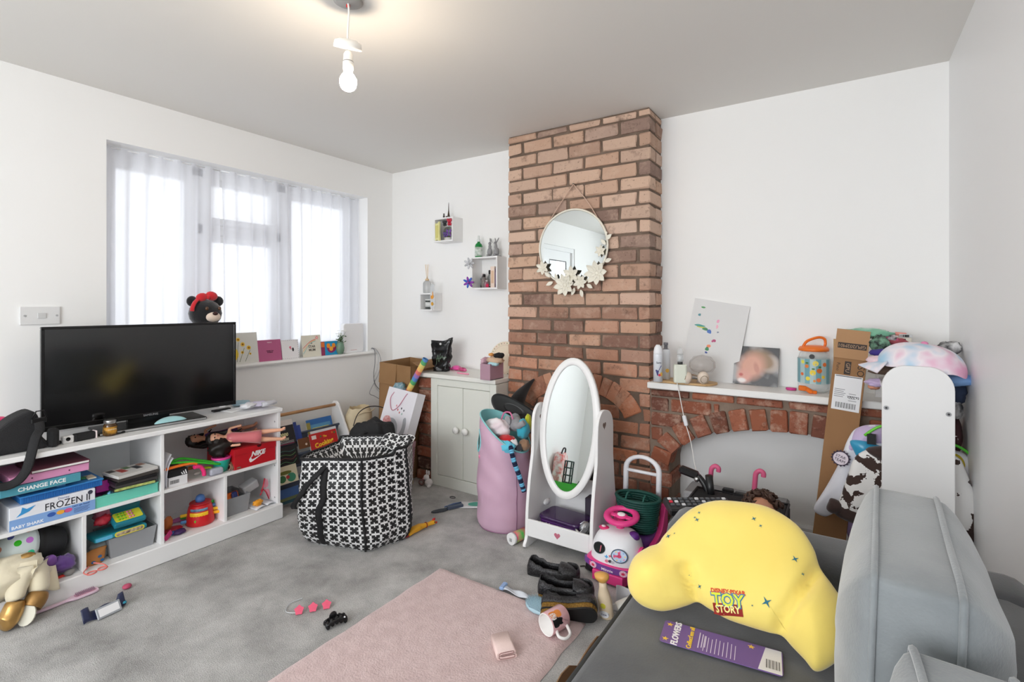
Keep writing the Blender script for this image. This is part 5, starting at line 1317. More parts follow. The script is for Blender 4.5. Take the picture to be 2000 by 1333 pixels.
fm = MB();o = Vector((1.10 - bagc[0],-1.03 - bagc[1],.46))
fp_,fq_ = [],[]
fl_ = bpy.data.meshes.new('folded_flap');fv,ff,fu,fvv = [],[],[],[]
for i in range(13):
 for j in range(9):
  u,v = i / 12,j / 8
  fv.append((o.x + (u - .5) * .19,o.y + .06 * (u - .5) + .05 * v,o.z + .075 * v * (1 - .5 * abs(u - .5)) + .01 * math.sin(u * 9)));fu.append(u * 4);fvv.append(v * 2)
for i in range(12):
 for j in range(8): a = i * 9 + j;ff.append([a,a + 9,a + 10,a + 1])
fl_.from_pydata(fv,[],ff);fl_.materials.append(TILE)
for a_,d_ in (('pu',fu),('pv',fvv)): q = fl_.attributes.new(a_,'FLOAT','POINT');q.data.foreach_set('value',d_)
fo = bpy.data.objects.new('folded_flap',fl_);COL.objects.link(fo);fo.parent = bag
k = fo.modifiers.new('thickness','SOLIDIFY');k.thickness = .004

# ---------------------------------------------------------------- sling book rack
rk = thing('book_rack','low white book rack with grey fabric slings and a wooden rail','book rack',(0,0,0))
RKY0,RKY1 = -1.262,-.652
pp = [(.045,0),(.37,0),(.375,.05),(.33,.2),(.14,.54),(.12,.56),(.085,.56),(.07,.545)]
for y in (RKY0,RKY1): MB().prism(pp,y - .008,y + .008,frame((0,0,0),(1,0,0),(0,0,1)) @ Matrix.Diagonal((1,1,-1,1)),bev=.003).build('side_panel',white,rk)
wd = M('pine_rail',(196,150,104),.5,mott=(14,(170,122,80),.6))
MB().cyl((.105,RKY0 + .008,.535),(.105,RKY1 - .008,.535),.011,n=16).build('top_rail',wd,rk)
slf = M('slate_fabric',(96,104,122),.85,bump=(160,.3))
tiers = [(.15,.40,.30),(.225,.285,.19),(.295,.17,.08)]
for x,zt_,zb in tiers:
 MB().cyl((x,RKY0 + .008,zt_),(x,RKY1 - .008,zt_),.008,n=12).build('sling_rail',P((84,92,108),.8),rk)
 MB().grid(lambda u,v,x=x,zt_=zt_,zb=zb: (x - .045 * v + .05 * max(0,v - .6),RKY0 + .01 + (RKY1 - RKY0 - .02) * u,zt_ + (zb - zt_) * min(1,v * 1.25) + (.12 * max(0,v - .8) * 5 * .55)),12,12).build('sling',slf,rk,solid=.002)
def lean_book(lab,px0,px1,ytop,ybot,x,col,th=.012,lean=.35,group='books in the sling rack',title=None):
 a,b = at(px0,ybot,x=x),at(px1,ybot,x=x);h = (at((px0 + px1) / 2,ytop,x=x - .06).z - (a.z + b.z) / 2) * 1.0
 t = thing('book',lab,'book',(x,(a.y + b.y) / 2,(a.z + b.z) / 2),0,group)
 w = b.y - a.y;mt = frame((0,0,0),(0,1,0),(-lean,0,1))
 MB(mt).bx(-w / 2,w / 2,0,h,-.0015,0).build('cover',P(col,.4),t)
 MB(mt).bx(-w / 2 + .003,w / 2 - .003,.002,h - .003,-th,-.0015).build('pages',P((230,228,220),.8),t)
 return t,mt @ Matrix.Translation((0,0,.0003)),w,h
t,mt,w,h = lean_book('black and cream book of large white lettering, upper left of the rack',532,579,818,872,.21,(32,30,34))
MB(mt).bx(-w / 2,w / 2,h * .78,h,0,.0004).build('pale_band',P((222,212,206)),t)
text(t,'10000',.03,mt @ Matrix.Translation((0,h * .42,.0004)),P((232,226,170)),shear=.15,bold=.001);text(t,'JOKES',.02,mt @ Matrix.Translation((.01,h * .24,.0004)),P((222,216,190)),shear=.2,bold=.0006);text(t,'MORE THAN',.009,mt @ Matrix.Translation((0,h * .62,.0004)),P((236,236,236)))
for k in range(3): MB(mt).bx(-w / 2 + .01,w / 2 - .012,h * (.05 + .05 * k),h * (.065 + .05 * k),0,.0004).build('printed_line',P(((190,60,110),(220,220,220),(200,200,200))[k]),t)
for k,(a_,b_,yt,yb,col,l) in enumerate(((579,585,820,862,(38,60,130),'navy book edge just right of the black lettered book'),(584,592,826,864,(44,70,150),'blue book standing next to the navy book edge'))): lean_book(l,a_,b_,yt,yb,.19,col,.02)
t,mt,w,h = lean_book('black picture book with green vine pattern, middle left of the rack',540,586,868,912,.28,(34,32,32))
for k in range(4): MB(mt).tube(bez([(-w * .4,h * (.15 + .2 * k),.0004),(-w * .1,h * (.25 + .18 * k),.0004),(w * .2,h * (.12 + .2 * k),.0004),(w * .4,h * (.3 + .16 * k),.0004)]),.0016,5).build('printed_vine',P(((90,150,100),(150,70,70),(110,160,90),(80,130,120))[k]),t)
t,mt,w,h = lean_book('cream picture book with green garden picture, lower left of the rack',540,584,905,945,.335,(216,206,176))
for k,(x,y,r,c_) in enumerate(((-.2,.3,.16,(60,110,70)),(.2,.3,.2,(70,140,110)),(.05,.35,.08,(180,60,60)),(-.05,.62,.3,(110,110,50)))): MB(mt).prism(circ(r * w,14,x * w,y * h,ry=r * w * (.9 if k < 3 else .25)),0,.0004 + .0002 * k).build('printed_shape',P(c_),t)
for k,(a_,b_,yt,yb,x,col,l) in enumerate(((606,655,812,860,.165,(54,110,176),'blue book at the back of the upper right pocket'),(612,652,822,864,.18,(90,150,190),'pale blue book with yellow title in front of the blue one'),(604,611,822,856,.17,(150,140,70),'thin olive book edge in the upper pocket'),(612,662,833,870,.2,(226,226,230),'white book showing only its top edge above the cookbook'))):
 t,mt,w,h = lean_book(l,a_,b_,yt,yb,x,col)
 if k == 1: MB(mt).bx(-w * .4,w * .4,h * .7,h * .82,0,.0004).build('title_band',P((226,220,90)),t)
t,mt,w,h = lean_book('red cookbook titled The Cooking, standing front right in the rack',614,667,838,898,.285,(196,36,36),.018)
MB(mt).bx(-w / 2 + .012,w / 2,0,h * .42,0,.0004).build('blue_panel',P((150,180,212)),t)
MB(mt).bx(-w * .1,w * .3,0,h * .16,.0004,.0008).build('book_photo',M('food_photo',(120,100,60),.5,mott=(40,(60,90,110),.9)),t)
text(t,'Cooking',.043,mt @ Matrix.Translation((-.004,h * .6,.0004)) @ Matrix.Rotation(.12,4,'Z'),P((250,206,50)),bold=.0015);text(t,'The',.018,mt @ Matrix.Translation((.01,h * .83,.0004)),P((250,206,50)),bold=.0005);text(t,'Book',.012,mt @ Matrix.Translation((.01,h * .34,.0006)),P((50,60,110)))
MB(mt).bx(-w * .42,-w * .26,h * .8,h * .93,0,.0004).build('publisher_mark',P((236,220,214)),t)
MB(mt).prism(circ(.012,14,w * .34,h * .27),.0004,.0008).build('yellow_roundel',P((244,196,60)),t)
for k,(x,y,c_) in enumerate(((-.1,.85,(60,120,60)),(.33,.9,(214,120,40)),(.42,.88,(60,130,60)))): MB(mt).prism(star(.009,.005,5,x * w,y * h),0,.0004).build('printed_star',P(c_),t)
t,mt,w,h = lean_book('small brown storybook in the middle pocket of the rack',585,612,850,875,.24,(110,66,34))
MB(mt).prism(circ(.008,10,.004,h * .35),0,.0004).build('printed_shape',P((220,200,180)),t)
for k in range(3): lean_book(('flat blue book in the lowest rack pocket','olive green book in the lowest rack pocket','dark teal book at the very bottom of the rack')[k],540,584,948 + 9 * k,972 + 6 * k,.33,((70,100,150),(110,118,80),(50,84,96))[k],.01,.15)

# ---------------------------------------------------------------- corner pile
cbm = M('brown_cardboard',(152,116,78),.8,mott=(6,(140,104,68),.6))
cx = thing('cardboard_box','tall open brown cardboard box standing in the room corner','box',(.44,-.235,0),(R(1.5),R(3),.02))
x0,x1,y0,y1,zh = -.165,.15,-.17,.15,.835
b = MB()
for q in ((x0,x0 + .005,y0,y1),(x1 - .005,x1,y0,y1),(x0,x1,y0,y0 + .005),(x0,x1,y1 - .005,y1)): b.bx(*q,.001,zh)
b.bx(x0,x1,y0,y1,.001,.006);b.build('carton',cbm,cx)
MB().box((x0 + .09,y0 - .005,zh - .075),(.17,.004,.15),rot=(-.06,.0,0)).build('front_flap',cbm,cx)
MB().box((x1 + .04,0,zh + .01),(.10,.29,.004),rot=(0,.35,0)).build('side_flap',cbm,cx)
gb = thing('gift_bag','white paper gift bag printed with a grey elephant','gift bag',(.607,-.60,.325),frame((0,0,0),(.985,.03,-.10),(.13,.30,1)).to_euler())
w2,h2,dd = .135,.36,.085
gw = P((232,230,236),.4)
g = MB();g.bx(-w2,w2,0,h2,0,.0015);g.bx(-w2,w2,0,h2,-dd,-dd + .0015);g.bx(-w2,-w2 + .0015,0,h2,-dd,0);g.bx(w2 - .0015,w2,0,h2,-dd,0);g.bx(-w2,w2,0,.0015,-dd,0);g.build('paper_body',gw,gb)
MB().tube(bez([(-.075,h2 - .03,.002),(-.09,h2 - .08,.006),(-.05,h2 - .15,.008),(.0,h2 - .12,.008),(.04,h2 - .03,.004),(.05,h2 - .02,.002)]),.0032,6).build('cord_handle',P((206,150,166),.7),gb)
eg = P((168,170,176),.5)
MB().prism(loop2([(-.1,.02),(-.095,.1),(-.06,.15),(-.01,.155),(.03,.12),(.045,.07),(.065,.075),(.075,.12),(.07,.17),(.09,.18),(.105,.13),(.1,.06),(.07,.03),(.03,.03),(.0,.02)],4),.0016,.002).build('printed_elephant',eg,gb)
MB().prism(loop2([(-.1,.1),(-.105,.15),(-.06,.165),(-.03,.13),(-.035,.09),(-.07,.085)],4),.002,.0024).build('printed_ear',M('pink_flower_print',(226,190,190),.5,mott=(50,(206,110,110),.9)),gb)
for k,(x,y) in enumerate(((0,.22),(.03,.235),(-.02,.245),(.02,.205),(.055,.225),(.045,.2))): MB().prism(circ(.005,8,x,y,ry=.008),.0016,.002).build('printed_petal',P(((206,90,90),(60,60,70),(226,140,150),(200,110,100),(90,90,100),(150,180,170))[k]),gb)
rl = thing('wrapping_roll','rainbow striped roll of wrapping paper leaning in the corner','wrapping paper',(.55,-.47,.5))
dv = Vector((.762,-.405,.885)) - Vector((.55,-.47,.5))
vs,fs,mi = [],[],[]
def rbm():
 m = M('rainbow_stripes',(255,255,255),.45);nt = m.node_tree;b = nt.nodes['Principled BSDF']
 tc = nt.nodes.new('ShaderNodeTexCoord');sp = nt.nodes.new('ShaderNodeSeparateXYZ');nt.links.new(tc.outputs['Object'],sp.inputs[0])
 a = nt.nodes.new('ShaderNodeMath');a.operation = 'ADD';nt.links.new(sp.outputs['X'],a.inputs[0]);nt.links.new(sp.outputs['Z'],a.inputs[1])
 q = nt.nodes.new('ShaderNodeMath');q.operation = 'MULTIPLY';q.inputs[1].default_value = 4.6;nt.links.new(a.outputs[0],q.inputs[0])
 f = nt.nodes.new('ShaderNodeMath');f.operation = 'FRACT';nt.links.new(q.outputs[0],f.inputs[0])
 r = nt.nodes.new('ShaderNodeValToRGB');r.color_ramp.interpolation = 'CONSTANT';e = r.color_ramp.elements
 cs = [(226,120,110),(240,190,110),(226,210,120),(90,170,110),(90,140,206),(160,120,190)]
 for i,c in enumerate(cs):
  k = e[i] if i < 2 else e.new(i / 6)
  k.position = i / 6;k.color = rgb(c)
 nt.links.new(f.outputs[0],r.inputs['Fac']);nt.links.new(r.outputs['Color'],b.inputs['Base Color']);return m
MB().tube([(0,0,0),tuple(dv)],.021,20,cap=False).tube([tuple(dv),(0,0,0)],.017,20,cap=False).build('roll',rbm(),rl)
bs = thing('basket','dusty pink lattice plastic basket beside the brick pier','basket',(.53,-.55,0))
bsm = M('pink_lattice_plastic',(198,156,166),.5)
bw_,bd_,bh_ = .155,.125,.3
def bpos(t,v):
 per_ = [(-1,-1),(1,-1),(1,1),(-1,1)]
 i = int(t * 4) % 4;f = t * 4 - int(t * 4);a,b = per_[i],per_[(i + 1) % 4]
 s = .88 + .12 * v
 return Vector(((a[0] + (b[0] - a[0]) * f) * bw_ * s,(a[1] + (b[1] - a[1]) * f) * bd_ * s,.002 + bh_ * v))
b = MB()
nn = 72
for i in range(nn):
 for j in range(14):
  t0,t1 = i / nn,(i + 1) / nn
  va_,vb_ = .06 + .82 * j / 14,.06 + .82 * (j + 1) / 14
  b.tube([bpos(t0,va_),bpos(t1,vb_)],.0022,4,cap=False,smooth=False);b.tube([bpos(t1,va_),bpos(t0,vb_)],.0022,4,cap=False,smooth=False)
b.build('lattice',bsm,bs,weld=False)
b = MB()
for v0,v1 in ((0,.07),(.87,1)):
 for i in range(4):
  a0,a1 = bpos(i / 4,v0),bpos((i + .9999) / 4,v0);c0,c1 = bpos(i / 4,v1),bpos((i + .9999) / 4,v1)
  b.add([a0,a1,c1,c0],[[0,1,2,3]])
b.build('bands',bsm,bs,solid=.005)
MB().bx(-bw_ * .86,bw_ * .86,-bd_ * .86,bd_ * .86,.002,.006).build('floor_panel',bsm,bs)
tag(crumple((0,0,0),(.09,.075,.12),31,.3,14,1).build('scarf',blackcloth,None,(.535,-.55,.15)),'dark cloth bundled inside the pink lattice basket','cloth')
tt = thing('tote_bag','cream cotton drawstring bag slumped between rack and box','bag',(.2,-.515,0))
cot = M('cream_cotton',(220,206,176),.9,bump=(120,.3),mott=(8,(200,184,152),.5))
def tf(u,v):
 a = 2 * PI * u;z = .505 * v
 r = 1.0 - .15 * v + .08 * noise.noise(Vector((math.cos(a) * 1.5,math.sin(a) * 1.5,v * 3)))
 if v > .9: r *= 1 - (v - .9) * 2.5
 return (.085 * math.cos(a) * r,.12 * math.sin(a) * r,z + .02 * noise.noise(Vector((math.cos(a) * 2,math.sin(a) * 2,5))) * v)
MB().grid(tf,32,18,cu=True).lathe([(.0001,.47),(.1,.475)],24,sx=.6).build('cloth_body',cot,tt)
MB().tube(bez([(.06,-.09,.46),(.075,-.03,.475),(.07,.04,.47),(.05,.1,.48)]),.004,6).build('drawstring',cot,tt)
bkp = thing('backpack','black cloth backpack slumped behind the patterned shopper','bag',(.70,-.83,0),.5)
sbox(MB(),(0,0,.262),(.14,.1,.262),.55,.6,wob=.16,seed=4).build('body',blackcloth,bkp)
MB().tube(bez([(-.06,-.09,.3),(-.1,-.13,.38),(-.04,-.12,.46),(.0,-.06,.475)]),.014,8,flat=.25).build('strap',blackcloth,bkp)
MB().tube(bez([(.02,-.1,.34),(.05,-.125,.36),(.09,-.09,.33)]),.006,8).build('piping',P((200,196,198)),bkp)
tag(MB().tube(bez([(.42,-.75,.44),(.37,-.67,.50),(.36,-.58,.53),(.40,-.5,.525),(.47,-.45,.48),(.52,-.44,.40)]),.0035,6).build('cable',P((40,34,32),.5)),'thin black cable looping over the cream bag and gift bag','cable')
tag(crumple((0,0,0),(.05,.04,.04),33,.35,10,1).build('patterned_cloth',M('blue_green_print',(70,130,140),.6,mott=(50,(170,180,190),.8)),None,(.56,-.455,.665)),'blue green patterned cloth poking out behind the gift bag','cloth')
wk = thing('wicker_ball','open woven straw ball on the carpet by the basket','ornament',(.695,-.515,.0405))
b = MB();random.seed(5)
for k in range(6):
 e = Euler((random.uniform(0,3),random.uniform(0,3),random.uniform(0,3))).to_matrix()
 b.tube([e @ Vector((.038 * math.cos(2 * PI * i / 26),.038 * math.sin(2 * PI * i / 26),0)) for i in range(26)],.0022,5,closed=True)
b.build('straw_rings',P((206,180,130),.7),wk)
rg = MB().tube([(.016 * math.cos(2 * PI * i / 18),0,.02 + .016 * math.sin(2 * PI * i / 18)) for i in range(18)],.007,8,closed=True)
tag(rg.build('toy_ring',P((126,96,92),.6),None,(.745,-.43,.005),(0,0,.3)),'brown ring toy at the foot of the brick pier','toy')
pb = thing('plush_bunny','small white and pink soft toy at the cupboard corner','plush toy',(.80,-.415,0))
wf = M('white_plush',(232,228,228),.95,sheen=.4,bump=(120,.5))
b = MB();b.ell((0,0,.028),(.03,.026,.028),n=12);b.ell((-.018,-.004,.062),(.021,.02,.02),n=12);b.ell((.02,-.02,.012),(.012,.018,.011),n=10);b.ell((-.03,.012,.09),(.008,.006,.018),n=8);b.ell((-.01,.012,.09),(.008,.006,.018),n=8);b.build('body',wf,pb)
MB().ell((-.03,-.02,.055),(.008,.006,.007),n=8).build('muzzle',P((222,170,174),.8),pb)
tag(MB().tube([(.02 * math.cos(2 * PI * i / 20),.014 * math.sin(2 * PI * i / 20),.0025) for i in range(20)],.0022,6,closed=True).build('hair_tie',P((66,62,70),.6),None,pt(884,973,0)),'small dark hair tie lying alone before the cupboard','hair tie')

a,b_ = at(795,1040,z=.02),at(850,1020,z=.02)
ck = thing('rubber_chicken','yellow rubber toy chicken lying beside the patterned shopper','toy',(a.x,a.y,.002),math.atan2(b_.y - a.y,b_.x - a.x));L_ = (b_ - a).length
yc = M('yellow_rubber',(232,172,40),.4)
skinned('body',[[((L_ * .42,0,.022),.024),((L_ * .25,0,.022),.019),((L_ * .6,0,.02),.014),((L_ * .78,0,.02),.011),((L_ * .92,0,.02),.015),((L_ * 1.0,0,.018),.01)],
    [((L_ * .25,0,.022),.019),((L_ * .1,.018,.014),.011),((-L_ * .05,.024,.01),.007)],[((L_ * .25,0,.022),.019),((L_ * .1,-.018,.014),.011),((-L_ * .04,-.026,.01),.007)]],yc,ck)
MB().ell((-L_ * .1,.024,.008),(.016,.008,.006),n=8).build('foot',P((170,40,40),.4),ck);MB().ell((-L_ * .09,-.026,.008),(.016,.008,.006),n=8).build('foot',P((170,40,40),.4),ck)
MB().tube([(L_ * .66,.0135 * math.cos(2 * PI * i / 16),.02 + .0135 * math.sin(2 * PI * i / 16)) for i in range(16)],.003,6,closed=True).build('collar',P((150,60,30)),ck)
MB().ell((L_ * 1.02,0,.014),(.012,.008,.006),n=8).build('beak',P((200,60,40)),ck);MB().ell((L_ * .95,0,.036),(.012,.004,.008),n=8).build('comb',P((196,40,40)),ck);MB().ell((L_ * .94,-.012,.024),(.004,.003,.004),n=8).build('eye',P((30,24,20)),ck)

a,b_ = at(842,1003,z=0),at(903,990,z=0)
gcs = thing('glasses_case','grey blue folded spectacles on the carpet before the pink bag','glasses',(a + b_) / 2 + Vector((0,0,.001)),math.atan2(b_.y - a.y,b_.x - a.x));L_ = (b_ - a).length
sl = P((72,84,104),.3)
MB().prism(loop2([(-L_ / 2,.0),(-L_ * .4,-.018),(-.01,-.02),(.0,.01),(-L_ * .35,.016)],4),.003,.007).build('lens',P((60,66,76),.1),gcs)
MB().prism(rrect(L_ * .5,.034,.006,cx=L_ * .26),.002,.018,bev=.003).build('folded_frame',sl,gcs)
MB().tube([(-.01,.016,.012),(L_ * .25,.02,.02),(L_ * .5,.018,.02)],.004,6).build('temple',P((90,110,150),.3),gcs)
lf_ = thing('leaflet','white leaflet with green print beside the pink storage bag','paper',pt(918,988,0),.45)
MB().grid(lambda u,v: ((u - .5) * .15,(v - .5) * .1,.002 + .008 * u * u),6,4).build('sheet',P((228,228,230),.5),lf_,solid=.0012)
MB().prism(loop2([(.0,-.02),(.06,-.025),(.07,.02),(.03,.035),(-.01,.01)],4),.009,.0095).build('printed_shape',P((70,170,150)),lf_)
# ---------------------------------------------------------------- on the cupboard
KT = .7796
p = at(857,726,z=KT)
bb = thing('plastic_bag','black glossy carrier bag standing upright on the cupboard shelf','bag',(p.x,p.y + .03,KT),.25)
gb_ = M('black_polythene',(20,20,22),.22,bump=(26,.7))
def pf(u,v):
 a = 2 * PI * u;c,s = math.cos(a),math.sin(a)
 w = .055 + .03 * v;k = lambda q: math.copysign(abs(q) ** .55,q)
 cr_ = .012 * noise.noise(Vector((c * 2,s * 2,v * 6))) + .006 * noise.noise(Vector((c * 6,s * 6,v * 15)))
 return (k(c) * (w + cr_),k(s) * (.03 + cr_) * (1 - .35 * v),.235 * v + (.012 * c - .016 * (1 - abs(c))) * v)
MB().grid(pf,40,22,cu=True).bx(-.05,.05,-.025,.025,.0,.002).build('bag_skin',gb_,bb,solid=.0015)
MB(frame((.005,-.0262,.2),(1,0,0),(0,0,1))).prism(circ(.008,14),-.002,.002).build('punched_handle',P((214,214,214)),bb)
for k,q in enumerate(([(-.03,.05),(-.02,.12),(-.01,.07),(.0,.13)],[(-.035,.09),(.01,.1),(.05,.105)],[(.0,.09),(.015,.115),(.03,.085),(.045,.11)])):
 MB(frame((.005,-.039,0),(1,0,0),(0,.09,1))).tube(bez([(x,y,0) for x,y in q]),.0011,5).build('printed_script',P((130,160,130)),bb)
p = at(890,724,z=KT)
hd = thing('hairbrush','bright pink round hairbrush lying on the cupboard shelf','hairbrush',(p.x,p.y + .01,KT + .0005),-.25)
hp = P((236,90,170),.3)
MB().ell((0,0,.018),(.045,.03,.018)).ell((-.05,-.01,.008),(.02,.016,.008)).build('head',hp,hd)
MB().tube([(.03,.0,.018),(.07,.0,.013),(.1,.002,.011),(.115,.002,.01)],[.012,.013,.012,.006],12).build('handle',P((226,110,160),.35),hd)
for k in range(6): MB().tube([(.052 + .009 * k,.0135 * math.cos(a),.0135 + .0125 * math.sin(a)) for a in [2 * PI * i / 14 for i in range(14)]],.0016,5,closed=True).build('grip_ring',P((190,70,120)),hd)
tag(MB().prism(loop2([(-.05,-.006),(0,-.01),(.05,-.006),(.055,.004),(0,.004),(-.05,.006)],3),0,.008,bev=.002).build('comb',P((240,150,180),.35),None,pt(904,731,KT),(0,0,-.1)),'pale pink comb lying before the pink hairbrush','comb')
x0,x1 = at(938,742,z=KT),at(989,744,z=KT)
pbx = thing('open_box','dusty lilac open box stuffed with clothes beside the chimney bricks','box',((x0.x + 1.322) / 2,x0.y + .075,KT + .0004))
w2 = (1.322 - x0.x) / 2;h2 = at(940,711,y=x0.y).z - KT;li = P((176,140,156),.6)
b = MB()
for q in ((-w2,w2,-.075,-.071),(-w2,w2,.071,.075),(-w2,-w2 + .004,-.071,.071),(w2 - .004,w2,-.071,.071)): b.bx(*q,0,h2)
b.bx(-w2,w2,-.075,.075,0,.003);b.build('box',li,pbx)
BXX,BXY = (x0.x + 1.322) / 2,x0.y + .075
for i,(dx,dy,dz,r,c_,l) in enumerate(((.03,.0,h2 + .02,(.055,.05,.026),(206,176,150),'beige folded jumper in the lilac box'),(.05,.01,h2 + .05,(.03,.04,.018),(30,30,32),'black garment topping the lilac box'),(-.005,.0,h2 + .055,(.016,.02,.01),(226,160,90),'orange scrap of cloth on the beige jumper'),(.035,-.03,h2 + .0,(.04,.03,.014),(176,214,222),'pale aqua garment at the rim of the lilac box'),(-.05,.0,h2 + .008,(.02,.05,.026),(206,170,186),'soft pink garment in the left of the lilac box'))):
 tag(crumple((0,0,0),r,i + 50,.3,12,1).build('garment',P(c_,.9),None,(BXX + dx,BXY + dy,KT + dz)),l,'clothes','clothes in the lilac box')
c0 = at(968,706,y=-.12)
pl = thing('headboard_plaque','round cream plaque with a dotted floral edge behind the lilac box','plaque',(1.215,-.085,KT + .105),(R(-8),0,0))
MB(F2).prism(circ(.125,40,ry=.12),-.004,.004).build('disc',P((232,218,196),.5),pl)
for k in range(30):
 a = 2 * PI * k / 30;MB(F2).prism(circ(.0035,8,.113 * math.cos(a),.108 * math.sin(a)),.004,.0048).build('edge_dot',P(((90,60,60),(110,140,100),(190,120,120))[k % 3]),pl)
MB(F2).tube([(.1 * math.cos(2 * PI * i / 40),.095 * math.sin(2 * PI * i / 40),.0042) for i in range(40)],.0009,4,closed=True).build('inner_line',P((206,186,170)),pl)

# ---------------------------------------------------------------- three little wall boxes
def wall_box(lab,x0,x1,z0,z1,d=.12):
 t = thing('wall_shelf',lab,'wall shelf',(x0,0,z0),0,'white cube shelves on the alcove wall')
 w,h,k = x1 - x0,z1 - z0,.012
 for q in ((0,w,0,k),(0,w,h - k,h)): MB().bx(q[0],q[1],-d,-.001,q[2],q[3],bev=.001).build('board',white,t)
 for a in (0,w - k): MB().bx(a,a + k,-d,-.001,k,h - k,bev=.001).build('side',white,t)
 return t
S1 = (.578,.768,1.742,1.925);S2 = (.940,1.174,1.375,1.609);S3 = (.428,.558,1.216,1.355)
wall_box('highest of the white cube shelves, holding the yellow book and snow globe',*S1)
wall_box('white cube shelf nearest the chimney, under the green bottle',*S2)
wall_box('smallest white cube shelf, under the reed diffuser',*S3)
X,Y_,Z = S1[0] + .085,-.07,S1[3] + .0005
tw = thing('tower_model','dark bronze miniature tower and figure on top of the highest shelf','ornament',(X,Y_,Z))
MB().bx(-.045,.04,-.015,.015,0,.006,bev=.001).lathe([(.016,.006),(.009,.02),(.006,.04),(.0035,.06),(.002,.11),(.0001,.125)],8,Matrix.Translation((.022,0,0))).build('tower',P((70,56,44),.4),tw)
MB().ell((-.025,0,.018),(.008,.008,.012),n=8).ell((-.025,0,.035),(.007,.007,.007),n=8).ell((0,0,.012),(.008,.006,.008),n=8).build('figure',P((50,42,38),.4),tw)
yb = thing('yellow_frame','pale yellow book standing open across the left of the highest shelf','book',(S1[0] + .035,-.115,S1[2] + .0125),-.35)
MB().prism(loop2([(-.05,0),(-.045,.07),(-.05,.135),(0,.13),(.035,.14),(.03,.07),(.038,0),(0,.006)],4),-.006,.006,frame((0,0,0),(1,0,0),(0,0,1))).build('cover',P((232,228,160),.5),yb)
MB().bx(-.02,.022,-.0075,-.0062,.02,.115).build('printed_panel',P((214,206,120)),yb)
sg_ = thing('snow_globe','small clear snow globe with a gold centre in the highest shelf','ornament',(S1[0] + .1,-.06,S1[2] + .0125))
MB().lathe([(.035,0),(.034,.02),(.028,.026),(.0001,.027)],20).build('base',P((226,222,220),.4),sg_)
MB().ell((0,0,.066),.042,n=20).build('globe',M('clear_glass',(235,240,240),.03,trans=1),sg_)
MB().ell((0,0,.055),(.014,.014,.02),n=10).build('gold_centre',M('gold_metal',(200,160,80),.3,1),sg_)
for i,(dx,dz,r,c_,l) in enumerate(((.17,.14,(.012,.012,.034),(190,30,60),'red butterfly decoration on the side of the highest shelf'),(.125,.135,(.012,.012,.026),(40,40,44),'black butterfly decoration near the red one on the highest shelf'),(.165,.06,(.012,.012,.034),(110,60,150),'purple and green decoration low on the highest shelf edge'),(.13,.05,(.012,.012,.024),(90,70,130),'violet decoration beside the snow globe'))):
 t = thing('butterfly_charm',l,'ornament',(S1[0] + dx,-.135,S1[2] + dz),(.2,0,.4),'decorations on the highest shelf')
 for s in (-1,1): MB().ell((.009 * s,0,r[2] * .35),(.01,.004,r[2] * .5),rot=(0,.4 * s,0),n=8).ell((.008 * s,0,-r[2] * .4),(.008,.004,r[2] * .4),n=8).build('wing',P(c_,.4),t)
 MB().ell((0,0,0),(.003,.005,r[2]),n=8).build('stick',P((80,160,70) if i == 2 else c_,.4),t)

Z = S2[3] + .0005;p = at(935,500,y=-.07)
gbt = thing('dropper_bottle','green glass bottle with white label on the shelf nearest chimney','bottle',(p.x,-.07,Z))
MB().lathe([(.0001,0),(.026,.001),(.028,.005),(.028,.085),(.022,.1),(.011,.108),(.011,.118)],24).build('glass',M('green_glass',(16,130,60),.08,spec=.7),gbt)
MB().lathe([(.0285,.01),(.0285,.075)],24).build('paper_label',M('white_green_label',(232,236,232),.5,mott=(50,(60,120,80),.6)),gbt)
MB().lathe([(.012,.116),(.013,.118),(.013,.132),(.008,.136),(.007,.16),(.0001,.162)],16).build('spray_cap',P((226,232,230),.2),gbt)
p = at(964,497,y=-.06)
rb = thing('rabbit_pair','pair of grey stone rabbits sitting on the shelf nearest chimney','ornament',(p.x,-.065,Z))
gs = M('grey_stone',(150,150,152),.7,bump=(60,.3))
MB().prism(rrect(.13,.05,.02),0,.006).build('plinth',gs,rb)
for s in (-1,1):
 b = MB();b.ell((.03 * s,0,.035),(.02,.02,.033),n=12);b.ell((.026 * s,-.004,.07),(.012,.012,.026),n=10);b.ell((.024 * s,-.008,.096),(.011,.013,.012),n=10);b.ell((.033 * s + .004,.004,.118),(.005,.004,.022),rot=(0,.35 * s + .2,0),n=8);b.ell((.018 * s,.004,.118),(.005,.004,.02),rot=(0,-.3,0),n=8);b.ell((.03 * s,-.02,.012),(.012,.014,.01),n=8)
 b.build('rabbit',gs,rb)
clear = M('clear_glass',(235,240,240),.03,trans=1)
zb = S2[2] + .0125
for i,(dx,dy,r,h,c_,kind,l) in enumerate(((.05,-.04,.02,.11,None,'clear','clear scent bottle at the left inside the shelf nearest chimney'),(.085,-.075,.02,.10,(176,164,160),'clear','smoky scent bottle with dark stopper second along in that shelf'),(.115,-.045,.017,.13,None,'clear','tall clear scent bottle with black stopper in the middle of that shelf'),(.12,-.09,.016,.055,(232,170,190),'pink','small pink scent bottle in front of that shelf'),(.15,-.06,.014,.08,(236,214,120),'pink','yellow topped vial beside the tall card box'))):
 t = thing('scent_bottle',l,'bottle',(S2[0] + dx,dy,zb),0,'scent bottles in the shelf nearest the chimney')
 MB().lathe([(.0001,0),(r,.001),(r,h * .62),(r * .5,h * .72),(r * .45,h * .8)],16).build('flask',clear if not c_ else M('tinted_glass_%d' % i,c_,.1,trans=.6),t)
 MB().lathe([(r * .55,h * .78),(r * .55,h * .97),(.0001,h)],12).build('stopper',P((40,36,38) if i in (1,2) else (214,206,206),.3),t)
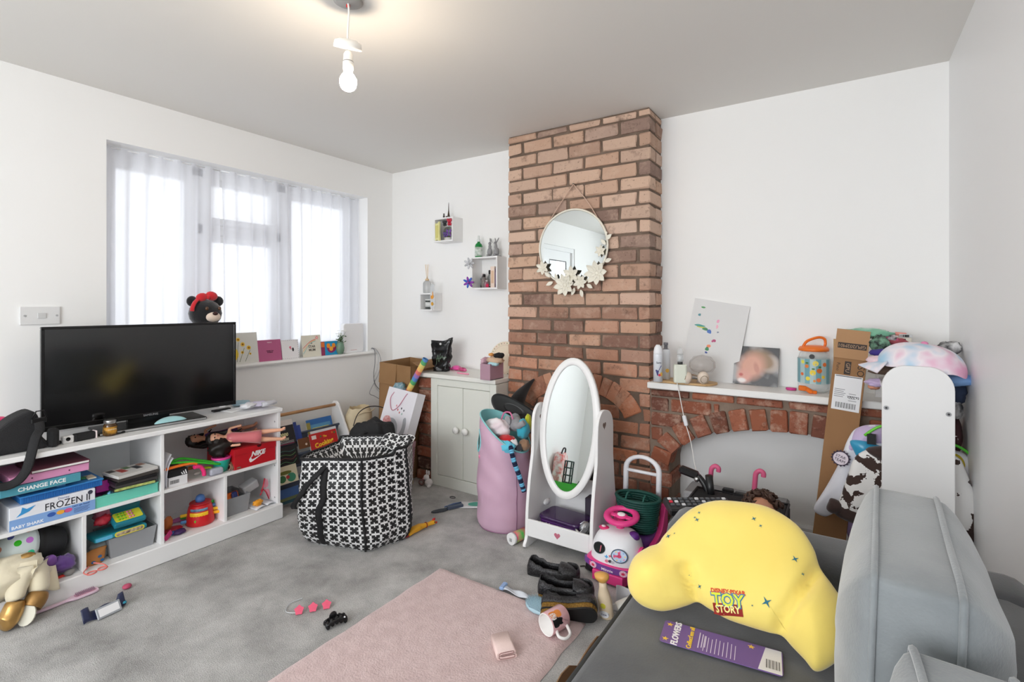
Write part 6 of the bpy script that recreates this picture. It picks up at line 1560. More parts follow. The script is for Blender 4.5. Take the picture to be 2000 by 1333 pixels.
for dx,w_,h_,c_,l in ((.178,.036,.15,(230,210,196),'tall cream patterned card box in the shelf nearest chimney'),(.208,.02,.135,(96,80,96),'dark tall card box squeezed against the shelf side')):
 t = thing('card_box',l,'box',(S2[0] + dx,-.07,zb),.0);MB().bx(-w_ / 2,w_ / 2,-.03,.03,.0003,h_,bev=.001).build('carton',P(c_),t)
 MB().bx(-w_ * .3,w_ * .3,-.0306,-.03,h_ * .2,h_ * .8).build('printed_panel',P((214,180,150) if w_ > .03 else (120,96,120)),t)
tag(MB().ell((0,0,.014),(.012,.012,.014),n=12).build('red_bead',P((206,30,80),.3),None,(S2[0] + .142,-.112,zb)),'round crimson pot at the front of the shelf nearest chimney','ornament')
for (dx,dz,c_,c2,l) in ((-.01,.052,(60,100,200),(140,60,170),'blue and purple flower decoration hooked on the shelf nearest chimney'),(-.002,.19,(206,208,212),(190,192,196),'clear silver flower decoration high on the same shelf corner')):
 t = thing('flower_charm',l,'ornament',(S2[0] + dx,-.135,S2[2] + dz),(.1,0,.3))
 for k in range(7):
  a = 2 * PI * k / 7;MB().ell((.024 * math.cos(a),-.004 * (k % 2),.024 * math.sin(a)),(.02,.005,.009),rot=(0,-a,0),n=8).build('petal',P(c_ if k % 2 else c2,.25),t)
 MB().ell((0,-.006,0),.009,n=8).build('centre',P(c2,.25),t)

Z = S3[3] + .0005
df = thing('reed_diffuser','clear reed diffuser bottle with pale sticks on the smallest shelf','diffuser',(S3[0] + .04,-.075,Z))
MB().lathe([(.0001,0),(.03,.001),(.032,.005),(.032,.075),(.026,.09),(.014,.097),(.014,.108)],24).build('glass',M('frosted_glass',(228,230,230),.2,trans=.6),df)
MB().lathe([(.0155,.098),(.0155,.112),(.0001,.113)],16).build('collar',P((216,190,150)),df)
for k in range(6): MB().cyl((.003 * math.cos(k),.003 * math.sin(k),.1),(.018 * math.cos(k * 1.1),.012 * math.sin(k * 1.1),.225),.0013,n=6).build('reed',P((226,196,150),.7),df)
hg = thing('hanging_ornament','clear hanging ornament with orange bird over the smallest shelf side','ornament',(S3[1] + .016,-.128,S3[2]))
MB(F2).prism(loop2([(-.021,.03),(-.021,.18),(0,.21),(.021,.18),(.021,.03),(0,.02)],5),.0,.003).build('clear_arch',M('thin_clear_plastic',(224,228,230),.1,alpha=.35),hg)
b = MB(F2);b.prism(loop2([(-.014,.1),(-.012,.12),(0,.116),(.004,.15),(.01,.118),(.014,.11),(.008,.095),(-.006,.092)],3),.003,.006);b.build('orange_bird',P((226,150,40)),hg)
MB(F2).prism(circ(.012,12,0,.0,ry=.014),.003,.006,mt=Matrix.Translation((0,.055,0))).build('amber_drop',P((206,150,40),.3),hg)
cd = thing('candle_jar','dark glass candle jar with pale label inside the smallest shelf','candle',(S3[0] + .068,-.07,S3[2] + .0125))
MB().lathe([(.0001,0),(.036,.001),(.038,.005),(.038,.07),(.0001,.072)],24).build('jar',P((70,74,72),.2),cd)
MB().lathe([(.0385,.018),(.0385,.055)],24).build('paper_label',P((216,218,216)),cd)
MB().lathe([(.039,.068),(.039,.078),(.0001,.08)],24).build('lid',P((222,224,222),.3),cd)

# ---------------------------------------------------------------- pink toy storage bag and what is in it
pc = (1.565,-.60)
pbag = thing('storage_bag','tall soft pink storage tub with aqua rim overflowing with toys','storage bag',(*pc,0))
pkm = M('pink_vinyl',(204,168,190),.4,bump=(7,.6));aq = M('aqua_lining',(140,206,210),.5)
CAMD = Vector((CAMX - pc[0],CAMY - pc[1],0)).normalized();LEFT = Vector((CAMD.y,-CAMD.x,0))
def rimz(a):
 d = Vector((math.cos(a),math.sin(a),0));l = d.dot(LEFT) ;f = d.dot(CAMD)
 return .545 + .085 * l - .055 * f * (1 - .4 * l)
def pbf(u,v):
 a = 2 * PI * u
 r = .157 + .012 * math.sin(PI * v * .9) - .02 * v
 if v < .04: r -= .014 * (1 - v / .04)
 r += .006 * noise.noise(Vector((math.cos(a) * 1.4,math.sin(a) * 1.4,v * 7))) + .004 * math.sin(v * 24 + 3 * math.cos(a)) * (v > .35)
 return (r * math.cos(a),r * math.sin(a),.002 + rimz(a) * v)
MB().grid(pbf,56,30,cu=True).build('vinyl_shell',pkm,pbag)
MB().grid(lambda u,v: tuple(Vector((*(Vector(pbf(u,1)).xy * (1 - .03 - .1 * v)),rimz(2 * PI * u) - .14 * v))),56,4,cu=True).build('lining',aq,pbag)
MB().tube([pbf(i / 56,1) for i in range(56)],.005,6,closed=True).build('rim_binding',aq,pbag)
MB().tube([pbf(i / 56,.004) for i in range(56)],.004,6,closed=True).build('base_piping',P((150,110,136)),pbag)
a0 = math.atan2((CAMD - LEFT * .45).y,(CAMD - LEFT * .45).x)
MB().tube([Vector(pbf((a0 / (2 * PI)) % 1,j / 24)) * 1.003 for j in range(25)],.0028,6).build('side_seam',P((150,110,136)),pbag)
aL = math.atan2((LEFT + CAMD * .25).y,(LEFT + CAMD * .25).x)
hs = []
for k in range(16):
 t = 2 * PI * k / 16;hs.append(Vector(pbf(((aL + .16 * math.cos(t)) / (2 * PI)) % 1,.78 + .1 * math.sin(t))) * 1.006)
MB().tube(hs,.004,6,closed=True).build('handle_rim',aq,pbag)
b = MB();b.add(hs,[list(range(16))]);b.build('handle_hole',P((70,96,92)),pbag)
def inb(l,f,z): q = Vector((*pc,0)) + LEFT * l + CAMD * f;return (q.x,q.y,z)
hat = thing('witch_hat','black pointed witch hat standing over the pink storage tub','hat',at(1004,800,y=-.44),frame((0,0,0),Vector((1,.1,-.1)),Vector((-.25,.62,.74)).cross(Vector((1,.1,-.1)))).to_euler())
bf_ = M('black_felt',(18,18,20),.85,sheen=.2)
MB().grid(lambda u,v: ((.055 + .1 * v) * math.cos(2 * PI * u),(.055 + .1 * v) * math.sin(2 * PI * u),.012 * math.sin(4 * PI * u) * v - .0),40,5,cu=True).build('brim',bf_,hat,solid=.004)
MB().tube(bez([(0,0,-.002),(0,.0,.09),(.01,.015,.17),(.03,.03,.25)],5),[.06 - .0037 * k for k in range(16)],22,cap=True).build('cone',bf_,hat)
tag(crumple((0,0,0),(.075,.055,.05),61,.3,14,1).build('hooded_top',M('white_pink_print',(240,236,238),.8,mott=(12,(206,90,140),.22)),None,inb(.04,.02,.555)),'white top with pink embroidery on the tub left side','clothes')
tag(MB().tube(bez([(0,0,0),(.02,.0,.04),(.06,.0,.045),(.08,0,.01)]),.0045,6).build('pink_ribbon',P((214,120,160)),None,inb(.02,.0,.60)),'pink cord loop above the white embroidered top','cord')
el = thing('plush_elephant','small grey plush elephant head in the pink tub','plush toy',inb(-.055,.0,.575))
gp = M('grey_plush',(150,150,154),.9,sheen=.4,bump=(100,.3))
MB().ell((0,0,0),(.05,.045,.045),n=14).tube(bez([(.03,-.03,.0),(.07,-.05,.01),(.1,-.05,.03)]),[.02] * 8 + [.016] * 8 + [.01],10).build('head',gp,el)
for s in (-1,1): MB().ell((-.02,.04 * s,.02),(.03,.01,.032),rot=(0,0,.4 * s),n=10).build('ear',gp,el)
def plush(name,lab,loc,r,col,seed,extra=None,cat='plush toy',amp=.25):
 return tag(crumple((0,0,0),r,seed,amp,12,1).build(name,M('fleece_%02x%02x%02x' % col,col,.9,sheen=.4,bump=(90,.3)),None,loc),lab,cat,'soft things in the pink tub')
plush('red_cloth','crumpled red cloth at the front of the pink tub',inb(-.01,.085,.50),(.055,.035,.03),(196,26,36),3,cat='cloth')
plush('plush_toy','bright cyan plush toy lying at the rim front of the tub',inb(.0,.115,.475),(.06,.03,.035),(96,196,222),5)
plush('plush_toy','turquoise spotted plush at the right of the tub beside the mirror',inb(-.105,.03,.55),(.035,.04,.055),(60,176,200),7)
plush('plush_toy','yellow green plush toy tucked against the mirror frame',inb(-.135,.0,.575),(.018,.03,.05),(200,206,50),9)
plush('plush_toy','small brown plush toy low at the right of the tub',inb(-.11,.085,.475),(.03,.03,.03),(150,116,90),11)
plush('white_cloth','white cloth peeking between cyan and red toys',inb(-.04,.1,.49),(.035,.03,.03),(232,232,234),13,cat='cloth')
pgm = plush('plush_toy','tiny black and white soft toy by the brown plush',inb(-.075,.11,.465),(.02,.02,.022),(60,60,66),15)
tl = thing('striped_tail','navy and blue striped plush tail hanging down the pink tub','plush toy',(0,0,0))
tpts = bez([inb(-.03,.12,.495),inb(-.035,.168,.47),inb(-.05,.182,.41),inb(-.075,.18,.34),inb(-.095,.176,.275),inb(-.105,.176,.245)],6)
for i in range(len(tpts) - 1):
 o = MB().tube([tpts[i],tpts[i + 1]],.0135,14).build('stripe',M('fleece_navy',(30,40,70),.9) if (i // 2) % 2 == 0 else M('fleece_blue',(110,186,222),.9),tl)
tag(MB().ell((0,0,0),(.016,.016,.016),n=12).build('pink_ball',P((232,130,170)),None,inb(.135,.05,.4)),'pink ball glimpsed in the tub handle hole','ball')

# ---------------------------------------------------------------- in the mirror tray
TZ = .0726
lb = thing('lidded_box','purple plastic lidded box in the tray of the standing mirror','box',(1.975,-.635,TZ),-.08)
pu_ = M('purple_plastic',(96,44,128),.3)
MB().prism(rrect(.24,.15,.03),.0,.058,bev=.006).build('tub',pu_,lb)
MB().prism(rrect(.25,.16,.03),.058,.078,bev=.007).build('lid',M('purple_clear_lid',(70,40,90),.12,trans=.2),lb)
for x in (-.06,.01,.07): MB(frame((x,-.0755,.03),(1,0,0),(0,0,1))).prism(loop2([(-.014,-.014),(.014,-.014),(.016,.008),(.01,.018),(0,.01),(-.01,.018),(-.016,.008)],2),0,.001).build('printed_shape',P((226,214,230)),lb)
def mary_jane(lab,loc,rot,s=1.0):
 t = thing('shoe',lab,'shoe',loc,rot,'silver child shoes in the mirror tray');sv = M('silver_leather',(186,188,192),.25,.8)
 MB().prism(loop2([(-.06,-.02),(-.03,-.024),(.03,-.028),(.062,-.018),(.07,.0),(.062,.018),(.03,.028),(-.03,.024),(-.06,.02)],3),0,.008).build('sole',P((90,90,92)),t)
 MB().grid(lambda u,v: ((.066 - .008 * v) * math.cos(2 * PI * u) * (1 if math.cos(2 * PI * u) > 0 else .92),(.027 - .004 * v) * math.sin(2 * PI * u),.008 + .03 * v + (.012 * v if math.cos(2 * PI * u) < -.6 else 0)),32,5,cu=True).build('upper',sv,t,solid=.002)
 MB().ell((.035,0,.022),(.032,.025,.02),n=14).build('toe',sv,t)
 MB().tube(bez([(-.005,-.025,.034),(-.005,0,.048),(-.005,.025,.034)]),.006,6,flat=.4).build('strap',sv,t)
 MB().ell((-.012,0,.012),(.04,.02,.004),n=12).build('insole',P((60,60,64)),t);return t
mary_jane('silver strap shoe tipped up beside the purple box',(2.105,-.70,TZ + .03),(0,R(-42),.9))
mary_jane('silver strap shoe tucked lower against the tray right side',(2.135,-.66,TZ + .02),(R(20),R(-25),1.4))
for i,(x,y,z,r,c_,l) in enumerate(((1.89,-.735,.012,(.04,.012,.012),(214,120,120),'coral strip of toy behind the tray front'),(2.03,-.735,.012,(.03,.012,.012),(226,206,60),'yellow toy strip behind the tray front'),(1.845,-.6,.11,(.012,.03,.016),(230,230,232),'white toy piece stuck at the tray left side'))):
 tag(crumple((0,0,0),r,i + 90,.25,10,1).build('toy_piece',P(c_),None,(x,y,TZ + z)),l,'toy')
cp = thing('toy_teacup','white toy teacup behind the oval mirror at tray back','cup',(2.12,-.52,.235),(0,.3,0))
MB().lathe([(.012,0),(.016,.004),(.026,.03),(.03,.045),(.027,.045),(.02,.012),(.0001,.008)],20).build('cup',P((226,226,228),.3),cp)
MB().tube(bez([(.026,0,.038),(.042,0,.032),(.036,0,.016),(.02,0,.014)]),.003,6).build('handle',P((226,226,228),.3),cp)
tag(MB().bx(-.05,.05,-.03,.03,0,.162,bev=.006).build('toy_crate',P((60,52,66),.6),None,(2.10,-.525,TZ)),'dark toy crate at the back of the mirror tray','crate')

tu = thing('sweet_tube','colourful cardboard sweet tube lying beside the mirror leg','tube',(0,0,0))
e0,e1 = Vector((1.745,-.80,.030)),Vector((1.775,-.665,.030))
MB().tube([e0,e1],.029,24).build('tube',M('rainbow_print',(236,80,130),.4,mott=(22,(90,190,90),1)),tu)
MB().tube([e0 + (e0 - e1).normalized() * .008,e0 + (e1 - e0).normalized() * .012],.0305,24).build('white_lid',P((236,236,236),.3),tu)
q = e0 + (e0 - e1).normalized() * .0085
for k in range(5): MB(frame(q + Vector((0,0,-.004)),(.97,-.2,0),(0,0,1))).bx(-.009,.009,-.008 + .0035 * k,-.0065 + .0035 * k,0,.0004).build('small_print',P((60,60,62)),tu)
tag(MB().tube([(0,0,0),(.05,0,0)],.024,20).build('sweet_tube',M('candy_stripe_print',(220,60,60),.4,mott=(40,(240,240,240),1)),None,(1.755,-.60,.026),(0,0,1.3)),'white and red end of a second tube behind the sweet tube','tube')

# ---------------------------------------------------------------- far end of the room, seen only in the oval mirror
gtb = thing('toy_tub','bright green shallow toy tub on the floor reflected low in the oval mirror','tub',(.33,-4.32,0))
gn = P((70,190,60),.4)
b = MB()
for q in ((-.2,.2,-.16,-.152),(-.2,.2,.152,.16),(-.2,-.192,-.152,.152),(.192,.2,-.152,.152)): b.bx(*q,.001,.11)
b.bx(-.2,.2,-.16,.16,.001,.008).build('tub_body',gn,gtb);MB().tube([(-.2,-.16,.11),(.2,-.16,.11),(.2,.16,.11),(-.2,.16,.11)],.008,8,closed=True).build('rim',gn,gtb)
twr = thing('toy_tower','dark green toy ladder tower standing in the reflected green tub','toy',(.29,-4.30,.009));dg = P((40,58,54),.5)
for x in (-.045,.045):
 for y in (-.03,.03): MB().bx(x - .008,x + .008,y - .008,y + .008,0,.37,bev=.003).build('post',dg,twr)
for z in (.1,.19,.28,.36): MB().bx(-.05,.05,-.038,.038,z,z + .014,bev=.003).build('floor_panel',dg,twr)
tvk = thing('toy_cart','small dark toy frame tilted in the reflected green tub','toy',(.45,-4.33,.05),(.2,.3,.5))
c_ = MB();frame_box(c_,'y',0,-.06,.06,0,.1,.014,.04);c_.build('frame',dg,tvk)
sbg = thing('patterned_bag','white bag printed with strawberries reflected at the oval mirror edge','bag',(.085,-4.46,0))
sbox(MB(),(0,0,.235),(.07,.12,.235),.5,.6,wob=.1,seed=6).build('cloth_body',M('strawberry_print',(234,230,226),.7,mott=(18,(206,60,50),.9)),sbg)
MB().tube(bez([(.02,-.05,.45),(.03,-.03,.52),(.03,.03,.52),(.02,.05,.45)]),.01,8).build('handle',P((60,56,58),.7),sbg)
# ---------------------------------------------------------------- ride-on toy
ro_ = thing('ride_on_toy','pink and white ride-on toy car with steering wheel and white push handle','ride-on toy',(2.325,-.735,0),R(-2));ro_.scale = (1.04,1,.77)
wh = P((236,236,240),.3);pkk = P((232,66,140),.35);prp = P((120,70,150),.4)

base = loop2([(-.11,-.13),(0,-.155),(.11,-.13),(.125,-.05),(.12,.12),(.1,.26),(-.1,.26),(-.12,.12),(-.125,-.05)],4)
MB().prism(base,.07,.118,bev=.012).build('bumper',pkk,ro_)
MB().prism([(x * 1.012,y * 1.012 - .001) for x,y in loop2([(-.112,-.1),(-.1,-.133),(0,-.156),(.1,-.133),(.112,-.1)],4)][:18] ,.078,.112).build('bumper_band',prp,ro_)
def hood(u,v):
 a = 2 * PI * u;z = .112 + .165 * math.sin(PI / 2 * v);k = math.cos(PI / 2 * v) ** .45
 s = lambda q: math.copysign(abs(q) ** .8,q)
 return (.115 * s(math.cos(a)) * k,-.045 + .098 * s(math.sin(a)) * k + .02 * v,z)
MB().grid(hood,40,16,cu=True).build('hood',wh,ro_)
SL = Vector((0,-.9,.44))
def fpt(x,z):
 v = math.asin(min(1,(z - .112) / .165)) / (PI / 2);k = max(.05,math.cos(PI / 2 * v) ** .45);c = max(-1,min(1,x / (.115 * k)));c = math.copysign(abs(c) ** 1.25,c)
 s_ = math.sqrt(max(0,1 - c * c)) ** .8
 return Vector((x,-.045 - .098 * s_ * k + .02 * v,z))
def face_disc(name,x,z,r,mat,h=.003,poly=None,off=0):
 e = .006;p = fpt(x,z);nx = (fpt(x + e,z) - fpt(x - e,z));nz = (fpt(x,z + e) - fpt(x,z - e))
 m_ = frame(p,nx,nz);return MB(m_ @ Matrix.Translation((0,0,off))).prism(poly or circ(r,24),-.004,h).build(name,mat,ro_),m_
face_disc('dial_rim',-.052,.19,.031,P((30,34,40),.3),.003);face_disc('dial',-.052,.19,.026,P((36,40,40),.2),.0036)
_,m_ = face_disc('dial_picture',-.044,.19,.02,P((236,120,140),.3),.0042,circ(.018,12,a0=-PI / 2,a1=PI / 2));
face_disc('clock_rim',.045,.178,.037,P((30,60,90),.3),.003);face_disc('clock',.045,.178,.032,P((190,206,232),.3),.0036)
_,m_ = face_disc('clock_hub',.045,.178,.009,P((220,50,110),.3),.006)
for a,l in ((PI / 2 + .1,.022),(PI + .1,.026)):
 MB(m_).prism([(l * math.cos(a) * t - s * .005 * math.sin(a),l * math.sin(a) * t + s * .005 * math.cos(a)) for t,s in ((0,-1),(1,-1),(1,1),(0,1))][::-1],.003,.006).build('clock_hand',P((220,50,110),.3),ro_)
for k in range(9):
 a = 2 * PI * k / 9 - .6;MB(m_).prism(circ(.0035,8,.025 * math.cos(a),.025 * math.sin(a)),.003,.0042).build('clock_mark',P(((230,120,160),(240,206,80),(120,170,220))[k % 3]),ro_)
face_disc('printed_star',-.012,.158,.01,P((70,160,220)),.002,star(.011,.004,4));face_disc('printed_star',.004,.166,.01,P((220,70,90)),.002,star(.009,.003,4))
for x,z,c_ in ((-.01,.135,(226,130,150)),(.006,.138,(60,50,60)),(.018,.136,(190,190,196))): face_disc('printed_dot',x,z,.008,P(c_),.002)
def band_disc(x,r,mat,h=.002,poly=None):
 y = -.1565 + 1.6 * x * x * 1.05
 m2 = frame((x,y - .0015,.095),(1,3.4 * x,0),(0,0,1));MB(m2).prism(poly or circ(r,20),-.002,h).build('badge',mat,ro_);return m2
for x in (-.07,.07):
 m2 = band_disc(x,.017,P((236,200,220)),.0015)
 MB(m2).prism(star(.013,.005,6),.0015,.0025).build('badge_flower',P((214,40,80)),ro_)
m2 = frame((0,-.1605,.095),(1,0,0),(0,0,1));text(ro_,'Minnie',.02,m2,P((240,220,236)),bold=.0005)
MB().cyl((0,-.02,.25),(0,.0,.32),.02,.016).build('steering_column',pkk,ro_)
wm = Matrix.Translation((0,.005,.335)) @ Euler((.25,0,0)).to_matrix().to_4x4()
MB(wm).tube([(.066 * math.cos(2 * PI * i / 32),.066 * math.sin(2 * PI * i / 32),.004) for i in range(32)],.0165,12,closed=True).ell((0,0,.004),(.03,.024,.014)).box((0,0,.0),(.11,.026,.014),bev=.005).build('steering_wheel',pkk,ro_)
MB(wm).ell((0,0,.016),(.02,.016,.008),n=14).build('horn_button',P((240,232,232)),ro_)
MB().ell((-.062,-.05,.272),(.026,.02,.012),n=14).build('red_knob',P((214,50,110),.3),ro_);MB().ell((-.062,-.055,.284),(.011,.009,.005),n=10).build('knob_top',P((236,226,230)),ro_)
MB().lathe([(.0001,.03),(.016,.026),(.026,.012),(.028,0),(.0001,-.002)],18,Matrix.Translation((.07,-.03,.252)) @ Euler((0,.3,0)).to_matrix().to_4x4()).build('purple_knob',M('purple_plastic',(96,44,128),.3),ro_)
MB().prism(circ(.034,20),-.006,.006,frame((.118,-.06,.185),(0,1,0),(0,.2,1))).build('side_mirror_rim',pkk,ro_);MB().prism(circ(.024,20),.004,.008,frame((.118,-.06,.185),(0,1,0),(0,.2,1))).build('side_mirror',P((80,150,200),.2),ro_)
sb2 = MB();sbox(sb2,(0,.16,.145),(.105,.12,.06),.5,.6);sb2.build('seat',prp,ro_)
for s_ in (-1,1): MB().prism(loop2([(.02,.118),(.26,.118),(.285,.3),(.255,.33),(.2,.2),(.1,.16)],4),-.012,.012,frame((.112 * s_,0,0),(0,1,0),(0,0,1)),bev=.004).build('side_wing',pkk,ro_)
for s_ in (-1,1):
 for y in (-.07,.19): MB().cyl((.085 * s_,y,.045),(.125 * s_,y,.045),.045,n=22).build('wheel',P((36,30,36),.5),ro_)
MB().prism([(-.07,-.16),(.07,-.16),(.08,-.12),(-.08,-.12)],.015,.075,bev=.006).build('front_step',pkk,ro_)
hp_ = [(-.085,.262,.3)] + [(-.085,.27,.50)] + [(-.085 * math.cos(PI * i / 12) if True else 0,.272 + .004 * math.sin(PI * i / 12),.53 + .085 * math.sin(PI * i / 12)) for i in range(13)] + [(.085,.27,.50),(.085,.262,.3)]
MB().tube(hp_,.0135,14).build('push_handle',wh,ro_)
MB().tube([(-.085,.271,.515),(.085,.271,.515)],.011,12).build('handle_bar',wh,ro_)
wb = thing('wicker_basket','dark green woven oval basket between steering wheel and push handle','basket',(2.36,-.605,.162))
gw_ = M('green_wicker',(18,70,62),.6)
b = MB()
for k in range(13):
 z = .008 + .0112 * k;s_ = .8 + .2 * k / 12;b.tube([(.105 * s_ * math.cos(2 * PI * i / 40),.075 * s_ * math.sin(2 * PI * i / 40) + 0,z + .0022 * math.sin(i * PI + k * PI)) for i in range(40)],.0058,6,closed=True)
b.build('weave',gw_,wb,weld=False)
MB().tube([(.107 * math.cos(2 * PI * i / 40),.077 * math.sin(2 * PI * i / 40),.156) for i in range(40)],.0085,8,closed=True).build('rim',gw_,wb)
MB().prism(circ(.084,30,ry=.06),.0,.006).build('base',gw_,wb)
for x in (-.04,.045): MB().tube(bez([(x,-.062,.1),(x + .004,-.066,.165),(x + .008,-.04,.185),(x + .012,-.0,.15)]),.0045,6).build('hanging_strap',P((30,90,80),.5),wb)

# ---------------------------------------------------------------- shoes and bits beside the rug
glit = M('black_glitter',(18,17,19),.28,.25,bump=(220,.6),mott=(210,(140,138,142),.2))
goldg = M('gold_glitter',(120,84,36),.35,.6,bump=(320,1.0),mott=(200,(190,150,70),.7))
brn = M('brown_leather',(86,56,40),.5);rub = M('black_rubber',(26,26,27),.6)
OUT = [(-.115,0),(-.11,-.028),(-.06,-.034),(0,-.03),(.06,-.04),(.1,-.036),(.118,0),(.1,.036),(.06,.04),(0,.03),(-.06,.034),(-.11,.028)]
def flat_shoe(lab,loc,rot,name='shoe',up=glit,wedge=None,s=1.0):
 t = thing(name,lab,'shoe',loc,rot,'dark glitter shoes by the rug');ol = loop2(OUT,3);n = len(ol)
 MB().prism(ol,0,.008).build('sole',rub,t)
 if wedge:
  MB().prism([(x * .99,y * .97) for x,y in ol if x < .125],.008,.03).build('midsole',wedge,t)
  MB().prism(loop2([(-.112,.022),(-.11,-.026),(-.05,-.03),(-.03,0),(-.05,.03)],3),-.024,.004).build('heel_block',wedge,t)
  b = MB()
  for i in range(3):
   for j in range(2): b.prism(star(.009,.005,3,-.095 + .022 * i,-.013 + .026 * j),-.026,-.0235)
  o = b.build('tread',P((52,52,56),.6),t)
 z0 = .03 if wedge else .008
 vs,fs = [],[]
 H_ = lambda x: .045 + (.012 if x < -.08 else 0) - (.012 if -.05 < x < .05 else 0)
 for x,y in ol:
  for q,zz in ((1,0),(1.0,.5),(.93,1)): vs.append((x * (q if x < 0 else 1 - (1 - q) * .6),y * q,z0 + H_(x) * zz))
 for i in range(n):
  for k in range(2): fs.append([i * 3 + k,((i + 1) % n) * 3 + k,((i + 1) % n) * 3 + k + 1,i * 3 + k + 1])
 b = MB();b.add(vs,fs,True)
 b.build('upper',up,t,solid=.003)
 fr_ = [(x,y) for x,y in ol if x > .03]
 MB().grid(lambda u,v: (.03 + .083 * u,(v - .5) * 2 * .038 * math.sqrt(max(0,1 - (max(0,u - .25) / .75) ** 2)),z0 + .047 - .03 * u * u + .008 * (1 - (2 * v - 1) ** 2) - .02 * (2 * v - 1) ** 4),10,10).build('vamp',up,t,solid=.003)
 MB().prism([(x * .93,y * .9) for x,y in ol],z0 + .001,z0 + .004).build('insole',P((22,20,20),.9),t)
 t.scale = (s,s,s);return t
a,b_ = at(1035,1115,z=0),at(1133,1133,z=0)
flat_shoe('black glitter flat shoe upright on the carpet in front of the mirror',(a + b_) / 2 + Vector((0,-.01,.0005)),math.atan2(b_.y - a.y,b_.x - a.x),s=1.05)
a,b_ = at(1050,1186,z=0),at(1148,1196,z=0)
flat_shoe('black glitter shoe with gold wedge sole standing behind the blue brush',(a + b_) / 2 + Vector((0,.03,.026)),math.atan2(b_.y - a.y,b_.x - a.x),wedge=goldg,s=1.0)
p = at(1122,1190,z=0.045)
flat_shoe('glitter shoe toppled on its side showing gold wedge and treaded sole',(p.x + .0,p.y - .05,.046),frame((0,0,0),(.9,.38,.06),Vector((-.38,.85,.35)).cross(Vector((.9,.38,.06)))).to_euler(),wedge=goldg,s=.95)
a,b_ = at(985,1155,z=0),at(1045,1180,z=0)
rz = thing('sticker_roll_pack','white and pale blue plastic wrapper strip at the rug corner','wrapper',(a + b_) / 2 + Vector((0,0,.012)),math.atan2(b_.y - a.y,b_.x - a.x));L_ = (b_ - a).length
MB().grid(lambda u,v: (L_ * (u - .5),(v - .5) * .04 * (1 - .3 * math.sin(PI * u)),.004 + .006 * math.sin(u * 9 + v * 3)),16,5).build('film',M('pale_plastic',(214,220,228),.2),rz,solid=.002)
MB().box((-L_ / 2 - .005,0,.008),(.022,.05,.014),rot=(0,0,.2),bev=.004).build('blue_end',P((150,180,222),.3),rz)
p = at(1066,1190,z=.03)
hb2 = thing('hairbrush','pale blue detangling brush bristle side up against the shoes','hairbrush',(p.x - .03,p.y - .005,.03),(R(24),0,-.1))
MB().ell((0,0,.008),(.062,.036,.014)).tube(bez([(.05,-.004,.008),(.09,-.02,.012),(.115,-.045,.01)]),[.024] * 8 + [.018] * 8 + [.012],12,flat=.5).build('body',P((176,206,218),.3),hb2)
b = MB()
for i in range(17):
 for j in range(9):
  x,y = -.052 + .0065 * i,-.026 + .0065 * j
  if (x / .058) ** 2 + (y / .031) ** 2 < 1: b.cyl((x,y,.016),(x,y,.03),.0011,n=5)
o = b.build('bristles',P((150,178,192),.4),hb2);o['kind'] = 'stuff'

a,b_ = at(1066,1232,z=.042),at(1112,1205,z=.042)
mg = thing('mug','pink mug with cat and dog print tipped on its side on the rug','mug',a + Vector((0,0,.02)),frame((0,0,0),Vector((0,0,1)).cross((b_ - a).normalized()),(0,0,1)).to_euler())

mgp = M('pink_glaze',(240,190,196),.18);mgw = M('white_glaze',(244,242,240),.18)
ax = (b_ - a).normalized();mm = frame((0,0,0),(0,0,1),ax.cross(Vector((0,0,1))))
mm = Matrix((Vector((0,0,1)).cross(ax),Vector((0,0,1)),ax)).transposed().to_4x4();mg.rotation_euler = mm.to_euler()
MB().lathe([(.040,.0),(.041,.004),(.041,.088),(.036,.094),(.0001,.094)],36,cap=False).build('outside',mgp,mg)
MB().lathe([(.0405,.0005),(.038,-.001),(.0365,.002),(.0365,.085),(.0001,.088)],36,cap=False).build('inside',mgw,mg)
MB().tube(bez([(-.037,-.012,.02),(-.058,-.02,.012),(-.074,-.026,.03),(-.068,-.024,.06),(-.037,-.012,.074)]),.0058,10).build('handle',mgw,mg)
def on_mug(poly,z,name,a0=0): return wrap(poly,.0415,a0,z,name[0],P(name[1],.3),mg)
sg2 = lambda pts: loop2(pts,4)
A1 = R(115)
for pts,z,nm in (([(-.016,-.012),(.014,-.012),(.016,.012),(-.014,.014)],.02,('printed_cat_body',(24,24,26))),([(-.01,-.008),(.012,-.008),(.014,.01),(.006,.006),(-.004,.012)],.042,('printed_cat_head',(24,24,26)))): on_mug(sg2(pts),z,nm,R(152))
for pts,z,nm in (([(-.014,-.014),(.01,-.014),(.012,.012),(-.012,.012)],.022,('printed_dog_body',(222,130,50))),([(-.012,-.01),(.012,-.012),(.014,.008),(.0,.013),(-.012,.008)],.045,('printed_dog_head',(230,140,56)))): on_mug(sg2(pts),z,nm,R(116))
on_mug(sg2([(-.012,-.012),(.01,-.012),(.01,.01),(-.01,.01)]),.02,('printed_puppy',(240,240,240)),R(122))
for k in range(5): on_mug([(-.002,-.0008),(.002,-.0008),(.002,.0008),(-.002,.0008)],.05 + .006 * k,('printed_mark',(90,60,70)),R(150 + 5 * k))
p = at(984,1270,z=.018)
fc = thing('folded_cloth','small folded pale pink cloth lying alone on the rug','cloth',(p.x,p.y,.0185),math.atan2(at(990,1292,z=.02).y - at(975,1250,z=.02).y,at(990,1292,z=.02).x - at(975,1250,z=.02).x))
fcm = M('shell_pink_cloth',(240,214,208),.85,bump=(180,.2))
sp_ = [(-.03,0.0),(.03,0),(.034,.006),(.03,.012),(-.022,.011),(-.025,.0145),(-.02,.018),(.026,.019),(.03,.024),(.024,.028),(-.03,.026),(-.036,.014)]
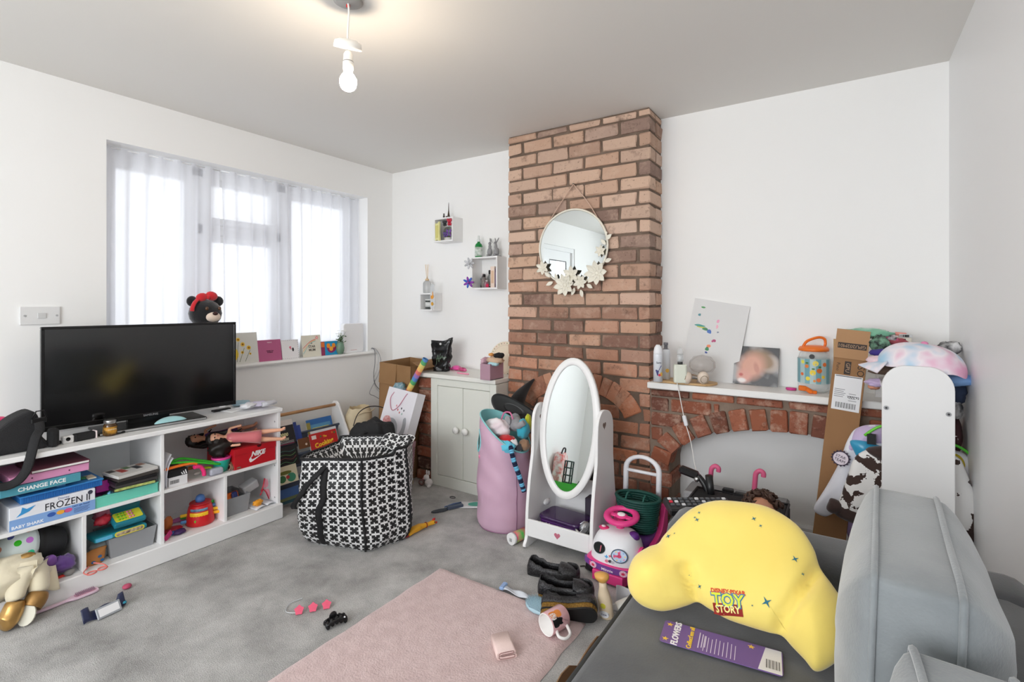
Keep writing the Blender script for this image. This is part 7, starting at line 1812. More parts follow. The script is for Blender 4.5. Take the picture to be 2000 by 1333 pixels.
MB().prism(loop2(sp_,3),-.055,.05,frame((0,0,0),(0,1,0),(0,0,1)),smooth=True).build('folds',fcm,fc)
MB().tube([(.0505,y,z) for y,z in loop2([(y * .8,z * .8 + .003) for y,z in sp_],2)],.0012,5,closed=True).build('hem_edge',P((150,110,106),.8),fc)

p = at(1190,1208,z=0)
sb3 = thing('lotion_bottle','cream lotion bottle with orange cap standing by the sofa front','bottle',(p.x - .01,p.y + .0,.0005),(R(6),R(-5),0))
MB().lathe([(.0001,0),(.026,.001),(.029,.006),(.03,.07),(.024,.10),(.017,.125),(.015,.15)],24,sy=.75).build('bottle',P((226,206,176),.35),sb3)
MB().lathe([(.015,.148),(.018,.150),(.03,.165),(.031,.178),(.012,.184),(.0001,.184)],24,sy=.75).build('cap',P((226,170,90),.35),sb3)
MB(frame((.0,-.0226,.06),(1,0,0),(0,0,1))).prism(circ(.011,14),-.004,.0006).build('lemon_print',P((214,206,70)),sb3)
MB(frame((0,-.0228,.025),(1,0,0),(0,0,1))).prism(circ(.02,16,ry=.014),-.008,.0006).build('white_label',P((236,236,240)),sb3)
text(sb3,'lotion' if False else 'Carex',.0095,frame((0,-.0236,.025),(1,0,0),(0,0,1)),P((70,80,130)))
p = at(1226,1163,z=.07)
ob = thing('orange_toy_wheel','orange capped tube lying between sofa and lotion bottle','bottle',(p.x,p.y + .02,.03),(0,R(80),.9))
MB().lathe([(.0001,-.06),(.02,-.06),(.022,-.04),(.022,.04),(.016,.05)],20).build('tube',P((226,222,214)),ob);MB().lathe([(.018,.05),(.024,.052),(.024,.075),(.0001,.077)],20).build('cap',P((226,160,70)),ob)
for i,(px,py,rz_,c_,l) in enumerate(((1222,1178,.9,(226,226,232),'white torn paper standing against the sofa front'),(1212,1200,.3,(232,232,236),'white paper scrap under the lotion bottle'))):
 p = at(px,py,z=.0);tag(MB().grid(lambda u,v: ((u - .5) * .09,.01 * math.sin(u * 5),.002 + .08 * v * (1 - .5 * u) if i == 0 else .002 + .03 * v),6,6).build('paper',P(c_,.7),None,(p.x,p.y,.001),(0,0,rz_),solid=.001),l,'paper')
bxm = M('kraft_card',(140,108,78),.85)
a,b_ = at(1158,1232,z=.02),at(1122,1330,z=.02)
tbx = thing('torn_carton','torn brown carton lying along the sofa front edge','carton',(2.575,-1.62,.02),R(-4))
random.seed(21)
def torn(x,y0,y1,z0,z1,name,tilt):
 n = 12;pts = [(y0,z0)] + [(y1,z0)] + [(y1 + (y0 - y1) * i / n,z1 + random.uniform(-.025,.02)) for i in range(n + 1)]
 MB().prism(pts,-.002,.002,frame((x,0,0),(0,1,0),(tilt,0,1))).build(name,bxm,tbx)
torn(-.08,-.30,.26,0,.095,'front_flap',-.15);torn(.03,-.26,.28,0,.075,'rear_flap',.1)
MB().bx(-.08,.03,-.30,.26,0,.004).build('bottom',bxm,tbx)
tag(crumple((0,0,0),(.03,.035,.03),101,.5,10,1).build('torn_packing',M('pink_paper',(222,196,190),.8),None,(2.56,-1.44,.075)),'pale pink torn paper caught in the brown carton','paper')
tag(MB().tube(bez([(0,0,0),(.02,.01,.002),(.035,-.006,.002),(.05,.004,.001)]),.003,6).build('hair_tie',P((60,50,46)),None,pt(1133,1108,0) + Vector((0,0,.003))),'dark twisted hair tie between the glitter shoe and ride-on toy','hair tie')

# ---------------------------------------------------------------- mantel shelf
MZ = .8346
def on_m(px,py): p = at(px,py,z=MZ);return p
sv = thing('serving_board','round pale wooden board under the bottles and headphones','board',(2.47,-.165,MZ))
MB().prism(loop2([(-.15,-.05),(-.1,-.075),(.05,-.08),(.13,-.07),(.165,-.02),(.16,.04),(.05,.075),(-.12,.07),(-.155,.02)],4),0,.012,bev=.003).build('wood',M('pale_wood',(206,172,126),.5,mott=(18,(186,148,100),.6)),sv)
ZB = MZ + .0125
def spray(lab,px,py,dy,h,cap,r=.0245):
 p = at(px,py,z=ZB);t = thing('spray_can',lab,'spray can',(p.x - .015,p.y + dy + .04,ZB),0,'white spray cans on the mantel')
 MB().lathe([(.0001,0),(r,.001),(r,h * .72),(r * .93,h * .78),(r * .8,h * .82)],24).build('can',P((226,230,236),.3),t)
 if cap: MB().lathe([(r * .95,h * .7),(r * .98,h * .8),(r * .8,h * .92),(r * .4,h),(.0001,h * 1.005)],24).build('cap',P((238,240,244),.35),t)
 else: MB().lathe([(r * .8,h * .82),(r * .4,h * .84),(r * .38,h * .93),(r * .5,h * .935),(r * .5,h),(.0001,h)],20).build('nozzle',P((110,110,116),.4),t)
 return t
FC = lambda x,y,z: frame((x,y,z),(.89,.45,0),(0,0,1))
t = spray('white spray can with domed cap, in front at the brick end of the mantel',1286,748,.0,.2,True)
d_ = Vector((.45,-.89,0)).normalized()
def on_can(t,r,poly,z,name,col): return wrap(poly,r,math.atan2(d_.y,d_.x),z,name,P(col,.3),t)
on_can(t,.0249,[(-.018,.01),(-.012,.012),(-.006,-.004),(.012,.034),(.018,.034),(-.004,-.02),(-.008,-.02)],.055,'tick_logo',(50,50,120));on_can(t,.0251,circ(.007,10,.004,-.012),.05,'printed_flower',(220,60,90));on_can(t,.025,circ(.011,14,.016,-.008),.05,'yellow_ring',(236,190,90))
text(t,'Sure',.016,FC(d_.x * .0252,d_.y * .0252,.105),P((70,72,90)),sx=.9)
t = spray('second white spray can with grey nozzle, behind the domed one',1299,744,.025,.205,False)
on_can(t,.0249,circ(.011,14,.004,.0),.05,'yellow_ring',(236,190,90))
p = at(1325,751,z=ZB)
sd = thing('soap_pump','cream square pump bottle with clear pump top on the board','bottle',(p.x - .01,p.y + .07,ZB),.35)
MB().prism(rrect(.068,.06,.012),0,.098,bev=.005).build('bottle',P((226,230,216),.3),sd)
MB().cyl((0,0,.098),(0,0,.112),.014).build('black_neck',P((60,62,62),.3),sd);MB().cyl((0,0,.112),(0,0,.15),.017).lathe([(.0165,.15),(.0165,.165),(.008,.188),(.0001,.19)],18).build('clear_cap',M('thin_clear_plastic',(224,228,230),.1,alpha=.35),sd)
MB().cyl((0,0,.112),(0,0,.15),.009).build('pump',P((226,230,230)),sd)
p = at(1366,748,z=ZB)
mv = thing('mushroom_vase','clear glass mushroom shaped dome behind the headphones','glass ornament',(p.x + .01,p.y + .02,ZB))
smoke = M('smoky_clear_glass',(196,190,186),.06,alpha=.42)
MB().lathe([(.0001,.0),(.03,.001),(.024,.02),(.018,.045),(.022,.056),(.054,.06),(.068,.084),(.066,.112),(.046,.138),(.0001,.15)],32).build('glass',smoke,mv)
for k in range(5): MB().cyl((.006 * math.cos(k),.006 * math.sin(k),.01),(.01 * math.cos(k * 1.3),.01 * math.sin(k * 1.3),.07),.0016,n=6).build('inner_stem',P((150,136,128)),mv)
hc = [at(1340,738,y=-.25),at(1374,739,y=-.255)];ho = (hc[0] + hc[1]) / 2;ho.z = MZ
hp2 = thing('headphones','beige over-ear headphones lying on the edge of the mantel','headphones',ho)
bg_ = P((222,206,190),.4)
for c,ax_ in zip(hc,((-.6,-.75,.25),(.42,-.85,-.32))):
 v = c - ho;v.z = max(v.z,.034);mt = frame(v,Vector((0,0,1)).cross(Vector(ax_)),Vector(ax_).cross(Vector((0,0,1)).cross(Vector(ax_))))
 MB(mt).lathe([(.0001,.018),(.02,.017),(.031,.008),(.034,-.006),(.032,-.016),(.02,-.019),(.0001,-.012)],24,sx=.86).build('ear_cup',bg_,hp2)
 MB(mt).tube([(.021 * .86 * math.cos(2 * PI * i / 24),.021 * math.sin(2 * PI * i / 24),.0175) for i in range(24)],.0014,5,closed=True).build('cup_ring',P((150,130,100),.3),hp2)
MB().tube(bez([hc[0] - ho + Vector((0,.02,.01)),(-.04,.07,.05),(0,.1,.04),(.045,.07,.05),hc[1] - ho + Vector((0,.02,.01))],6),.009,8,flat=.5).build('headband',P((214,196,178),.5),hp2)
cw_ = bez([(2.44,-.24,MZ + .05),(2.455,-.262,MZ + .02),(2.47,-.272,.80),(2.50,-.28,.66),(2.535,-.29,.55),(2.56,-.31,.44),(2.60,-.4,.40)],6)
wc = thing('charging_cable','white charging cable with in-line switch hanging over the brick arch','cable',(0,0,0))
MB().tube(cw_,.0026,6).build('wire',P((236,234,230),.4),wc)
MB().box((2.505,-.281,.65),(.02,.016,.055),rot=(0,-.25,0),bev=.004).build('inline_switch',P((232,234,238),.3),wc)

q = [at(1347,584,y=-.012),at(1453,606,y=-.012)]
bl_,br2 = at(1336,735,y=-.055),at(1424,752,y=-.055)
cv = thing('painting','white canvas board with a childs dabs of paint leaning on the wall','painting',((bl_.x + br2.x) / 2,-.035,MZ + .0015),frame((0,0,0),(.98,0,-.165),(.163,.065,.98)).to_euler())
W2,H2 = .147,.45
MB().bx(-W2,W2,.0,H2,-.004,.004).build('board',P((222,222,222),.6),cv)
random.seed(4)
for x,y,rx_,ry_,c_ in ((-.09,.405,.012,.006,(70,150,80)),(-.105,.36,.008,.008,(60,130,140)),(-.09,.30,.03,.006,(50,150,140)),(-.085,.292,.03,.005,(200,200,60)),(-.06,.285,.016,.009,(40,130,80)),(-.035,.275,.012,.012,(50,100,180)),(.0,.34,.008,.012,(236,160,190)),(.0,.31,.006,.014,(236,170,190)),(.0,.23,.01,.008,(180,50,110)),(-.01,.225,.006,.006,(190,60,120)),(-.025,.195,.01,.009,(236,130,80)),(-.03,.175,.009,.012,(30,130,70)),(-.032,.155,.007,.007,(40,70,150)),(.01,.28,.005,.005,(120,130,150))):
 MB().prism(loop2([(x + rx_ * math.cos(a) * random.uniform(.7,1.2),y + ry_ * math.sin(a) * random.uniform(.7,1.2)) for a in [2 * PI * i / 7 for i in range(7)]],3),.004,.0055).build('paint_dab',P(c_,.4),cv)

a,b_ = at(1427,752,y=-.07),at(1520,762,y=-.10)
phh = thing('photo_print','soft focus portrait photo print leaning on the wall above the mantel','photograph',((a.x + b_.x) / 2 - .0,-.055,MZ + .001),frame((0,0,0),(.99,-.05,-.02),(.0,.2,1)).to_euler())
def photo_mat():
 m = M('portrait_print',(90,90,92),.35);nt = m.node_tree;b = nt.nodes['Principled BSDF'];N = nt.nodes.new;L = nt.links.new
 tc = N('ShaderNodeTexCoord');out = None
 base = N('ShaderNodeTexNoise');base.inputs['Scale'].default_value = 9;L(tc.outputs['Object'],base.inputs['Vector'])
 r = N('ShaderNodeValToRGB');r.color_ramp.elements[0].color = rgb((70,70,72));r.color_ramp.elements[1].color = rgb((170,170,172));r.color_ramp.elements[0].position = .45;r.color_ramp.elements[1].position = .62;L(base.outputs['Fac'],r.inputs['Fac']);out = r.outputs['Color']
 def blob(x,y,sx,sy,ang,col,out,soft=.35):
  mp = N('ShaderNodeMapping');mp.vector_type = 'TEXTURE';mp.inputs['Location'].default_value = (x,y,0);mp.inputs['Rotation'].default_value = (0,0,ang);mp.inputs['Scale'].default_value = (sx,sy,1000);L(tc.outputs['Object'],mp.inputs[0])
  ln = N('ShaderNodeVectorMath');ln.operation = 'LENGTH';L(mp.outputs[0],ln.inputs[0])
  mr = N('ShaderNodeMapRange');mr.inputs[1].default_value = 1 + soft;mr.inputs[2].default_value = 1 - soft;L(ln.outputs['Value'],mr.inputs[0])
  x_ = N('ShaderNodeMix');x_.data_type = 'RGBA';x_.inputs[7].default_value = rgb(col);L(mr.outputs[0],x_.inputs[0]);L(out,x_.inputs[6]);return x_.outputs[2]
 for a_ in ((.07,.12,.035,.04,0,(230,226,226)),(.03,.135,.075,.05,-.5,(150,124,98)),(-.02,.1,.06,.07,-.5,(214,160,140)),(-.055,.045,.035,.035,0,(216,158,144)),(.005,.09,.012,.03,.3,(196,140,124)),(-.07,.05,.01,.008,0,(190,96,90)),(-.065,.02,.02,.012,0,(232,226,224))): out = blob(*a_,out)
 L(out,b.inputs['Base Color']);return m
MB().bx(-.11,.11,0,.205,-.002,.002).build('print',photo_mat(),phh)

p = on_m(1588,768)
dd_ = thing('drinks_dispenser','large clear jar with citrus stripes and orange handled lid','drinks jar',(p.x,-.10,MZ + .0005))
MB().lathe([(.0001,.002),(.055,.002),(.068,.012),(.07,.03),(.07,.165),(.06,.195),(.053,.205)],36).build('jar',M('clear_plastic_jar',(228,234,234),.08,alpha=.32),dd_)
def citrus():
 m = M('citrus_stripe_print',(140,190,196),.3);nt = m.node_tree;b = nt.nodes['Principled BSDF'];N = nt.nodes.new;L = nt.links.new
 tc = N('ShaderNodeTexCoord');sp = N('ShaderNodeSeparateXYZ');L(tc.outputs['Object'],sp.inputs[0])
 at2 = N('ShaderNodeMath');at2.operation = 'ARCTAN2';L(sp.outputs['Y'],at2.inputs[0]);L(sp.outputs['X'],at2.inputs[1])
 q = N('ShaderNodeMath');q.operation = 'MULTIPLY';q.inputs[1].default_value = 9;L(at2.outputs[0],q.inputs[0]);s_ = N('ShaderNodeMath');s_.operation = 'SINE';L(q.outputs[0],s_.inputs[0]);g = N('ShaderNodeMath');g.operation = 'GREATER_THAN';g.inputs[1].default_value = .1;L(s_.outputs[0],g.inputs[0])
 x = N('ShaderNodeMix');x.data_type = 'RGBA';x.inputs[6].default_value = rgb((186,214,216));x.inputs[7].default_value = rgb((120,178,190));L(g.outputs[0],x.inputs[0])
 L(x.outputs[2],b.inputs['Base Color']);b.inputs['Alpha'].default_value = .8;return m
MB().lathe([(.0706,.045),(.0706,.165)],36,cap=False).build('printed_sleeve',citrus(),dd_)
def on_jar(a,z,r,c_,name='fruit_print',ry=None): return MB().add([(.0712 * math.cos(a + x / .07),.0712 * math.sin(a + x / .07),z + y) for x,y in circ(r,12,ry=ry)],[list(range(12))]).build(name,P(c_,.4),dd_)
aj = math.atan2(CAMY + .1,CAMX - p.x)
for da,z,r,c_ in ((-.75,.09,.008,(226,110,60)),(-.42,.13,.009,(226,130,60)),(-.35,.07,.01,(232,214,70)),(-.05,.1,.013,(240,214,60)),(.12,.145,.013,(236,220,110)),(.35,.11,.012,(214,110,50)),(.3,.065,.01,(236,130,80)),(.7,.14,.01,(230,120,60)),(.6,.08,.008,(232,200,70)),(-.7,.15,.009,(226,220,90)),(0.05,.06,.006,(236,150,70))): on_jar(aj + da,z,r,c_)
for da,z in ((-.02,.118),(.38,.128),(-.4,.146)): on_jar(aj + da,z,.007,(70,120,60),'leaf_print',.004)
on_jar(aj - .1,.178,.012,(34,34,36),'round_sticker')
og = P((238,120,40),.35)
MB().lathe([(.052,.2),(.066,.202),(.067,.212),(.06,.222),(.04,.228),(.0001,.23)],32).build('lid',og,dd_)
MB(Matrix.Rotation(.5,4,'Z')).tube(bez([(-.05,0,.222),(-.03,0,.25),(.02,0,.268),(.05,0,.262),(.056,0,.24),(.052,0,.222)]),.0065,10).build('handle',og,dd_)
tap = thing('jar_tap','orange plastic tap lying loose in front of the drinks jar','tap',on_m(1575,767) + Vector((0,-.03,.012)),.3)
MB().tube(bez([(-.03,0,.014),(0,0,.01),(.02,0,-.002),(.045,0,-.006)]),[.013] * 8 + [.011] * 10 + [.008] * 7,12).tube([(-.005,0,.01),(.0,.0,.022)],.006,8).build('tap_body',og,tap)
tag(MB().lathe([(.0001,0),(.022,0),(.024,.003),(.024,.01),(.0001,.011)],24).build('lid',P((206,60,140),.3),None,on_m(1544,757) + Vector((0,0,.0005)) if False else (2.985,-.11,MZ + .0005)),'flat magenta pot lid on the mantel left of the jar','lid')

tag(MB().prism(rrect(.045,.02,.002),0,.27).build('parcel_box',M('pale_cardboard',(196,160,116),.8),None,(3.19,-.20,MZ + .0005),(0,0,.1)),'pale flat cardboard packet standing behind the drinks jar','box')

# ---------------------------------------------------------------- behind the sofa arm
crt = thing('storage_crate','black fabric storage crate behind the sofa arm','crate',(2.83,-.83,0),.0)
MB().bx(-.19,.19,-.22,.22,.001,.425,bev=.012).build('crate_body',M('black_canvas',(34,34,36),.8,bump=(150,.3)),crt)
MB().tube([(-.185,-.222,.425),(.185,-.222,.425),(.185,.222,.425),(-.185,.222,.425)],.006,6,closed=True).build('rim_piping',P((60,60,62),.6),crt)
ka,kb_ = at(1310,990,z=.46),at(1420,990,z=.46)
kb = thing('toy_keyboard','black toy keyboard with a red key lying behind the yellow pillow','keyboard',(ka + kb_) / 2,(R(8),0,math.atan2(kb_.y - ka.y,kb_.x - ka.x)))
MB().box((0,0,0),(.26,.10,.03),bev=.006).build('body',P((26,26,28),.4),kb)
for i in range(11):
 for j in range(3): MB().box((-.11 + .022 * i,.03 - .022 * j,.017),(.014,.012,.006),bev=.0015).build('key',P(((214,50,70) if (i,j) == (0,1) else (220,220,222) if (i * 7 + j * 3) % 5 == 0 else (90,92,96)),.4),kb)
mk = thing('toy_microphone','black toy microphone arm leaning behind the toy keyboard','microphone',(2.63,-.62,.42))
MB().box((-.02,0,.07),(.09,.04,.035),rot=(0,.25,.1),bev=.01).tube(bez([(.02,0,.06),(.05,-.01,.03),(.08,-.02,-.04)]),.014,10).build('arm',P((24,24,26),.35),mk)
MB().ell((.018,-.022,.05),(.012,.006,.012),n=10).build('silver_joint',M('silver_lid',(176,176,176),.3,1),mk)
tag(MB().tube([(0,0,0),(.015,0,-.13)],.016,10).build('mic_stand',P((24,24,26),.35),None,(2.705,-.66,.505)),'black stub handle under the toy microphone','handle')
st = thing('doll_pushchair','purple doll pushchair with two pink hooked handles behind the sofa','pushchair',(2.80,-.49,0))
lil = P((186,160,208),.4);hk = P((216,96,136),.4)
H0 = [at(1391,922,y=-.5),at(1478,932,y=-.5)]
for k,h_ in enumerate(H0):
 x,z = h_.x - 2.80,h_.z
 MB().tube(bez([(x - .012,0,z - .075),(x - .008,0,z - .02),(x - .004,0,z + .012),(x + .012,0,z + .026),(x + .026,0,z + .018),(x + .026,0,z + .002)]),.011,10).build('handle',hk,st)
 MB().tube([(x - .012,0,z - .07),(x + .0,-.01,.06)],.007,8).build('frame_tube',lil,st)
 MB().cyl((x - .01,-.03,.03),(x + .01,-.03,.03),.03,n=18).build('wheel',P((60,56,64),.6),st)
MB().box((.01,-.02,at(1430,976,y=-.5).z - .03),(H0[1].x - H0[0].x - .03,.012,.08),bev=.004).build('back_sling',P((200,180,214),.7),st)
MB().box((.01,-.08,.24),(H0[1].x - H0[0].x - .03,.14,.012),bev=.004).build('seat_sling',P((200,180,214),.7),st)
dh = thing('doll','doll with messy brown curls, top of its head above the yellow pillow','doll',(2.955,-.98,.426),(0,0,.4))
MB().ell((0,0,.075),(.052,.056,.062)).lathe([(.05,0),(.045,.02),(.03,.05)],20).build('head',SKIN2,dh)
hb = MB();random.seed(17);hm_ = M('brown_doll_curls',(72,50,40),.6)
hb.ell((.012,.018,.09),(.052,.052,.052))
for k in range(46):
 a = random.uniform(-.6,PI + .6);b0 = random.uniform(.15,1.35);d = Vector((math.cos(a) * math.cos(b0),math.sin(a) * math.cos(b0),math.sin(b0)))
 p = Vector((.008,.01,.085)) + d * .052;u = d.orthogonal().normalized();w_ = d.cross(u)
 pts = [p + d * (.003 * i) + u * .010 * math.sin(i * .8 + k) + w_ * .010 * math.cos(i * .8 + k) for i in range(9)]
 hb.tube(pts,[.006] * 6 + [.004,.003,.002],5)
hb.build('hair',hm_,dh)
for i,(px,py,sx,l) in enumerate(((1422,962,.05,'small black clip box behind the doll pushchair seat'),(1450,968,.07,'flat black gadget lying behind the doll'))):
 p = at(px,py,y=-.42);tag(MB().box((0,0,0),(sx,.03,.035 if i == 0 else .02),bev=.004).build('gadget',P((28,28,30),.4),None,(p.x,-.42,p.z)),l,'gadget')
tag(MB().bx(-.33,.13,-.09,.09,.001,.33,bev=.01).build('toy_chest',M('grey_toy_chest',(150,150,152),.6),None,(2.86,-.34,.0)),'grey toy chest inside the brick arch behind the pushchair','chest')

# ---------------------------------------------------------------- dressing rail
RA = -.60;RBk = -.10
e0,e1 = at(1722,900,y=RA).x,at(1865,900,y=RA).x;zt_ = at(1792,716,y=RA).z
rl_ = thing('clothes_rail','white child-size dressing rail with rounded end panel by the right wall','clothes rail',((e0 + e1) / 2,RA,0))
w_ = (e1 - e0) / 2
pan = [(-w_,.0),(w_,.0)] + [(w_ - .075 + .075 * math.cos(R(a)),zt_ - .085 + .085 * math.sin(R(a))) for a in range(0,91,10)] + [(-w_ + .075 - .075 * math.sin(R(a)),zt_ - .085 + .085 * math.cos(R(a))) for a in range(0,91,10)]
for y in (0,RBk - RA):
 MB().prism(pan,-.009,.009,frame((0,y,0),(1,0,0),(0,0,1)),bev=.003).build('end_panel',mw,rl_)
for px,py in ((1731,797),(1853,810)):
 q = at(px,py,y=RA - .01);MB().cyl((q.x - (e0 + e1) / 2,-.012,q.z),(q.x - (e0 + e1) / 2,-.006,q.z),.008,n=16).build('screw_cap',M('nickel',(170,170,172),.3,1),rl_);MB().cyl((q.x - (e0 + e1) / 2,-.0128,q.z),(q.x - (e0 + e1) / 2,-.012,q.z),.004,n=8).build('screw_slot',P((50,50,52)),rl_)
MB().cyl((0,0,zt_ - .16),(0,RBk - RA,zt_ - .16),.012).build('hanging_bar',wd,rl_)
MB().bx(-w_,w_,.009,RBk - RA - .009,.15,.165).build('low_shelf',mw,rl_)
MB().bx(-w_ - .0,w_ + .0,.009,RBk - RA - .009,zt_ - .09,zt_ - .075).build('top_shelf',mw,rl_)
RXc = (e0 + e1) / 2
def cow():
 m = M('cow_print',(236,234,232),.85,sheen=.2);nt = m.node_tree;b = nt.nodes['Principled BSDF'];N = nt.nodes.new;L = nt.links.new
 tc = N('ShaderNodeTexCoord');n = N('ShaderNodeTexNoise');n.inputs['Scale'].default_value = 13;n.inputs['Detail'].default_value = 5;n.inputs['Roughness'].default_value = .55;n.inputs['Distortion'].default_value = .3;L(tc.outputs['Object'],n.inputs['Vector'])
 g = N('ShaderNodeMath');g.operation = 'GREATER_THAN';g.inputs[1].default_value = .54;L(n.outputs['Fac'],g.inputs[0])
 x = N('ShaderNodeMix');x.data_type = 'RGBA';x.inputs[6].default_value = rgb((234,232,230));x.inputs[7].default_value = rgb((62,44,38));L(g.outputs[0],x.inputs[0]);L(x.outputs[2],b.inputs['Base Color']);return m
COW = cow()
def garment(name,lab,y,pts,mat,thick=.03,seed=0,hem=None,hemmat=None):
 """pts: outline of one face in (x, z), real size, hung at y"""
 t = thing(name,lab,'costume',(0,y,0),0,'costumes on the dressing rail')
 mb = MB();mb.puff(loop2(pts,4),thick * .6,thick,frame((0,0,0),(1,0,0),(0,0,1)),p=.35,rings=8)
 for i,v in enumerate(mb.v): mb.v[i] = v + Vector((0,.012 * math.sin(v.x * 60 + seed) * (1 if v.y < y else .4),.004 * noise.noise(v * 20)))
 mb.build('cloth_body',mat,t);return t
G = lambda l,y: [tuple(at(px,py,y=y)[k] for k in (0,2)) for px,py in l]
wsat = M('white_costume_satin',(228,228,236),.5,sheen=.3);lsat = M('lilac_satin',(198,178,214),.4,sheen=.3);brsat = M('dark_brown_plush',(58,40,36),.85,sheen=.3)

y = -.44
g1 = garment('costume','white costume with lilac shoulders and a round badge, left on the rail',y,G([(1700,830),(1672,838),(1655,860),(1640,900),(1615,950),(1592,985),(1592,1000),(1612,1010),(1632,1000),(1650,975),(1672,950),(1730,950),(1740,880),(1735,840)],y),wsat,.028,1)
q = MB();q.puff(loop2(G([(1700,830),(1672,838),(1658,862),(1648,880),(1660,884),(1690,862),(1730,866),(1735,835)],y),4),.02,.034,frame((0,0,0),(1,0,0),(0,0,1)));q.build('lilac_yoke',lsat,g1)
bc = at(1642,894,y=y - .03)
MB(frame((bc.x,bc.y - y - .012,bc.z),(1,0,0),(0,0,1))).prism(star(.036,.03,16),0,.003).build('badge_edge',P((56,44,64),.6),g1)
mb_ = frame((bc.x,bc.y - y - .012,bc.z),(1,0,0),(0,0,1));MB(mb_).prism(circ(.027,24),.003,.005).build('badge',P((232,220,230),.5),g1)
text(g1,'STAR',.016,mb_ @ Matrix.Translation((0,.007,.0054)) @ Matrix.Rotation(-.35,4,'Z'),P((56,44,64)));text(g1,'TEAM',.016,mb_ @ Matrix.Translation((-.004,-.009,.0054)) @ Matrix.Rotation(-.35,4,'Z'),P((56,44,64)))
y = -.47
g2 = garment('costume','shiny turquoise costume showing between the white and cow print ones',y,G([(1660,862),(1690,862),(1720,872),(1740,880),(1740,920),(1690,915),(1672,890)],y),M('turquoise_satin',(50,150,190),.25,sheen=.4),.02,3)
y = -.505
gc_ = G([(1722,872),(1690,880),(1668,895),(1655,930),(1638,980),(1630,1000),(1660,1012),(1700,1022),(1740,1030),(1800,1030),(1925,1050),(1910,985),(1885,915),(1866,890),(1800,870)],y)
g3 = garment('costume','cow print costume with dark brown hem in front on the rail',y,gc_,COW,.035,5)
q = MB();q.puff(loop2(G([(1634,985),(1630,1004),(1660,1020),(1700,1030),(1740,1038),(1830,1045),(1922,1062),(1916,1035),(1830,1022),(1740,1012),(1690,1004),(1660,995)],y),4),.03,.042,frame((0,0,0),(1,0,0),(0,0,1)));q.build('brown_hem',brsat,g3)
q = MB();q.puff(loop2(G([(1618,982),(1624,975),(1645,985),(1646,1000),(1628,1005),(1614,996)],y - .01),3),.02,.03,frame((0,0,0),(1,0,0),(0,0,1)));q.build('brown_cuff',brsat,g3)
q = MB();q.puff(loop2(G([(1690,878),(1722,872),(1745,880),(1740,905),(1722,902)],y),3),.03,.041,frame((0,0,0),(1,0,0),(0,0,1)));q.build('brown_collar',brsat,g3)
y = -.40
g4 = garment('costume','white costume with a yellow neckline at the wall side of the rail',y,G([(1850,880),(1880,885),(1896,905),(1905,940),(1850,950),(1830,910)],y),wsat,.025,7)
q = MB();q.puff(loop2(G([(1862,884),(1880,893),(1886,912),(1872,922),(1860,905)],y),3),.02,.036,frame((0,0,0),(1,0,0),(0,0,1)));q.build('yellow_trim',P((214,190,50),.6),g4)
q = MB();q.puff(loop2(G([(1890,922),(1903,926),(1904,941),(1890,938)],y),3),.02,.038,frame((0,0,0),(1,0,0),(0,0,1)));q.build('flag_patch',M('flag_patch',(30,40,90),.6,mott=(40,(206,50,60),1)),g4)
y = -.36
g5 = garment('costume','lilac net dress hanging lowest at the rail left',y,G([(1640,1005),(1690,1000),(1720,1020),(1690,1062),(1664,1060),(1650,1035),(1632,1015)],y),M('lilac_net',(190,164,214),.5,alpha=.85),.02,9)
for i,(c_,px,y,l) in enumerate((((110,210,60),1715,-.485,'bright green hanger arched over the cow print costume'),((90,200,60),1868,-.42,'bright green hanger at the wall side of the rail'))):
 q = at(px,840 if i == 0 else 880,y=y)
 pts = [(-.075 + .15 * k / 14,0,-.01 + .05 * math.sin(PI * k / 14)) for k in range(15)]
 t = thing('coat_hanger',l,'hanger',(q.x + (.03 if i == 0 else -.015),y,q.z - .02),0,'green hangers');MB().tube(pts,.0055,8).build('arms',P(c_,.35),t)
 MB().tube(bez([(0,0,.038),(0,0,.06),(.015,0,.075),(.02,0,.06)]),.002,6).build('hook',M('chrome',(215,215,218),.15,1),t)
tag(MB().box((0,0,0),(.03,.02,.04)).build('hanger_clip',P((24,24,26)),None,at(1702,858,y=-.49),(0,0,0)),'black label block on the hanger at the panel edge','label')

capm = M('tie_dye_cotton',(238,226,234),.85,mott=(9,(226,160,196),.9),bump=(200,.1))
def capmat():
 m = capm;nt = m.node_tree;b = nt.nodes['Principled BSDF'];N = nt.nodes.new;L = nt.links.new
 tc = N('ShaderNodeTexCoord');n = N('ShaderNodeTexNoise');n.inputs['Scale'].default_value = 11;n.inputs['Detail'].default_value = 2;L(tc.outputs['Object'],n.inputs['Vector'])
 r = N('ShaderNodeValToRGB');e = r.color_ramp.elements;e[0].position = .3;e[0].color = rgb((170,208,232));e[1].position = .7;e[1].color = rgb((232,176,204));k = e.new(.5);k.color = rgb((240,232,238))
 L(n.outputs['Fac'],r.inputs['Fac']);L(r.outputs['Color'],b.inputs['Base Color'])
capmat()
q = at(1795,720,y=-.50)
cp_ = thing('baseball_cap','large pink and blue tie-dye cap on top of the dressing rail','cap',(q.x + .005,-.48,zt_ - .02),(0,R(8),R(-8)))
sc3 = 1.12
MB().grid(lambda u,v: (.125 * sc3 * math.cos(2 * PI * u) * math.cos(PI / 2 * v) ** .8,.095 * sc3 * math.sin(2 * PI * u) * math.cos(PI / 2 * v) ** .8,.10 * math.sin(PI / 2 * v) + .006 * math.sin(12 * PI * u) * (1 - v)),48,12,cu=True).build('crown',capm,cp_)
MB().grid(lambda u,v: (-.10 - .10 * v * math.sin(PI * (.08 + .84 * u)),(u - .5) * .19 * (1 - .15 * v),.01 - .05 * v + .012 * (1 - (2 * u - 1) ** 2)),14,8).build('peak',capm,cp_,solid=.003)
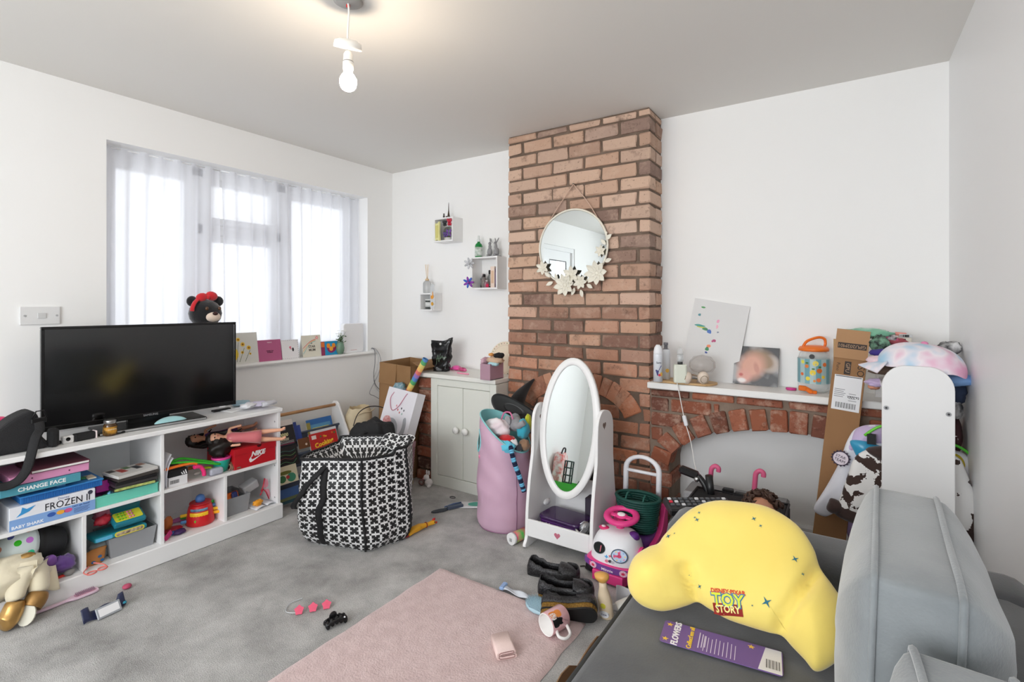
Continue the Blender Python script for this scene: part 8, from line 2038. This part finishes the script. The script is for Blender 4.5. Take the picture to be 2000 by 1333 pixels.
MB().ell((0,0,.101),(.012,.012,.008),n=10).build('button',P((226,140,180),.7),cp_)
def rail_item(name,lab,cat,px,py,y,r,col,seed,amp=.3,mat=None):
 q = at(px,py,y=y);return tag(crumple((0,0,0),r,seed,amp,12,1).build(name,mat or P(col,.8),None,q),lab,cat,'odds and ends on the dressing rail')
rail_item('scarf','mint green satin scarf draped behind the brown parcel top','cloth',1690,652,-.25,(.09,.04,.022),(130,190,160),111,.4,M('mint_satin',(130,190,160),.35,sheen=.4))
rail_item('hat','black and green patterned hat under the mint scarf','hat',1718,672,-.3,(.035,.04,.035),(60,80,70),113,.3,M('black_green_print',(40,46,44),.7,mott=(40,(140,190,160),.8)))
rail_item('hat','rusty pink cloth hat at the back of the rail top','hat',1745,668,-.22,(.05,.04,.02),(170,80,90),117)
rail_item('sun_visor','navy and purple peaked visor left of the tie-dye cap','cap',1726,690,-.42,(.05,.03,.016),(60,50,130),119,.2)
rail_item('hat','pale pink peaked hat pointing left under the visor','cap',1718,704,-.46,(.045,.03,.018),(226,200,206),121,.15)
rail_item('hat','brown soft hat squashed under the pink peak','hat',1725,722,-.40,(.05,.03,.022),(110,90,76),123)
rail_item('hat','lilac satin bonnet hanging at the left panel edge','hat',1712,748,-.46,(.035,.03,.016),(190,150,186),125,.3,lsat)
rail_item('hat','peach cap edge below the lilac bonnet','hat',1706,756,-.44,(.02,.03,.01),(214,150,120),127)
rail_item('hat','black and white zebra hat behind the cap at the wall side','hat',1855,680,-.30,(.035,.04,.025),(40,40,42),129,.35,M('zebra_print',(30,30,32),.8,mott=(22,(226,226,226),1)))
rail_item('hat','pale blue brimmed hat hanging at the wall side of the panel','hat',1868,742,-.44,(.05,.05,.024),(130,170,220),131,.25)
rail_item('denim_hat','dark denim hat hanging below the pale blue brim','hat',1866,765,-.40,(.035,.04,.045),(50,62,86),133,.3)
rail_item('shoe_sole','black and white trainer wedged by the right wall','shoe',1868,800,-.40,(.02,.05,.035),(200,200,200),135,.2,M('trainer_print',(214,214,214),.6,mott=(20,(40,40,42),1)))
rail_item('dark_coat','dark maroon and white garment hanging at the wall corner','clothes',1866,850,-.36,(.02,.06,.07),(70,40,44),137,.2)
rail_item('navy_bag','navy cloth bag low between the cow print costume and wall','bag',1890,1065,-.46,(.045,.05,.045),(36,40,66),139,.25)
for i,(px0,py0,px1,py1,y,r,c_,l) in enumerate(((1712,648,1752,668,-.24,.016,(226,110,150),'pink bubble wand tube lying on the rail top'),(1748,652,1770,654,-.2,.008,(236,160,150),'thin coral tube behind the pink one'))):
 a,b_ = at(px0,py0,y=y),at(px1,py1,y=y);t = thing('bubble_tube',l,'tube',a);MB().tube([(0,0,0),tuple(b_ - a)],r,16).build('tube',P(c_,.35),t)
 if i == 0: MB().tube([tuple((b_ - a) * .55),tuple((b_ - a) * .9)],r * 1.03,16).build('barcode_label',M('barcode_print',(236,220,226),.5,mott=(90,(40,40,44),.9)),t)
for i,(px,py,w2_,h2_,c_,l) in enumerate(((1764,666,.055,.03,(226,220,206),'cream carton with barcode on the rail top'),(1768,656,.045,.014,(206,206,206),'grey barcode carton topping the cream one'))):
 q = at(px,py,y=-.2);t = thing('carton',l,'box',q);MB().box((0,0,0),(w2_,.06,h2_),bev=.001).build('card_body',P(c_),t)
 for k in range(8): MB().bx(-w2_ * .45 + .003 * k,-w2_ * .45 + .0045 * k if k % 2 else -w2_ * .45 + .003 * k + .001,-.0305,-.03,-h2_ * .35,h2_ * .35).build('barcode',P((30,30,32)),t)
rail_item('toy_bag','heaped dark cloth filling the top shelf under the hats','cloth',1790,690,-.3,(.1,.08,.03),(90,80,90),141)

pcb = M('parcel_cardboard',(158,118,80),.8,mott=(5,(146,106,70),.5))
tb0 = Vector(((at(1572,1040,y=-.42).x + at(1640,1050,y=-.42).x) / 2,-.40,.001))
tl_,tr_ = at(1640,648,y=-.30),at(1709,658,y=-.30);topc = (tl_ + tr_) / 2
b0 = at(1600,1080,y=-.42)
ux = Vector(((topc.x - 3.125) / 1.15,.085,1)).normalized()
par = thing('parcel','tall brown shipping carton with white address label leaning beside mantel','parcel',(3.13,-.405,.008),frame((0,0,0),(1,0,0) - ux * ux.x if False else (1,0,-.10),ux).to_euler())
Hh,wp_,dp_ = 1.155,.062,.07
MB().bx(-wp_,wp_,0,Hh - .005,-dp_,0,bev=.002).build('carton',pcb,par)
MB().box((0,Hh - .065,.003),(wp_ * 2,.13,.003),rot=(-.02,0,0)).build('top_flap',M('parcel_flap',(176,136,98),.8),par)
dk = P((52,40,32),.6)
FP = lambda x,y,z=.0005,a=0: Matrix.Translation((x,y,z)) @ Matrix.Rotation(a,4,'Z')
MB().bx(-.052,.055,Hh - .085,Hh - .06,.0045,.0052).build('dark_band',dk,par)
text(par,'GPU202M01',.02,FP(0,Hh - .0725,.0056,PI),P((176,140,106)))
MB().bx(-.018,.006,Hh - .20,Hh - .142,.0002,.0008).build('dark_band',dk,par);text(par,'GPU',.022,FP(-.006,Hh - .17,.001,-PI / 2),P((176,140,106)));text(par,'SO',.038,FP(.042,Hh - .18,.0006,-PI / 2),dk);text(par,'SONOS' if False else 'Puno',.018,FP(-.042,Hh - .17,.0006,-PI / 2),dk)
lb_ = thing
ly0,ly1 = Hh - .36,Hh - .205
MB().bx(-.05,.054,ly0,ly1,.0004,.0012).build('address_label',P((232,232,234),.5),par)
for k in range(2): MB().bx(-.046,.05,ly1 - .006 - .0,ly1 - .003,.0012,.0016).build('label_line',P((40,40,44)),par)
random.seed(9)
text(par,'VAN 92',.0135,FP(.027,ly0 + .062,.0014),P((30,30,32)),bold=.0003)
for k in range(5): MB().bx(-.045,-.01 + .004 * (k % 3),ly0 + .058 + .008 * k,ly0 + .0605 + .008 * k,.0012,.0015).build('label_line',P((120,120,126)),par)
for k in range(4): MB().bx(.01,.04 - .004 * (k % 2),ly0 + .045 + .01 * k * (1 if k else 0),ly0 + .047 + .01 * k * (1 if k else 0),.0012,.0015).build('label_line',P((90,90,96)),par)
for k in range(22): MB().bx(-.035 + .0034 * k,-.035 + .0034 * k + (.0022 if (k * 7) % 3 == 0 else .0011),ly0 + .01,ly0 + .034,.0012,.0016).build('barcode',P((26,26,28)),par)
